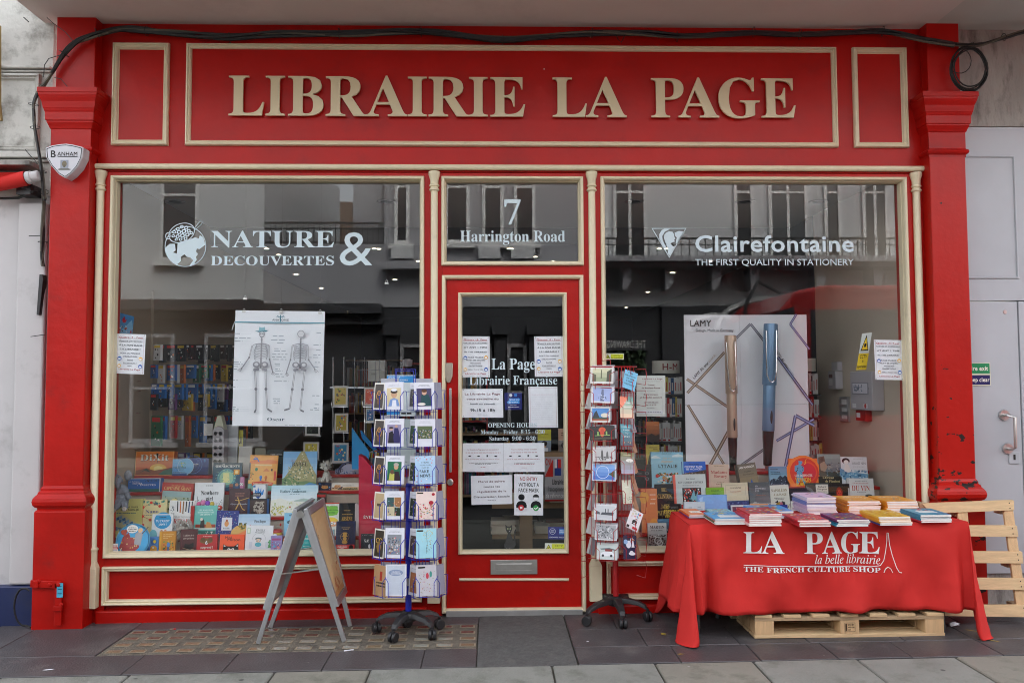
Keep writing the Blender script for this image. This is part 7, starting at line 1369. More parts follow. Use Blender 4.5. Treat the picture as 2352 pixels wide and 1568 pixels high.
EN = cornr+bd_+[('t','Quatre -4- Four',.5,.90,.035,'a83c48','x',.84),('r',.08,.885,.92,.89,'a83c48'),('t','PARTIES OF CUSTOMERS',.5,.825,.026,'40424c','x',.84),('r',.08,.812,.92,.815,'40424c'),('t','AT ANY 1 TIME',.5,.71,.038,'30323c','x',.82),('t','IN THE LIBRAIRIE!',.5,.60,.032,'30323c','x',.78),('t','FACE MASKS',.5,.47,.030,'50525e','x',.54),('t','MUST BE WORN',.5,.40,.030,'50525e','x',.66),('t','WITHOUT',.5,.335,.028,'50525e','x',.38),('r',.3,.325,.7,.328,'6a6c78'),('t','EXCEPTION!',.5,.265,.030,'50525e','x',.48),('r',.26,.255,.74,.258,'6a6c78'),('t','MERCI / THANK YOU',.5,.175,.024,'40424c','x',.52),('t','Librairie La Page',.5,.075,.032,'a84850','x',.74)]+mask(.14,.475,.065,'3a68b8')+mask(.87,.485,.065,'e8b850')+mask(.14,.19,.06,'e8b850')+mask(.87,.19,.07,'3a68b8')
FR = cornr+bd_+[('t','Quatre- 4 - Four',.5,.90,.035,'a83c48','x',.84),('r',.08,.885,.92,.89,'a83c48'),('t','Quatre personnes',.5,.81,.032,'40424c','x',.80),('r',.1,.79,.9,.794,'40424c'),('t','À LA FOIS DANS',.5,.70,.038,'30323c','x',.80),('t','LA LIBRAIRIE !',.5,.60,.036,'30323c','x',.68),('t','PORT DU MASQUE',.5,.50,.032,'606270','x',.68),('t','OBLIGATOIRE',.5,.42,.032,'606270','x',.50),('t','SANS',.5,.335,.030,'50525e','x',.2),('r',.4,.322,.6,.326,'6a6c78'),('t','EXCEPTION !',.5,.255,.032,'50525e','x',.46),('r',.27,.243,.73,.247,'6a6c78'),('t','MERCI',.5,.185,.026,'40424c','x',.17),('t','Librairie La Page',.5,.095,.036,'a84850','x',.74)]+mask(.14,.38,.07,'3a68b8')+mask(.87,.38,.065,'e8b850')+mask(.14,.20,.06,'e8b850')+mask(.87,.19,.07,'3a68b8')
PD = .034
sheet('notice',[(264.5,857),(330.5,859.5),(335,768),(268.5,766)],.047,FR,'white French notice on four customers at the left edge of the left window')
sheet('notice',[(2011,871.5),(2074.5,872.5),(2070.5,781),(2007,780)],.047,EN,'white English notice on four customers at the right end of the right window')
sheet('notice',[(1060,866),(1125,866),(1124.5,772.5),(1059.5,772)],PD,EN,'white English notice on four customers at the top left of the door glass')
sheet('notice',[(1228.5,865),(1294.5,864.5),(1293,772),(1227,772.5)],PD,FR,'white French notice on four customers at the top right of the door glass')
sheet('notice',[(1061.5,958.5),(1156,958.8),(1155,892.5),(1061,893)],PD,cornr[:0]+[('c',x,y,.012,'9aa0a8',8) for x,y in ((.03,.96),(.97,.96),(.03,.04),(.97,.04))]+[('t','La Librairie La Page',.5,.79,.07,'80505a','x',.86),('t','vous accueille du',.5,.62,.06,'6a3a44','x',.78),('t','lundi au samedi',.5,.45,.055,'404450','x',.6),('t','9h15 à 18h',.5,.21,.10,'282c38','x',.6),('tl',.38,.62,.1,.012,'a0a4b0')],'white landscape notice with opening times from lundi au samedi')
sheet('notice',[(1215.5,982),(1282,981.5),(1280,887.5),(1213.5,887.5)],PD,cornr+bd_+[('tl',.08,.92,.80,.01,'d8c0cc')]+[('tl',.1,.85,.75-.045*i,.006,'d0d2dc') for i in range(13)],'nearly blank white sheet with faint lines on the right of the door')
sheet('notice',[(1062.5,1083),(1156.5,1083.5),(1156,1017),(1063,1017.5)],PD,[('t','La librairie La Page poursuit son activité !',.5,.76,.035,'a04048','x',.76),('tl',.07,.93,.66,.02,'b06068'),('r',.14,.53,.2,.57,'303238'),('r',.36,.53,.42,.57,'303238'),('r',.585,.52,.62,.59,'303238'),('r',.78,.53,.84,.57,'303238'),('tl',.06,.9,.43,.012,'a05058'),('tl',.16,.86,.31,.014,'50545c'),('tl',.3,.7,.27,.014,'50545c'),('tl',.44,.56,.16,.012,'a05058')],'white landscape notice with small icons, left of the joined pair')
sheet('notice',[(1156.8,1083.5),(1251,1083),(1250,1016.5),(1156.3,1017)],PD,[('t','Your bookshop remains available!',.5,.76,.035,'a04048','x',.62),('tl',.18,.82,.66,.02,'b06068'),('r',.14,.53,.2,.57,'303238'),('r',.36,.53,.42,.57,'303238'),('r',.585,.52,.62,.59,'303238'),('r',.78,.53,.84,.57,'303238'),('tl',.08,.88,.43,.012,'a05058'),('tl',.26,.76,.31,.014,'50545c'),('tl',.26,.76,.26,.014,'a05058'),('tl',.44,.56,.14,.012,'a05058')],'white landscape notice with small icons, right of the joined pair')
sheet('notice',[(1083,1159),(1176.5,1156.5),(1176,1090),(1081.5,1092.5)],PD,[('t','Merci de suivre',.5,.76,.07,'70505c','x',.64),('t','toutes les',.5,.585,.065,'504854','x',.4),('t','régulations de la',.5,.42,.065,'70505c','x',.72),('t','Distanciation Sociale',.5,.24,.06,'40343c','x',.88),('tl',.4,.6,.14,.016,'808490')],'white notice about social distancing low on the door glass')
def bust(x,m_):
    o = [('e',x,.44,.11,.075,'16181c'),('e',x,.26,.17,.09,'16181c'),('r',x-.18,.12,x+.18,.26,'e8eaf0' if 0 else '16181c'),('r',x-.19,.10,x+.19,.185,'e8eaf0')]
    if m_: o += [('p',[(x-.1,.44),(x+.1,.44),(x+.08,.38),(x,.365),(x-.08,.38)],'e8ecf0'),('ring',x,.385,.05,.006,'707880',12,200,340)]
    return o
sheet('notice',[(1181,1182.5),(1247.5,1183),(1248,1089),(1181,1088)],PD,[('t','NO ENTRY',.5,.84,.09,'a82830','x',.6),('t','WITHOUT A',.5,.70,.09,'14161a','x',.7),('t','FACE MASK',.5,.565,.09,'14161a','x',.7)]+bust(.25,0)+bust(.75,1)+[('c',.24,.185,.10,'c03038'),('c',.75,.18,.10,'3a9a50'),('l',[(.2,.21),(.28,.16)],.03,'f4f4f4'),('l',[(.2,.16),(.28,.21)],.03,'f4f4f4'),('l',[(.69,.18),(.74,.155),(.82,.205)],.03,'f4f4f4')],'white poster refusing entry without a face mask')
sheet('window_sticker',[(1160,941),(1199.5,940.5),(1198.5,901.5),(1158.5,902)],PD,[('r',.04,.04,.96,.96,'1a2068'),('c',.36,.86,.09,'c8ccd8'),('r',.56,.78,.72,.95,'3a78c8'),('p',[(.25,.52),(.25,.68),(.8,.68),(.8,.72),(.92,.6),(.8,.5),(.8,.52)],'3a88d8'),('p',[(.85,.36),(.85,.52),(.25,.52),(.25,.56),(.1,.44),(.25,.34),(.25,.36)],'4a98e0'),('t','SPEND £15',.55,.565,.06,'f0f0f8','x',.5),('t','GET £5 BACK',.5,.41,.06,'f0f0f8','x',.55),('t','IN STORE',.5,.27,.045,'e0e4f0','x',.34),('tl',.2,.82,.15,.03,'d0d4e8')],'square dark blue sticker with two arrows in the middle of the door','sticker','1c2470')
sheet('window_sticker',[(1259,1237.5),(1300,1238),(1299.5,1209.5),(1259,1209)],PD,[('ring',.25,.64,.16,.02,'e0e4f0'),('t','SHOP',.25,.66,.09,'e0e4f0','x',.2),('t','SMALL',.25,.54,.09,'e0e4f0','x',.22),('r',.62,.42,.92,.86,'3a80d0'),('t','AMERICAN',.77,.66,.09,'f0f4fa','x',.26),('t','EXPRESS',.77,.52,.09,'f0f4fa','x',.26),('t','LOVE WHERE YOU LIVE',.5,.12,.10,'f0f4fa','x',.9)],'small royal blue shopping sticker low at the right of the door','sticker','1c2a80')
CC = [('r',.33,.1,.97,.9,'d8e038'),('p',[(.05,.15),(.31,.15),(.18,.85)],'202418'),('p',[(.08,.2),(.28,.2),(.18,.72)],'d8d838'),('l',[(.13,.3),(.23,.42)],.04,'202418'),('t','CCTV',.65,.52,.28,'30381c','s',.36),('t','in operation',.65,.18,.2,'30381c','s',.58)]
sheet('window_sticker',[(1251,1263),(1301,1263.5),(1300.5,1247),(1251.5,1246.5)],PD,CC,'small yellow camera warning sticker at the foot of the door glass','sticker','dfe4d8')
sheet('window_sticker',[(1388,825),(1433,825.5),(1433,811.5),(1388,811)],.047,CC,'small yellow camera warning sticker above the red card rack','sticker','dfe4d8')
sheet('warning_sign',[(1966.5,849.5),(1989.5,849),(2003,763.5),(1980,766)],.14,[('r',.0,.0,1,.45,'e0c028'),('p',[(.12,.52),(.9,.52),(.5,.96)],'1c1a10'),('p',[(.22,.55),(.8,.55),(.5,.88)],'e8c020'),('r',.4,.62,.62,.72,'1c1a10'),('t','CCTV',.5,.32,.09,'242010','x',.7),('t','in',.5,.2,.08,'242010','x',.14),('t','operation',.5,.06,.08,'242010','x',.9)],'tilted yellow and white camera warning sign with a black triangle','sign','c8ccc8')
sheet('notice',[(1462,956),(1528.5,956),(1528,862),(1462,862)],.10,[('t','Librairie La Page',.55,.9,.03,'8a4a50','x',.7),('tl',.2,.9,.85,.008,'8a8c8a'),('t','Tristan',.5,.75,.035,'7a4048','x',.24),('t','de Bourbon-Parme',.5,.68,.035,'7a4048','x',.64),('tl',.35,.65,.61,.008,'8a8c8a'),('t','Boris Johnson,',.5,.52,.035,'7a4048','x',.5),('t','un Européen contrarié',.5,.45,.035,'7a4048','x',.76),('t','samedi 26 juin',.5,.33,.03,'7a4048','x',.5),('t','de 11h à 13h',.5,.27,.03,'7a4048','x',.36),('tl',.36,.64,.2,.01,'8a8c8a'),('r',.1,.06,.9,.15,'d4d8dc'),('tl',.15,.85,.1,.01,'50545c')],'large off white event poster behind the red card rack','poster','cdd2cc')
sheet('notice',[(888.3,955.5),(955,955.5),(954.6,861),(888.6,861)],.047,[('r',.0,.82,1,.98,'3a98e0'),('t',"LET'S HELP STOP",.25,.92,.035,'f0f4fa','x',.4),('t','THE SPREAD OF CORONAVIRUS',.38,.86,.035,'f0f4fa','x',.7),('r',.0,.04,.36,.12,'3a98e0'),('p',[(.36,.02),(.36,.14),(.46,.08)],'3a98e0'),('r',.5,.05,.66,.09,'202428'),('r',.69,.05,.85,.09,'202428'),('b',5,.05,.2,.5,.7,10,.16,['d8a080','5080b0'])],'blue topped health poster behind the blue card rack','poster','dfe8ec')
sheet('notice',[(889,1075),(955,1075),(955,962),(889,962)],.047,[('t','thank you',.5,.12,.03,'70787c','s',.4)],'plain pale poster below the health poster behind the blue card rack','poster','c4d0d4')
sheet('packaging_poster',[(267,764),(304,767),(308,727),(271,717)],.30,[('g',0,0,1,1,'6aa8d0','4a88c0',3),('p',[(.2,.0),(.9,.8),(1,.3),(.8,0)],'8ac0e0'),('p',[(.3,.7),(.42,.9),(.5,.7),(.6,.75),(.5,.55),(.35,.55)],'c83a48'),('b',4,.1,.02,.7,.4,16,.16,['30343a','e8e8e8','d86a38']),('p',[(.85,.05),(.9,.3),(.95,.05)],'c84040')],'small blue product card high at the left end of the left window','card','5a98c8')
# black cat sticker on the door
cat_ = [(654,832),(648,810),(640,790),(636,775)]
q = lambda x,y: W(1004.9+x*.2381,1062.3+y*.2381,PD)
cm = MB()
body = [(655,832),(638,800),(655,765),(672,700),(680,680),(668,665),(657,640),(655,597),(672,612),(700,612),(718,597),(720,640),(712,662),(704,680),(712,700),(735,760),(742,700),(740,665),(752,635),(756,650),(750,700),(752,765),(762,785),(745,800),(732,832)]
P = [q(x,y) for x,y in body][::-1]; n = len(P); cm.add([tuple(p) for p in P]+[(p.x,p.y+.001,p.z) for p in P],[tuple(range(n)),tuple(range(2*n-1,n-1,-1))])
co_ = cm.build('cat_sticker',M['black_pl']); tag(co_,'black sitting cat sticker with pale green eyes at the foot of the door glass','sticker')
a = q(690,640); ar = Art(.03,.03); ar.run([('e',.22,.5,.16,.2,'c8d8a0'),('e',.78,.5,.16,.2,'c8d8a0'),('e',.22,.5,.05,.12,'101410'),('e',.78,.5,.05,.12,'101410'),('p',[(.5,.0),(.7,-.1),(.72,.15)],'c8c8d0')]).build('face_print',co_,(a.x-.015,a.y-.0008,a.z-.012))
a = q(690,830); Art(.04,.01).run([('b',3,0,0,1,.8,8,.12,['d8d8d8'])]).build('paw_print',co_,(a.x-.02,a.y-.0008,a.z-.003))

# ================================================================== CARD SPINNERS ON THE PAVEMENT
def star_base(par,c,tips,poleh,pr,mp):
    hz = gz(c.x)
    arms = MB()
    for i,t in enumerate(tips):
        d = Vector((t.x-c.x,t.y-c.y,0)); L = d.length; d.normalize(); s_ = Vector((-d.y,d.x,0)); cr = []
        for f,z,wv,hv in ((.05,.115,.036,.034),(.35,.118,.030,.030),(.7,.108,.025,.026),(.93,.088,.022,.022),(1.0,.072,.018,.014)):
            o = d*L*f+Vector((0,0,z)); cr.append([o+s_*wv+Vector((0,0,-hv/2)),o+s_*wv*.75+Vector((0,0,hv/2)),o-s_*wv*.75+Vector((0,0,hv/2)),o-s_*wv+Vector((0,0,-hv/2))])
        a = MB(); a.add([p for r_ in cr for p in r_],[(j*4+k_,j*4+(k_+1) % 4,(j+1)*4+(k_+1) % 4,(j+1)*4+k_) for j in range(len(cr)-1) for k_ in range(4)]+[(16,17,18,19)])
        a.build('arm',M['black_pl'],par,bevel=.004)
        w_ = MB(); ax = s_ if i % 2 else (s_*.6+d*.8).normalized(); q_ = ax.to_track_quat('Z','Y').to_matrix().to_4x4(); o = d*L
        for k_ in (-1,1):
            w_.lathe([(0,-.010),(.026,-.010),(.030,-.006),(.030,.006),(.026,.010),(0,.010)],n=18,M=Matrix.Translation(o+ax*.013*k_+Vector((0,0,.0305)))@q_)
        w_.tube([o+Vector((0,0,.03)),o+Vector((0,0,.075))],.009,8).build('caster',M['black_pl'],par)
    MB().lathe([(.05,.085),(.052,.125),(.044,.135),(pr+.008,.142)],n=24).build('hub',M['black_pl'],par)
    MB().lathe([(pr,.13),(pr,poleh),(pr*.8,poleh+.008),(0,poleh+.01)],n=20).build('pole',mp,par)
def card(par_c,u,v0,v1,Y,w_,yaw,base,ops,label,group,lean=8,roll=0,n=1,th=.0025,where='',name='greeting_card',cat='greeting card',back='d0d2d8'):
    p = W(u,v1,Y); h_ = (W(u,v0,Y).z-p.z)/math.cos(R(lean)); out = None
    cy_,sy_ = math.cos(R(yaw)),math.sin(R(yaw))
    for i in range(n):
        o = colbox(name,(w_,th,h_*(1-.01*i)),base if i == 0 else back); off = i*.006
        Mx = Matrix.Translation(p+Vector((-sy_*off,cy_*off,.001*i)))@Matrix.Rotation(R(yaw),4,'Z')@Matrix.Rotation(R(roll),4,'Y')@Matrix.Rotation(R(-lean),4,'X')@Matrix.Translation((-w_/2,0,0)); o.matrix_world = Mx
        if i == 0:
            if ops: Art(w_,h_).run(ops).build('card_print',o)
            tag(o,label,cat,group); out = o
        else: tag(o,ORD[i]+' spare card in the pocket '+where,cat,'spare cards in the '+group.split(' in the ')[-1])
    return out,p,h_
def holder(par,u,v1,Y,w_,yaw,hh,m,r_=.0022,th=.03,full=.62):
    p = W(u,v1,Y)-par.location; q = Matrix.Translation(p)@Matrix.Rotation(R(yaw),4,'Z'); mb = MB()
    for s_ in (-1,1):
        mb.tube([q@Vector(a) for a in ((s_*w_*.56,th,hh*full),(s_*w_*.52,-.008,hh*full),(s_*w_*.36,-.014,hh*(full-.16)),(s_*w_*.36,-.012,-.006),(s_*w_*.36,th,-.006))],r_,5)
    mb.tube([q@Vector((-w_*.36,-.0,-.006)),q@Vector((w_*.36,-.0,-.006))],r_,5).build('card_holder',m,par)
cB = G(938,1456); bs = empty('card_spinner',(cB.x,cB.y,gz(cB.x))); tag(bs,'blue wire greeting card spinner on black castors beside the door','card rack')
star_base(bs,cB,[G(u,v) for u,v in ((865,1453),(903,1475),(993,1468),(1009,1443),(935,1440))],W(938,1112,cB.y).z-bs.location.z,.0185,M['blue_wire'])
MB().lathe([(.0192,.29),(.0192,.335)],n=20).build('pole_sticker',M['alu'],bs)
YR = cB.y
RB = [(877,940),(961,1025),(1046,1111),(1128,1192),(1213,1281),(1297,1368)]
wht = 'dfe1ea'
def photo(bg,*fg): return [('tl',.25,.75,.90,.012,'8a8c98'),('tl',.2,.8,.86,.012,'8a8c98'),('r',.12,.12,.86,.78,bg)]+list(fg)
BC = [photo('d8c8a0',('e',.5,.55,.16,.14,'c8a080'),('e',.5,.65,.19,.07,'3a3028'),('e',.5,.71,.16,.05,'e8ecf4'),('p',[(.2,.12),(.3,.36),(.5,.42),(.7,.36),(.8,.12)],'7a9ad0'),('p',[(.38,.12),(.42,.34),(.6,.34),(.64,.12)],'e8eaf4')),
      photo('9a90b0',('p',[(.18,.12),(.22,.5),(.4,.56),(.5,.4),(.5,.12)],'18161e'),('p',[(.45,.3),(.5,.66),(.7,.66),(.82,.3),(.8,.12),(.5,.12)],'2c2860'),('e',.34,.62,.08,.05,'c8a088'),('e',.6,.72,.08,.05,'c8a088'),('e',.33,.67,.13,.03,'181418')),
      photo('1f6a4a',('p',[(.2,.12),(.25,.38),(.5,.36),(.5,.12)],'c0c060'),('p',[(.5,.12),(.5,.44),(.72,.44),(.86,.12)],'302028'),('e',.38,.42,.1,.08,'6a4a38'),('e',.58,.6,.12,.1,'c8a080'),('e',.58,.68,.14,.06,'b0a8a0')),
      photo('c8c0a0',('r',.12,.45,.48,.78,'3a5a5a'),('r',.52,.45,.86,.78,'a07048'),('r',.52,.12,.86,.42,'2a3a2c'),('b',21,.14,.14,.84,.76,30,.1,['d8a888','404858','8ab0c8','c85040'])),
      photo('8a9098',('b',22,.14,.14,.84,.7,70,.12,['c86a80','5a80b0','e0c8b0','3a4a60','6a5a4a','d8d8e0'])),
      [('r',.06,.04,.94,.96,'c4ccd8'),('b',23,.06,.04,.94,.96,90,.03,['dfe4ec','b0bac8']),('e',.5,.74,.36,.10,'8a9ab8'),('t','HEUREUX',.5,.75,.035,'f0f2f6','x',.4),('t','ANNIVERSAIRE',.5,.69,.035,'f0f2f6','x',.5)]]
BD = [photo('4a4468',('p',[(.3,.2),(.36,.54),(.7,.56),(.84,.3),(.8,.14),(.4,.14)],'1f4a50'),('e',.5,.62,.12,.09,'d0a890'),('e',.5,.69,.14,.06,'5a3a28'),('e',.36,.2,.2,.05,'e8e4dc')),
      [('tl',.25,.75,.90,.012,'8a8c98'),('tl',.2,.8,.86,.012,'8a8c98'),('r',.12,.28,.86,.74,'5a6a48'),('b',24,.14,.3,.84,.6,40,.1,['d8c8b0','8a5a40','c8c8c0','3a4030','6a80a0'])],
      [('r',0,0,1,1,'b4d4ee'),('b',25,.02,.02,.98,.98,40,.09,['e88a80','f0f0f4','e07060']),('r',.22,.2,.8,.85,'b4d4ee'),('t','I HEAR',.5,.74,.055,'1a2430','s',.36),('t',"YOU'RE OLDER",.5,.65,.045,'1a2430','s',.55),('t','MUST BE',.5,.56,.04,'1a2430','s',.34),('t','FAKE',.45,.40,.10,'101820','x',.45),('t','NEWS',.5,.25,.10,'101820','x',.5)],
      [('r',0,0,1,1,'ecd8d0'),('r',.05,.92,.35,.97,'3a3020'),('b',26,.05,.03,.95,.55,60,.1,['b0985a','c8b078','b03040','2f8a88','d84858']),('e',.75,.6,.12,.07,'b02c3c'),('e',.85,.9,.08,.05,'b02c3c')],
      [('r',0,0,1,1,'a8dce8'),('b',27,.25,.55,.85,.95,50,.06,['c8b878','d8cc98']),('l',[(.5,.15),(.55,.5),(.5,.9)],.02,'5a90a8'),('b',28,.45,.2,.8,.6,26,.06,['4a80a0','b0a060']),('r',.05,.9,.35,.95,'3a3020')],
      [('r',0,0,1,1,'c8c6cc'),('b',29,.1,.1,.95,.8,60,.07,['a8a078','c06a80','8a9a80','d8d0c0']),('e',.55,.65,.07,.1,'c84858'),('e',.72,.7,.06,.1,'4a9a90'),('r',.1,.9,.45,.95,'303030')]]
BCc = ['5a5a58','3a5a3a','3a4a24','2a3a28','5a4a48','b87850']
Bn = ['nurse portrait','two women in hats','mother and child on green','four small family photographs','crowded family group','dotted silver birthday pattern']
Dn = ['seated woman in teal','garden picnic photograph','pale blue lettering about news','pink field of red flowers','turquoise sprig of leaves','two birds on a branch']
LV = ['in the top row','in the second row','in the third row','in the fourth row','in the fifth row','in the bottom row']
gB = 'greeting cards in the blue card spinner'
for i,(v0,v1) in enumerate(RB):
    s_ = 0 if i < 5 else 1
    ya = YR-.03
    brown = i < 4 or i == 4
    card(0,867+(6 if i == 5 else 1.5),v0+2,v1,YR-.05,.085 if i < 5 else .125,-38,'e8e4dc',[('r',.08,.05,.92,.95,'2a1a12' if i < 3 else ('b8a078' if i == 3 else '2c2418'))]+([('ring',.5,.5,.25,.08,'a06828'),('ring',.5,.62,.15,.05,'c88a38'),('e',.5,.3,.16,.12,'6a3c18')] if i < 3 else [('r',.3,.48,.7,.58,'4a3820')] if i == 3 else [('ring',.36,.6,.16,.05,'c8a050'),('ring',.64,.6,.16,.05,'c8a050'),('p',[(.25,.4),(.5,.62),(.75,.4),(.6,.2),(.4,.2)],'8a6a30')] if i == 4 else [('r',0,0,1,1,'b89068'),('r',.4,.5,.56,.8,'a83020'),('tl',.2,.8,.3,.05,'20180f'),('tl',.2,.8,.4,.05,'20180f')]),'tall dark card with a golden swirl at the left side %s' % LV[i] if i < 3 else ['sand coloured card with a small dark label at the left side','black card with a golden heart at the left side','brown card with a red bottle at the left side'][i-3]+' '+LV[i],gB,5,n=4 if i != 5 else 1,back='221c1a',where='at the left side %s' % LV[i])
    holder(bs,867+(6 if i == 5 else 0),v1,YR-.05,.085,-38,.17,M['blue_wire'])
    card(0,905+s_*4,v0,v1,YR-.15,.112 if i < 5 else .12,-6,wht,BC[i],'white card with a %s, left front column %s' % (Bn[i],LV[i]),gB,5,n=4,where='of the left front column %s' % LV[i],roll=(i*37 % 5-2)*.5)
    holder(bs,905+s_*4,v1,YR-.15,.115,-6,.17,M['blue_wire'])
    card(0,948,v0+2,v1-1,YR-.10,.085,-46,wht,[('tl',.2,.8,.88,.012,'8a8c98'),('r',.12,.1,.9,.76,BCc[i]),('b',40+i,.15,.12,.88,.7,16,.2,['c8c0b8','302c2a',BCc[i],'a09080'])],'narrow angled white card with a small photograph %s, centre' % LV[i],gB,5,n=3,where='of the centre column %s' % LV[i])
    holder(bs,946,v1,YR-.10,.085,-46,.17,M['blue_wire'])
    card(0,975+i*1.0,v0+1,v1,YR-.14,.118,6,wht if i < 2 else 'd8d4d0',BD[i],'card with a %s, right front column %s' % (Dn[i],LV[i]),gB,5,n=4,where='of the right front column %s' % LV[i],roll=(i*23 % 5-2)*.5)
    holder(bs,975+i,v1,YR-.14,.118,6,.17,M['blue_wire'])
    card(0,1006+i*1.2,v0+1,v1-3,YR-.04,.115,62,'9a9cae',[('r',.1,.0,.14,1,'b8bac8'),('r',.5,.02,.52,.98,'b8bac8')],'cellophane wrapped card seen from the back at the right side %s' % LV[i],gB,5,n=3,where='at the right side %s' % LV[i],back='a4a6b8')
    holder(bs,1008+i*1.2,v1-3,YR-.04,.115,62,.17,M['blue_wire'])
    for u_,y_,yw in ((897,.12,170),(972,.12,186)):
        card(0,u_,v0-8,v1-12,YR+y_,.115,yw,'b8bac4',None,'%s rear card seen through the blue frame %s' % ('left' if u_ < 930 else 'right',LV[i]),'rear cards in the blue card spinner',5,n=1)
rods = MB()
for u_,y_ in ((874,-.02),(880,.05),(897,-.07),(906,-.07),(913,.0),(918,-.06),(955,-.05),(962,.0),(968,-.06),(976,-.08),(984,.02),(996,-.05),(1000,0)):
    rods.tube([W(u_,880,YR+y_)-bs.location,W(u_+2,1345,YR+y_)-bs.location],.0022,5)
rods.build('upright_wires',M['blue_wire'],bs)['kind'] = 'stuff'
for v_ in (945,1030,1115,1197,1286): MB().tube([W(u_,v_,YR+y_)-bs.location for u_,y_ in ((870,-.03),(905,-.1),(942,-.03),(975,-.1),(1004,-.02),(975,.1),(905,.1))],.0022,5,closed=True).build('ring_wire',M['blue_wire'],bs)
for a_,b_ in (((908,848),(954,848)),((911,852),(950,852))):
    MB().tube([W(a_[0],880,YR)-bs.location,W(a_[0],a_[1],YR)-bs.location,W(b_[0],b_[1],YR)-bs.location,W(b_[0],880,YR)-bs.location],.0025,5).build('top_loop',M['blue_wire'],bs)
# ---- red one
cR = G(1415,1419); rs = empty('card_spinner',(cR.x,cR.y,gz(cR.x))); tag(rs,'red wire postcard spinner on black castors in front of the right window','card rack')
star_base(rs,cR,[G(u,v) for u,v in ((1348,1436),(1431,1443),(1488,1425),(1446,1400),(1368,1400))],W(1411,1270,cR.y).z-rs.location.z+.9,.0185,M['red_wire'])
YQ = cR.y; gR = 'postcards in the red card spinner'
EL = [(130,104,362,262,3,'d8d8d4',[('g',.09,.12,.91,.88,'8a9a78','d8d4b0',3),('r',.45,.3,.5,.8,'6a6a50'),('p',[(.7,.12),(.72,.7),(.91,.85),(.91,.12)],'4a4a38'),('p',[(.09,.12),(.09,.6),(.25,.5),(.25,.12)],'5a5a44')],'misty column between dark buildings'),
      (135,284,366,440,4,'d8dae0',[('r',.09,.1,.91,.88,'a0b0dc'),('p',[(.4,.1),(.46,.8),(.54,.8),(.58,.1)],'6a7494'),('b',61,.3,.1,.7,.5,18,.08,['5a6484','c8d0e8'])],'hazy blue tower'),
      (134,476,332,618,1,'d8d8d4',[('r',.08,.1,.92,.9,'4a88c8'),('r',.08,.1,.92,.32,'304a40'),('p',[(.12,.3),(.2,.6),(.3,.75),(.45,.32)],'202830'),('e',.72,.45,.2,.14,'d8d4c4'),('r',.08,.1,.92,.2,'a85838')],'steamer moored by a white dome'),
      (128,654,380,780,-6,'1a1414',[('e',.5,.72,.14,.2,'d8582c'),('e',.5,.5,.08,.3,'c84020'),('r',.2,.3,.8,.34,'9ab868'),('r',.3,.3,.36,.6,'8ab060'),('r',.64,.3,.7,.6,'8ab060'),('r',.04,.04,.96,.16,'48402c')],'night bridge under red fireworks'),
      (160,850,374,978,-3,'d4d4d2',[('r',.05,.06,.95,.94,'c0c0c0'),('r',.1,.3,.9,.34,'50504e'),('p',[(.36,.2),(.38,.7),(.42,.86),(.46,.7),(.48,.2)],'5a5a58'),('p',[(.6,.2),(.62,.6),(.66,.74),(.7,.6),(.72,.2)],'6a6a68'),('b',62,.05,.06,.95,.3,20,.1,['8a8a88','484848'])],'black and white photograph of a bascule bridge'),
      (146,1003,384,1158,2,'c8d0dc',[('g',.05,.06,.95,.94,'2c68c0','88b4e8',4),('ring',.45,.5,.26,.02,'d8e4f4'),('p',[(.7,.4),(.95,.6),(.95,.2)],'4a5a40')],'big white wheel against a blue sky')]
FL = [(188,181,434,338,3,'d4d6d8',[('r',.06,.08,.94,.92,'c4c8cc'),('p',[(.3,.35),(.36,.5),(.9,.52),(.88,.32)],'4a5058'),('r',.5,.5,.54,.72,'4a5058'),('r',.62,.5,.66,.72,'4a5058'),('p',[(.06,.38),(.1,.6),(.26,.5),(.28,.36)],'5a6068')],'grey photograph of two liners'),
      (196,386,446,548,3,'d0d2d4',[('r',.06,.08,.94,.92,'a8acb0'),('b',63,.08,.1,.92,.9,90,.1,['6a6e72','d8dadc','484c50','8a8e92'])],'grey photograph of a carved shopfront'),
      (218,586,450,750,2,'d4dad8',[('r',.05,.05,.95,.93,'c8d4d2'),('p',[(.15,.66),(.6,.72),(.95,.62),(.95,.56),(.6,.62),(.2,.6)],'5a6a70'),('p',[(.18,.22),(.2,.4),(.4,.5),(.7,.52),(.82,.38),(.86,.22)],'e8ecf0'),('c',.3,.24,.06,'303840'),('c',.7,.24,.06,'303840'),('r',.4,.5,.75,.64,'8a3a38')],'small white car under a long awning')]
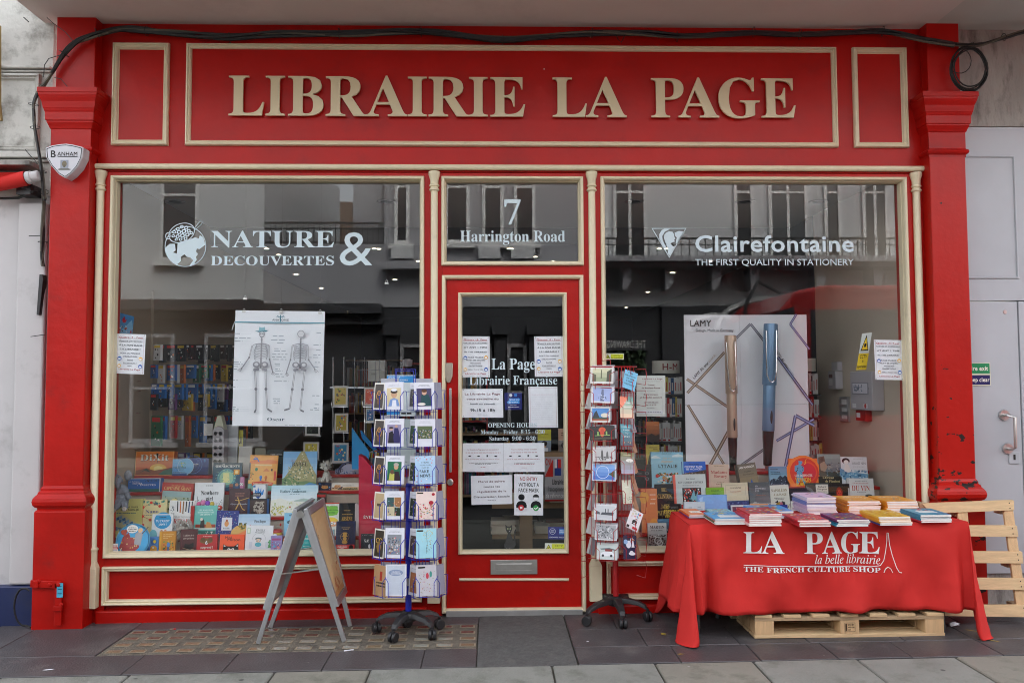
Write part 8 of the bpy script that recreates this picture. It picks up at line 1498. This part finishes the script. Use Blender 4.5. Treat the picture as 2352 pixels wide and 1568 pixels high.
EP = [(385,128,572,345,-19,'6ab8dc',[('t','THE',.45,.84,.07,'102030','x',.4),('t','MEANING',.48,.69,.07,'102030','x',.8),('t','OF LIFE',.5,.54,.07,'102030','x',.6),('t','IS THAT',.5,.39,.07,'102030','x',.6),('t','YOU HAVE',.5,.22,.07,'102030','x',.8)],'sky blue card of bold capitals',1),
      (404,383,556,580,-5,'a8c8b8',[('g',0,0,1,1,'f0d0b0','5ab0a8',5),('p',[(0,1),(0,.4),(.4,.7),(.6,1)],'f08868'),('tl',.3,.8,.7,.03,'f4f4f0'),('tl',.3,.8,.5,.03,'f4f4f0')],'coral and turquoise sunset card',0),
      (412,640,548,836,-5,'3a8890',[('g',0,0,1,1,'4a4a58','4aa0b0',5),('t','HAPPINESS',.5,.85,.06,'e0ece8','s',.85),('t','IS HERE',.5,.70,.06,'e0ece8','s',.6),('t','TO',.5,.55,.07,'e0ece8','s',.25),('t','STAY',.5,.38,.08,'e0ece8','s',.5),('b',64,.1,.1,.9,.3,9,.1,['e8b070','e0c090'])],'teal dusk card of thin white capitals',0),
      (414,898,566,1095,-4,'8a8a50',[('g',0,0,1,1,'a8a8c0','78783c',5),('e',.65,.62,.28,.08,'e4e4dc'),('l',[(.65,.6),(.72,.1)],.02,'6a7a50'),('tl',.2,.8,.86,.03,'d8d8b0')],'olive card with a white flower',0),
      (437,1157,545,1370,-2,'c8ccb8',[('r',0,0,1,.02,'c8ccb8'),('b',65,.02,.02,.98,.3,50,.08,['2a3028','3a4238']),('tl',.3,.7,.7,.02,'e8e8e0')],'pale card with a row of dark firs',0)]
FP = [(470,215,680,472,-28,'dcdce0',[('b',66,.05,.6,.95,.95,14,.25,['c83a40','60a8d0','d8d0b0','c0c8b8']),('e',.55,.42,.2,.1,'16161a'),('p',[(.35,.28),(.42,.42),(.7,.42),(.76,.28)],'16161a'),('c',.55,.34,.06,'dcdce0'),('r',.5,.06,.9,.18,'c02c38'),('r',.05,.04,.25,.16,'16161a')],'white card with a black telephone',1),
      (492,506,660,748,-6,'1c2044',[('e',.4,.62,.2,.16,'e0e4f0'),('l',[(.5,.65),(.55,.85),(.66,.88),(.78,.82)],.06,'e0e4f0'),('p',[(.66,.86),(.9,.8),(.68,.8)],'e09060'),('p',[(.7,.78),(.62,.5),(.86,.5),(.76,.78)],'e8e8f0'),('e',.18,.72,.16,.1,'90b8e0'),('e',.66,.24,.26,.07,'e8ecf4'),('e',.62,.29,.14,.07,'e8ecf4')],'navy card with a stork carrying a bundle',0)]
for S_,L_,nm in (('E',EL,'post'),('F',FL,'post')):
    for x0,y0,x1,y1,ro,base,ops,lab in L_:
        ua,va = tf(S_,x0,y0); ub,vb = tf(S_,x1,y1); w_ = (ub-ua)*(YQ+5.04)/1829*.93
        card(0,(ua+ub)/2,va,vb,YQ-.14,w_,-12,base,ops,'postcard of a '+lab+', left column',gR,14,ro*.5,1,name='postcard',cat='postcard')
        card(0,(ua+ub)/2+3,va-3,vb-4,YQ-.12,w_,-12,'b8bac0',None,'plain postcard tucked behind the '+lab,'spare postcards in the red card spinner',14,0,1,name='postcard',cat='postcard')
        holder(rs,(ua+ub)/2,vb+1,YQ-.15,w_,-12,.10,M['red_wire'],.0019,.05,.75)
for S_,L_ in (('E',EP),('F',FP)):
    for x0,y0,x1,y1,ro,base,ops,lab,k_ in L_:
        ua,va = tf(S_,x0,y0); ub,vb = tf(S_,x1,y1); w_ = (ub-ua)*(YQ+5.04)/1829*(.72 if k_ else .88)
        card(0,(ua+ub)/2+(3 if k_ else 0),va+(3 if k_ else 0),vb-(8 if k_ else 0),YQ-.15,w_,14,base,ops,lab+' in the right column',gR,14,-ro,1,name='postcard',cat='postcard')
        holder(rs,(ua+ub)/2,vb-2,YQ-.16,w_,14,.10,M['red_wire'],.0019,.05,.75)
ORD9 = ['topmost']+ORD[1:9]
for i in range(9):
    v0 = 848+46.5*i+(8 if i > 6 else 0)
    card(0,1350+i*.6,v0+8,v0+44,YQ-.05,.09,-72+(i*29 % 17-8),['9a9a9c','b8b4b0','7a7a80'][i % 3],[('r',0,0,.3,1,'c0c0c0')],ORD9[i]+' edge on postcard from the top at the left side','edge on postcards in the red card spinner',16,0,2,where='at the left of the red rack, %s down' % ORD9[i],name='postcard',cat='postcard')
    card(0,1456+i*1.6,v0+6,v0+52,YQ-.05,.09,66,'b88a68' if i > 2 else 'a8a4ac',None,ORD9[i]+' edge on postcard from the top at the right side','edge on postcards in the red card spinner',16,0,2,where='at the right of the red rack, %s down' % ORD9[i],name='postcard',cat='postcard')
    card(0,1395,v0+4,v0+44,YQ+.14,.14,180,'a09a9c',None,ORD9[i]+' rear postcard from the top, left of the red pole','rear cards in the red card spinner',10,0,1,name='postcard',cat='postcard')
    card(0,1440,v0+4,v0+44,YQ+.12,.10,190,'a8a2a4',None,ORD9[i]+' rear postcard from the top, right of the red pole','rear cards in the red card spinner',10,0,1,name='postcard',cat='postcard')
wm = MB()
for u_,y_ in ((1358,-.10),(1367,-.11),(1378,-.11),(1389,-.11),(1400,-.11),(1420,-.02),(1427,-.12),(1434,-.12),(1441,-.12),(1449,-.12),(1455,-.06),(1370,.10),(1392,.10),(1428,.10),(1446,.10)):
    wm.tube([W(u_,842,YQ+y_)-rs.location,W(u_+1.5,1282,YQ+y_)-rs.location],.0021,5)
wm.build('upright_wires',M['red_wire'],rs)['kind'] = 'stuff'
for i in range(10):
    v_ = 842+48.8*i
    MB().tube([W(u_,v_+dv,YQ+y_)-rs.location for u_,y_,dv in ((1358,-.10,0),(1403,-.13,0),(1424,-.10,0),(1452,-.13,0),(1462,-.02,0),(1450,.12,0),(1370,.12,0),(1352,.0,0))],.0021 if i else .004,5,closed=True).build('ring_wire',M['red_wire'],rs)
    for u_,s_ in ((1352,-1),(1462,1)):
        p = W(u_,v_+6,YQ-.02)-rs.location
        MB().tube([p,p+Vector((s_*.055,-.02,0)),p+Vector((s_*.058,-.03,-.04)),p+Vector((s_*.05,-.03,-.10)),p+Vector((0,0,-.09))],.0021,5).build('side_holder',M['red_wire'],rs)
MB().tube([W(u_,v_,YQ-.05)-rs.location for u_,v_ in ((1383,842),(1382,828),(1402,827),(1402,842))],.003,5).build('top_loop',M['red_wire'],rs)

# ================================================================== FOLDING BOARD
P4 = [G(593,1477),G(791,1472),G(621,1440),G(804.5,1437)]
ab = empty('folding_board',tuple((P4[0]+P4[1]+P4[2]+P4[3])/4)); ab.location.z = gz(ab.location.x); tag(ab,'aluminium folding pavement board standing on the glass lenses','pavement board')
tf_ = Vector(((P4[0].x+P4[1].x)/2,(P4[0].y+P4[1].y)/2,0)); tf_.z = W(690,1176,tf_.y).z; tb_ = Vector(((P4[2].x+P4[3].x)/2+.02,(P4[2].y+P4[3].y)/2,0)); tb_.z = W(729,1152,tb_.y).z
tf_ = Vector((W(691,1176,tf_.y).x,tf_.y,tf_.z)); tb_ = Vector((W(729,1152,tb_.y).x,tb_.y,tb_.z))
L0 = ab.location
for nm,(f0,b0),s_ in (('left',(P4[0],P4[2]),-1),('right',(P4[1],P4[3]),1)):
    f0,b0 = f0.copy(),b0.copy(); tf2,tb2 = tf_+Vector((s_*.012,0,0)),tb_+Vector((s_*.012,0,0))
    lm_ = MB().bar(f0-L0,tf2-L0,.026,.016,up=(0,1,0)); lm_.build('leg',M['alu'],ab,bevel=.002)
    MB().bar(b0-L0,tb2-L0,.026,.016,up=(0,1,0)).build('leg',M['alu'],ab,bevel=.002)
    k0 = .27 if s_ > 0 else .26
    q = lambda a,t: (f0.lerp(tf2,t)).lerp(b0.lerp(tb2,t),a)-L0
    nrm = (q(1,.5)-q(0,.5)).cross(q(0,1)-q(0,0)).normalized(); nrm = nrm if nrm.x*s_ > 0 else -nrm
    def pq(a,t,o): return q(a,t)+nrm*o
    pn = MB().hexa([pq(-.01,k0,.012),pq(1.01,k0,.012),pq(1.01,k0,.026),pq(-.01,k0,.026)],[pq(-.01,1.0,.012),pq(1.01,1.0,.012),pq(1.01,1.0,.026),pq(-.01,1.0,.026)]).build('backing_panel',M['alu'],ab)
    fr = MB(); w_ = .06
    for (a0,t0,a1,t1) in ((-.03,k0-.012,.055,1.02),(.945,k0-.012,1.03,1.02),(.055,k0-.012,.945,k0+.04),(.055,.965,.945,1.02)):
        fr.hexa([pq(a0,t0,.01),pq(a1,t0,.01),pq(a1,t0,.034),pq(a0,t0,.034)],[pq(a0,t1,.01),pq(a1,t1,.01),pq(a1,t1,.034),pq(a0,t1,.034)])
    fr.build('snap_frame',M['alu'],ab,bevel=.003)
    HH = (q(0,1)-q(0,0)).length
    A_ = Art(.5,.8); A_.g(.055,.06,.945,.945,'b88a58','c8a878',5)
    if s_ > 0:
        A_.r(.10,.12,.90,.90,'ccac80'); red_ = '9a3828'
        for t_,y_,fw in (('Quatre - 4 - Four',.76,.66),('Quatre personnes',.68,.7),('À LA FOIS DANS',.59,.64),('LA LIBRAIRIE !',.52,.56),('PORT DU MASQUE',.45,.58),('OBLIGATOIRE',.39,.44),('SANS',.34,.2)): A_.t(t_,.5,y_,.045,'7a2018' if y_ > .6 else '30201a','x',fw*1.1)
        A_.ring(.5,.25,.30,.02,'e8d8c0',20,20,150); A_.b(5,.12,.1,.85,.36,22,.14,['b87850','d8a880','a86040'])
    A_.build('poster',ab,fn=lambda p,q=pq,s_=s_: tuple(q((p[0]/.5) if s_ > 0 else 1-p[0]/.5,k0+(1-k0)*p[2]/.8,.0275-p[1])))
for (a,b,t1,t2) in ((P4[0],P4[1],.53,.56),(P4[2],P4[3],.62,.645)):
    tt = tf_ if a is P4[0] else tb_
    MB().bar(a.lerp(tt,t1)-L0,b.lerp(tt,t2)-L0,.006,.022,up=(0,1,0)).build('stay',M['steel'],ab)
MB().lathe([(0,-.01),(.022,-.01),(.022,.01),(0,.01)],M=Matrix.Translation(tf_-L0+Vector((0,-.006,-.01)))@Matrix.Rotation(R(90),4,'X')).build('hinge',M['steel'],ab)

# ================================================================== TABLE, CLOTH, BOOK STACKS
TZ = .652; TY0,TY1 = -.56,-.10
xa,xb = W(1583,1206,TY0).x,W(2222,1192,TY0).x
TC = Vector(((xa+xb)/2,(TY0+TY1)/2,0)); hx_,hy_ = (xb-xa)/2,(TY1-TY0)/2
tb = empty('folding_table',(TC.x,TC.y,gz(TC.x))); tag(tb,'folding table with grey tubular legs under the red cloth','table')
MB().box(-hx_+.01,hx_-.01,-hy_+.01,hy_-.01,TZ-gz(TC.x)-.035,TZ-gz(TC.x)-.004).build('tabletop',M['grey_box'],tb,bevel=.008)
M['leg'] = mat('dark_grey_tube',(.10,.105,.11),.35,metal=.3)
for uu,yy,s_ in ((1612,-.45,1),(2193,-.50,-1),(1650,-.16,1),(2165,-.16,-1)):
    g_ = G(uu,1464) if yy < -.3 else W(uu,1430,yy); x = g_.x-TC.x; gzz = gz(g_.x)-tb.location.z
    MB().tube([(x,yy-TC.y,gzz+.03),(x,yy-TC.y,.17),(x+.0*s_,yy-TC.y,.24),(x-.03*s_*-1,yy-TC.y,.36),(x+.05*s_,yy-TC.y,TZ-.06)],.0135,10).build('leg',M['leg'],tb)
    MB().lathe([(0,0),(.017,0),(.017,.04),(.0145,.045)],(x,yy-TC.y,gzz+.001),12).build('rubber_foot',M['black_pl'],tb)
HD = .505
cv_,cf_ = [],[]; cp = []
rc = .02
# perimeter samples: back-left corner -> left -> front-left corner -> front -> front-right corner -> right
C_ = [Vector((-hx_,hy_)),Vector((-hx_,-hy_)),Vector((hx_,-hy_)),Vector((hx_,hy_))]
ring_ = []
def corner(c,a0,a1,n=22,big=1):
    for i in range(n+1):
        t = i/n; a = R(a0+(a1-a0)*t); ring_.append((c.copy(),Vector((math.cos(a),math.sin(a))),'c',t,a,big))
corner(C_[0]+Vector((0,0)),90,180,18,.6)
for i in range(1,14): t = i/14; ring_.append((C_[0].lerp(C_[1],t),Vector((-1,0)),'l',t,0,0))
corner(C_[1],180,270,26,1)
for i in range(1,90): t = i/90; ring_.append((C_[1].lerp(C_[2],t),Vector((0,-1)),'f',t,0,0))
corner(C_[2],270,360,26,1)
for i in range(1,14): t = i/14; ring_.append((C_[2].lerp(C_[3],t),Vector((1,0)),'r',t,0,0))
corner(C_[3],0,90,18,.6)
for i in range(1,30): t = i/30; ring_.append((C_[3].lerp(C_[0],t),Vector((0,1)),'b',t,0,0))
NR = len(ring_); ND = 22
def drape(idx,dd):
    p,nr,kd,t,a,big = ring_[idx]
    if kd == 'c':
        k_ = min(abs(math.cos(a)),abs(math.sin(a))); m = math.sin(math.pi*t); L = HD*(1+.40*m**.7)
        r_ = L*dd; fl_ = .17*m+.04; nr = Vector((nr.x*(.45 if p.x > 0 else .75),nr.y*1.2)); out = r_*fl_*(.6+.4*dd)+.012*min(1,r_*20)
        out += .020*m*math.sin(t*math.pi*3+.6)*dd*big
        tx_ = Vector((-nr.y,nr.x)); sidew = .035*math.sin(2*math.pi*t)*dd*big
        z = math.sqrt(max(0,r_*r_-out*out*.6)); xy = p+nr*out-tx_*sidew
        return Vector((xy.x,xy.y,max(-z,gz(TC.x+xy.x)+.006-TZ)))
    L = HD*(1+.012*math.sin(t*7)); r_ = L*dd; base_ = .012*min(1,r_*20)+(.16 if kd == 'l' else .03)*r_
    e = min(t,1-t); en = min(1,e*10) if kd == 'f' else min(1,e*3)
    w_ = 0
    if kd == 'f': w_ = dd**.8*en*(.020*math.sin(t*17+dd*4.2)+.014*math.sin(t*31-dd*4.5+1)+.007*math.sin(t*57+dd*6))+.05*dd**.5*math.exp(-((t-.03)/.018)**2)-.045*dd**.5*math.exp(-((t-.065)/.016)**2)+.02*dd*math.exp(-((t-.10)/.02)**2)-.03*dd**.5*math.exp(-((t-.975)/.016)**2)+.03*dd*math.exp(-((t-.93)/.03)**2)
    else: w_ = dd*en*(.018*math.sin(t*9+1)+.01*math.sin(t*17))
    xy = p+nr*(base_+w_); return Vector((xy.x,xy.y,-r_+.004*math.sin(t*40)*(dd > .9)))
for j in range(ND+1):
    for i in range(NR):
        q = drape(i,j/ND); cv_.append((q.x,q.y,q.z if j else 0))
for j in range(ND):
    for i in range(NR): i2 = (i+1) % NR; cf_.append((j*NR+i,(j+1)*NR+i,(j+1)*NR+i2,j*NR+i2))
cf_.append(tuple(range(NR)))
mb = MB().add(cv_,cf_,True); cl = mb.build('tablecloth',M['cloth'],loc=(TC.x,TC.y,TZ)); 
cl.data.polygons[len(cf_)-1].use_smooth = True
tx = bpy.data.textures.new('creases','CLOUDS'); tx.noise_scale = .16; dm = cl.modifiers.new('creases','DISPLACE'); dm.texture = tx; dm.strength = .02; dm.mid_level = .5
so = cl.modifiers.new('thickness','SOLIDIFY'); so.thickness = .0015; so.offset = -1
tag(cl,'bright red tablecloth with white shop lettering hanging nearly to the ground','tablecloth')
FI = [i for i,r_ in enumerate(ring_) if r_[2] == 'f']
def on_cloth(u,v):
    """point of the front drop seen near (u, v)"""
    p = W(u,v,TY0-.02); x,z = p.x-TC.x,p.z-TZ; dd = max(0,min(1,-z/HD)); t = (x+hx_)/(2*hx_); i = FI[0]+max(0,min(len(FI)-2,t*90-1)); i0 = int(i); f = i-i0
    q = drape(i0,dd).lerp(drape(i0+1,dd),f); return Vector((x,q.y,z))
def cloth_text(txt,st,u0,u1,vb0,vc0,vb1=None,name='cloth_lettering'):
    vs,fs,bb = text2d(txt,st); vb1 = vb1 if vb1 is not None else vb0; o = []
    for a,b in vs:
        t = (a-bb[0])/(bb[2]-bb[0]); u = u0+(u1-u0)*t; vb = vb0+(vb1-vb0)*t; v = vb-(vb0-vc0)*b/CAP[st]; q = on_cloth(u,v); o.append((q.x,q.y-.010,q.z))
    MB().add(o,fs).build(name,M['clothprint'],cl)
for ch_,a,b in (('L',1708,1750),('A',1748,1800),('P',1846,1888),('A',1886,1934),('G',1932,1976),('E',1974,2018)):
    cloth_text(ch_,'b',a,b,1270,1221)
cloth_text('la belle librairie','i',1870,2018,1293,1273)
cloth_text('THE FRENCH CULTURE SHOP','b',1709,2018,1312,1301)
def cl_line(pts,r_=.0022):
    P = []
    for i in range(len(pts)-1):
        for k_ in range(4): t = k_/4; P.append(on_cloth(pts[i][0]+(pts[i+1][0]-pts[i][0])*t,pts[i][1]+(pts[i+1][1]-pts[i][1])*t)+Vector((0,-.009,0)))
    P.append(on_cloth(*pts[-1])+Vector((0,-.009,0))); MB().tube(P,r_,4).build('tower_outline',M['clothprint'],cl)
cl_line([(1709,1297.5),(1800,1298),(1900,1300),(2000,1299),(2018,1296),(2026,1285),(2032,1262),(2036,1240),(2037,1223),(2040,1223),(2042,1250),(2047,1275),(2054,1300),(2060,1311),(2066,1312)])
cl_line([(2026,1312),(2029,1304),(2035,1299),(2041,1303),(2045,1312)])
# stacks: every book is a thing
def pstack(S,x0,yb,x1,n,th,depth,cols,tops,what,ang=0,jit=.006,page='f2f0ea',back=0):
    u0,v0 = tf(S,x0,yb); u1,_ = tf(S,x1,yb); a = PZ(u0,v0,TZ+.003); b = PZ(u1,v0,TZ+.003); w_ = b.x-a.x; z = TZ+.0035; rr_ = random.Random(int(x0+yb))
    for i in range(n):
        c_ = cols[i*len(cols)//n]; t = th*rr_.uniform(.85,1.15); o = empty('book',(a.x+rr_.uniform(-jit,jit),a.y+rr_.uniform(-jit,jit)+back,z)); o.rotation_euler = (0,0,R(ang+rr_.uniform(-1.6,1.6)))
        def cbx(nm,dims,loc,col):
            q = colbox(nm,dims,col); q.parent = o; q.location = loc; return q
        cbx('pages',(w_-.003,depth-.003,t-.0014),(.002,.0005,.0007),page); cbx('back_cover',(w_,depth,.0006),(0,0,0),c_); fc = cbx('front_cover',(w_,depth,.0006),(0,0,t-.0006),c_); cbx('spine',(.0015,depth,t),(-.0016,0,0),c_)
        tag(o,'%s, %s one up' % (what,ORD[i]),'book','books lying on the red tablecloth')
        if i == n-1 and tops: Art(w_,depth).run(tops).build('cover_print',o,(0,0,t+.0002),fn=lambda p: (p[0],p[2],-p[1]))
        z += t+.0004
    return z
pb = lambda s_,cols: [('b',s_,.05,.05,.95,.95,60,.14,cols)]
pstack('C',700,1078,935,3,.006,.235,['5a3a90','d87030','e07828'],[('r',.3,.3,.95,.6,'f0ece4'),('t','ROCK',.6,.4,.1,'505050','x',.3)],'thin orange and violet booklet at the left end')
pstack('C',1100,1090,1420,2,.006,.235,['7ab0a0','88c0d0'],pb(71,['e0c040','d85840','f0f0e8','4a90c0']),'pale turquoise booklet between the spiral pads and the red spines',back=.06)
pstack('C',1045,1168,1480,4,.0085,.235,['e8e8e8','2a6a4a','e08870','4aa0d8'],[('r',.25,.2,.9,.5,'f0f0f0'),('b',72,.1,.5,.9,.9,20,.2,['e8d050','e0e8f0','2a80c0'])],'spiral bound pad or folder near the left front')
pstack('C',1620,1106,2140,4,.011,.235,['3a7ac0','4a8ad0','2a70b8','3a90d8'],[('b',73,.1,.1,.9,.9,40,.2,['e8a040','d8d8c0','4a9a60','c85040']),('t','Dans ton sac',.5,.7,.1,'e8d040','x',.6)],'blue comic album with a colourful cover',back=.05)
pstack('C',1500,1192,1948,7,.0095,.235,['d8a0a0','e8b8b8','c83038','c83038','c02830','c83038','b82830'],pb(74,['d03838','4a9a50','e8d060','3a70b0','e8e0d0']),'paperback with a red spine left of centre')
pstack('D',320,1198,752,4,.0098,.235,['c02c38'],pb(75,['d03838','4a9a50','e8d060','3a70b0','e8e0d0','d04040']),'red spined workbook in front of the pale violet pile')
pstack('D',440,1036,842,13,.0078,.235,['c8c0d8','b8a8d0','6a80c8','d0c8e0'],[('r',.0,.0,1,1,'dcc0dc'),('b',76,.2,.2,.9,.9,14,.2,['4a80c8','6a9a48','c04848'])],'pale violet booklet in the tall central pile',jit=.008)
pstack('D',990,1030,1432,8,.0098,.235,['e09028'],[('r',0,0,1,1,'e8a030'),('t','MATHS',.5,.66,.16,'f4f0e8','x',.6),('b',77,.1,.1,.9,.5,12,.12,['e07030','e8e0d0','3a7ab0'])],'orange mathematics workbook in the inner yellow pile')
pstack('D',1510,1034,1938,8,.0098,.235,['e09028'],[('r',0,0,1,1,'e8a030'),('t','MATHS',.5,.66,.16,'f4f0e8','x',.6),('b',78,.1,.1,.9,.5,12,.12,['e07030','e8e0d0','3a7ab0'])],'orange mathematics workbook in the outer yellow pile')
pstack('D',840,1196,1285,4,.0098,.235,['30a0c0','2a80a0','6a2858','702a60'],pb(79,['3a70c0','50a050','e8c040','d05040','7a2a68']),'plum spined workbook just right of centre')
pstack('D',1400,1178,1840,5,.0098,.235,['2a4a90','d8a030','e0a028','d89828','e0b030'],pb(80,['e8c040','d89020','f0e0a0','c87830']),'mustard spined workbook in front of the orange piles')
pstack('D',1960,1142,2385,4,.0105,.235,['c03040','2088a8','2088a8','1f80a0'],[('r',0,0,1,1,'2a90b0'),('r',.2,.3,.8,.6,'dce8ec'),('b',81,.1,.6,.9,.95,14,.2,['1a5a90','e8e8e0','c03848'])],'teal workbook at the right front corner')

# ================================================================== PALLETS
def pallet(name,label,loc,rot,L=1.05,D=.62,stamp=True):
    e = empty(name,loc,rot); tag(e,label,'pallet'); bh = .078
    for x in (0,L/2-.055,L-.11):
        for y in (0,D/2-.05,D-.1): MB().box(x,x+.11,y,y+.1,.019,.019+bh).build('block',M['wood_v'],e,bevel=.002)
    for y in (0,D/2-.05,D-.1):
        MB().box(-.004,L+.004,y-.001,y+.101,0,.0185).build('bottom_board',M['wood'],e,bevel=.0015)
        MB().box(-.002,L+.002,y-.0005,y+.1,.0975,.115).build('stringer_board',M['wood_old'],e,bevel=.0015)
    for i in range(7):
        x = (L-.1)*i/6; MB().box(x,x+.1,-.003,D+.003,.1155,.132).build('deck_board',M['wood'],e,bevel=.0015)
    if stamp:
        A_ = Art(.06,.05); A_.l([(0,0),(1,0),(1,1),(0,1),(0,0)],.03,'2a1a10'); A_.t('DE-BY',.62,.7,.18,'2a1a10','x',.6); A_.t('495190',.62,.42,.16,'2a1a10','x',.6); A_.t('HT',.45,.12,.16,'2a1a10','x',.22); A_.tl(.06,.22,.1,.8,'2a1a10'); A_.build('burnt_stamp',e,(L/2-.030,-.0005,.033))
    return e
a = G(1735,1467); b = G(2170,1459)
pallet('wooden_pallet','fresh pine pallet with a burnt stamp lying flat under the table',(a.x,a.y,gz(a.x)+.004),(0,0,math.atan2(b.y-a.y,b.x-a.x)*.3),b.x-a.x,.34)
a = G(1700,1440); pallet('wooden_pallet','second pine pallet lying further back under the table',(a.x,a.y+.16,gz(a.x)+.004),(0,0,0),.95,.22,False)
# leaning pallet: slats face the street
lp = empty('wooden_pallet',(0,0,0)); tag(lp,'pine pallet leaning on its edge against the wall right of the table','pallet')
HT_ = lambda x,y: tf('H',x,y); TF['H'] = (2067.2,1091,.21976)
def yy_(v): return -.42+.20*max(0,(1416-v)/270)      # leans back towards its top
SLT = [((235,300),(1192,264),(1196,366),(330,400)),((560,532),(1224,530),(1240,645),(560,636)),((560,802),(1280,803),(1290,922),(560,915)),((560,1080),(1310,1082),(1322,1200),(560,1190)),((470,1366),(1345,1360),(1352,1482),(470,1470))]
for k_,s_ in enumerate(SLT):
    P = [HT_(*p) for p in s_]; P = [W(u,v,yy_(v)) for u,v in P]; o_ = Vector((0,.02,.004))
    MB().hexa([P[3],P[2],P[2]+o_,P[3]+o_],[P[0],P[1],P[1]+o_,P[0]+o_]).build('slat',M['wood'],lp,bevel=.002)
for (xt,xb) in (((1075,378),(1230,1480)),((600,400),(700,1480))):
    ut,vt = HT_(*xt); ub,vb = HT_(*xb); A0,B0 = W(ut,vt-18,yy_(vt)+.022),W(ub,vb-10,yy_(vb)+.022); wv = Vector((.062,0,0))
    MB().hexa([B0,B0+wv,B0+wv+Vector((0,.018,0)),B0+Vector((0,.018,0))],[A0,A0+wv,A0+wv+Vector((0,.018,0)),A0+Vector((0,.018,0))]).build('cross_board',M['wood_v'],lp,bevel=.002)
    for t in (.0,.5,.93):
        c_ = A0.lerp(B0,t)+Vector((0,.02,-.05)); MB().box(c_.x-.005,c_.x+.06,c_.y,c_.y+.07,c_.z-.02,c_.z+.05).build('block',M['wood_old'],lp,bevel=.002)
nl = MB()
for k_,s_ in enumerate(SLT):
    for dx_,dy_ in ((-50,25),(-42,80)):
        u,v = HT_(s_[1][0]+dx_,s_[1][1]+dy_); nl.lathe([(0,.001),(.004,0)],n=8,M=Matrix.Translation(W(u,v,yy_(v)-.0015))@Matrix.Rotation(R(90),4,'X'))
nl.build('nail_heads',M['black'],lp)['kind'] = 'stuff'
p1_ = W(*HT_(240,345),yy_(1165)-.01); MB().box(p1_.x-.01,p1_.x+.03,p1_.y+.02,p1_.y+.10,p1_.z-.035,p1_.z+.03).build('block',M['wood_old'],lp,bevel=.003)

# ================================================================== LITTER AND TAPE
def scrap(u,v,w_,l_,ang,m,name,label,cat,n=5,crumple=.0):
    p = G(u,v); rr_ = random.Random(int(u)); mb = MB(); pts = []
    for i in range(n): a_ = 2*math.pi*i/n; pts.append((w_*rr_.uniform(.7,1)*math.cos(a_)/2,l_*rr_.uniform(.7,1)*math.sin(a_)/2,.0008+crumple*rr_.random()))
    mb.add(pts+[(0,0,.001+crumple*1.4)],[(i,(i+1) % n,n) for i in range(n)]); o = mb.build(name,m,loc=(p.x,p.y,gz(p.x)+.002),rot=(0,0,R(ang))); tag(o,label,cat); return o
yt = mat('worn_yellow_tape',(.52,.38,.05),.6,dirt=(.04,.04,.03),dscale=40,damt=.9,dlo=.46)
TG = 'scraps of worn yellow tape'
for u,v,w_,l_,an,lb_ in ((1524,1456,.045,.075,20,'patch of worn yellow tape left of the hanging cloth corner'),(1563,1502,.045,.02,5,'small yellow tape scrap near the paving seam by the cloth corner'),(2232,1448,.09,.012,-40,'thin yellow tape strip right of the table near the leaning pallet'),(2285,1472,.075,.014,-40,'thin yellow tape strip nearest the right edge')):
    o = scrap(u,v,w_,l_,an,yt,'tape_scrap',lb_,'tape',4 if w_ < .06 else 6); o['group'] = TG
scrap(2192,1439,.07,.05,10,M['paper'],'crumpled_tissue','crumpled white tissue beside the right table leg','tissue',9,.02)
scrap(110,1538,.06,.02,12,M['paper'],'paper_scrap','flattened white scrap on the slate near the bottom left','litter',7)
scrap(1350,1483-10,.02,.02,0,M['paper'],'paper_scrap','tiny white scrap below the red card spinner','litter',5)
p = G(390,1446); o = MB().tube([(0,0,.005),(.022,.003,.005)],.004,8).build('cigarette_end',M['lens_rim'],loc=(p.x,p.y,gz(p.x))); tag(o,'orange cigarette end on the glazed pavement light','cigarette end')
MB().tube([(.022,.003,.005),(.034,.0046,.005)],.0041,8).build('filter',M['cloth'],o)
p = G(1276,1585-0); o = MB().tube([(0,0,.004),(.05,.02,.004)],.0035,6).build('paper_straw',M['paper'],loc=(G(1284,1584).x,G(1284,1584).y,gz(0)+.002)); tag(o,'white paper stick lying on the lenses','litter')
q_ = G(1276-0,1462); o.location = (G(790,1496).x,G(790,1496).y,gz(-1)+.002)
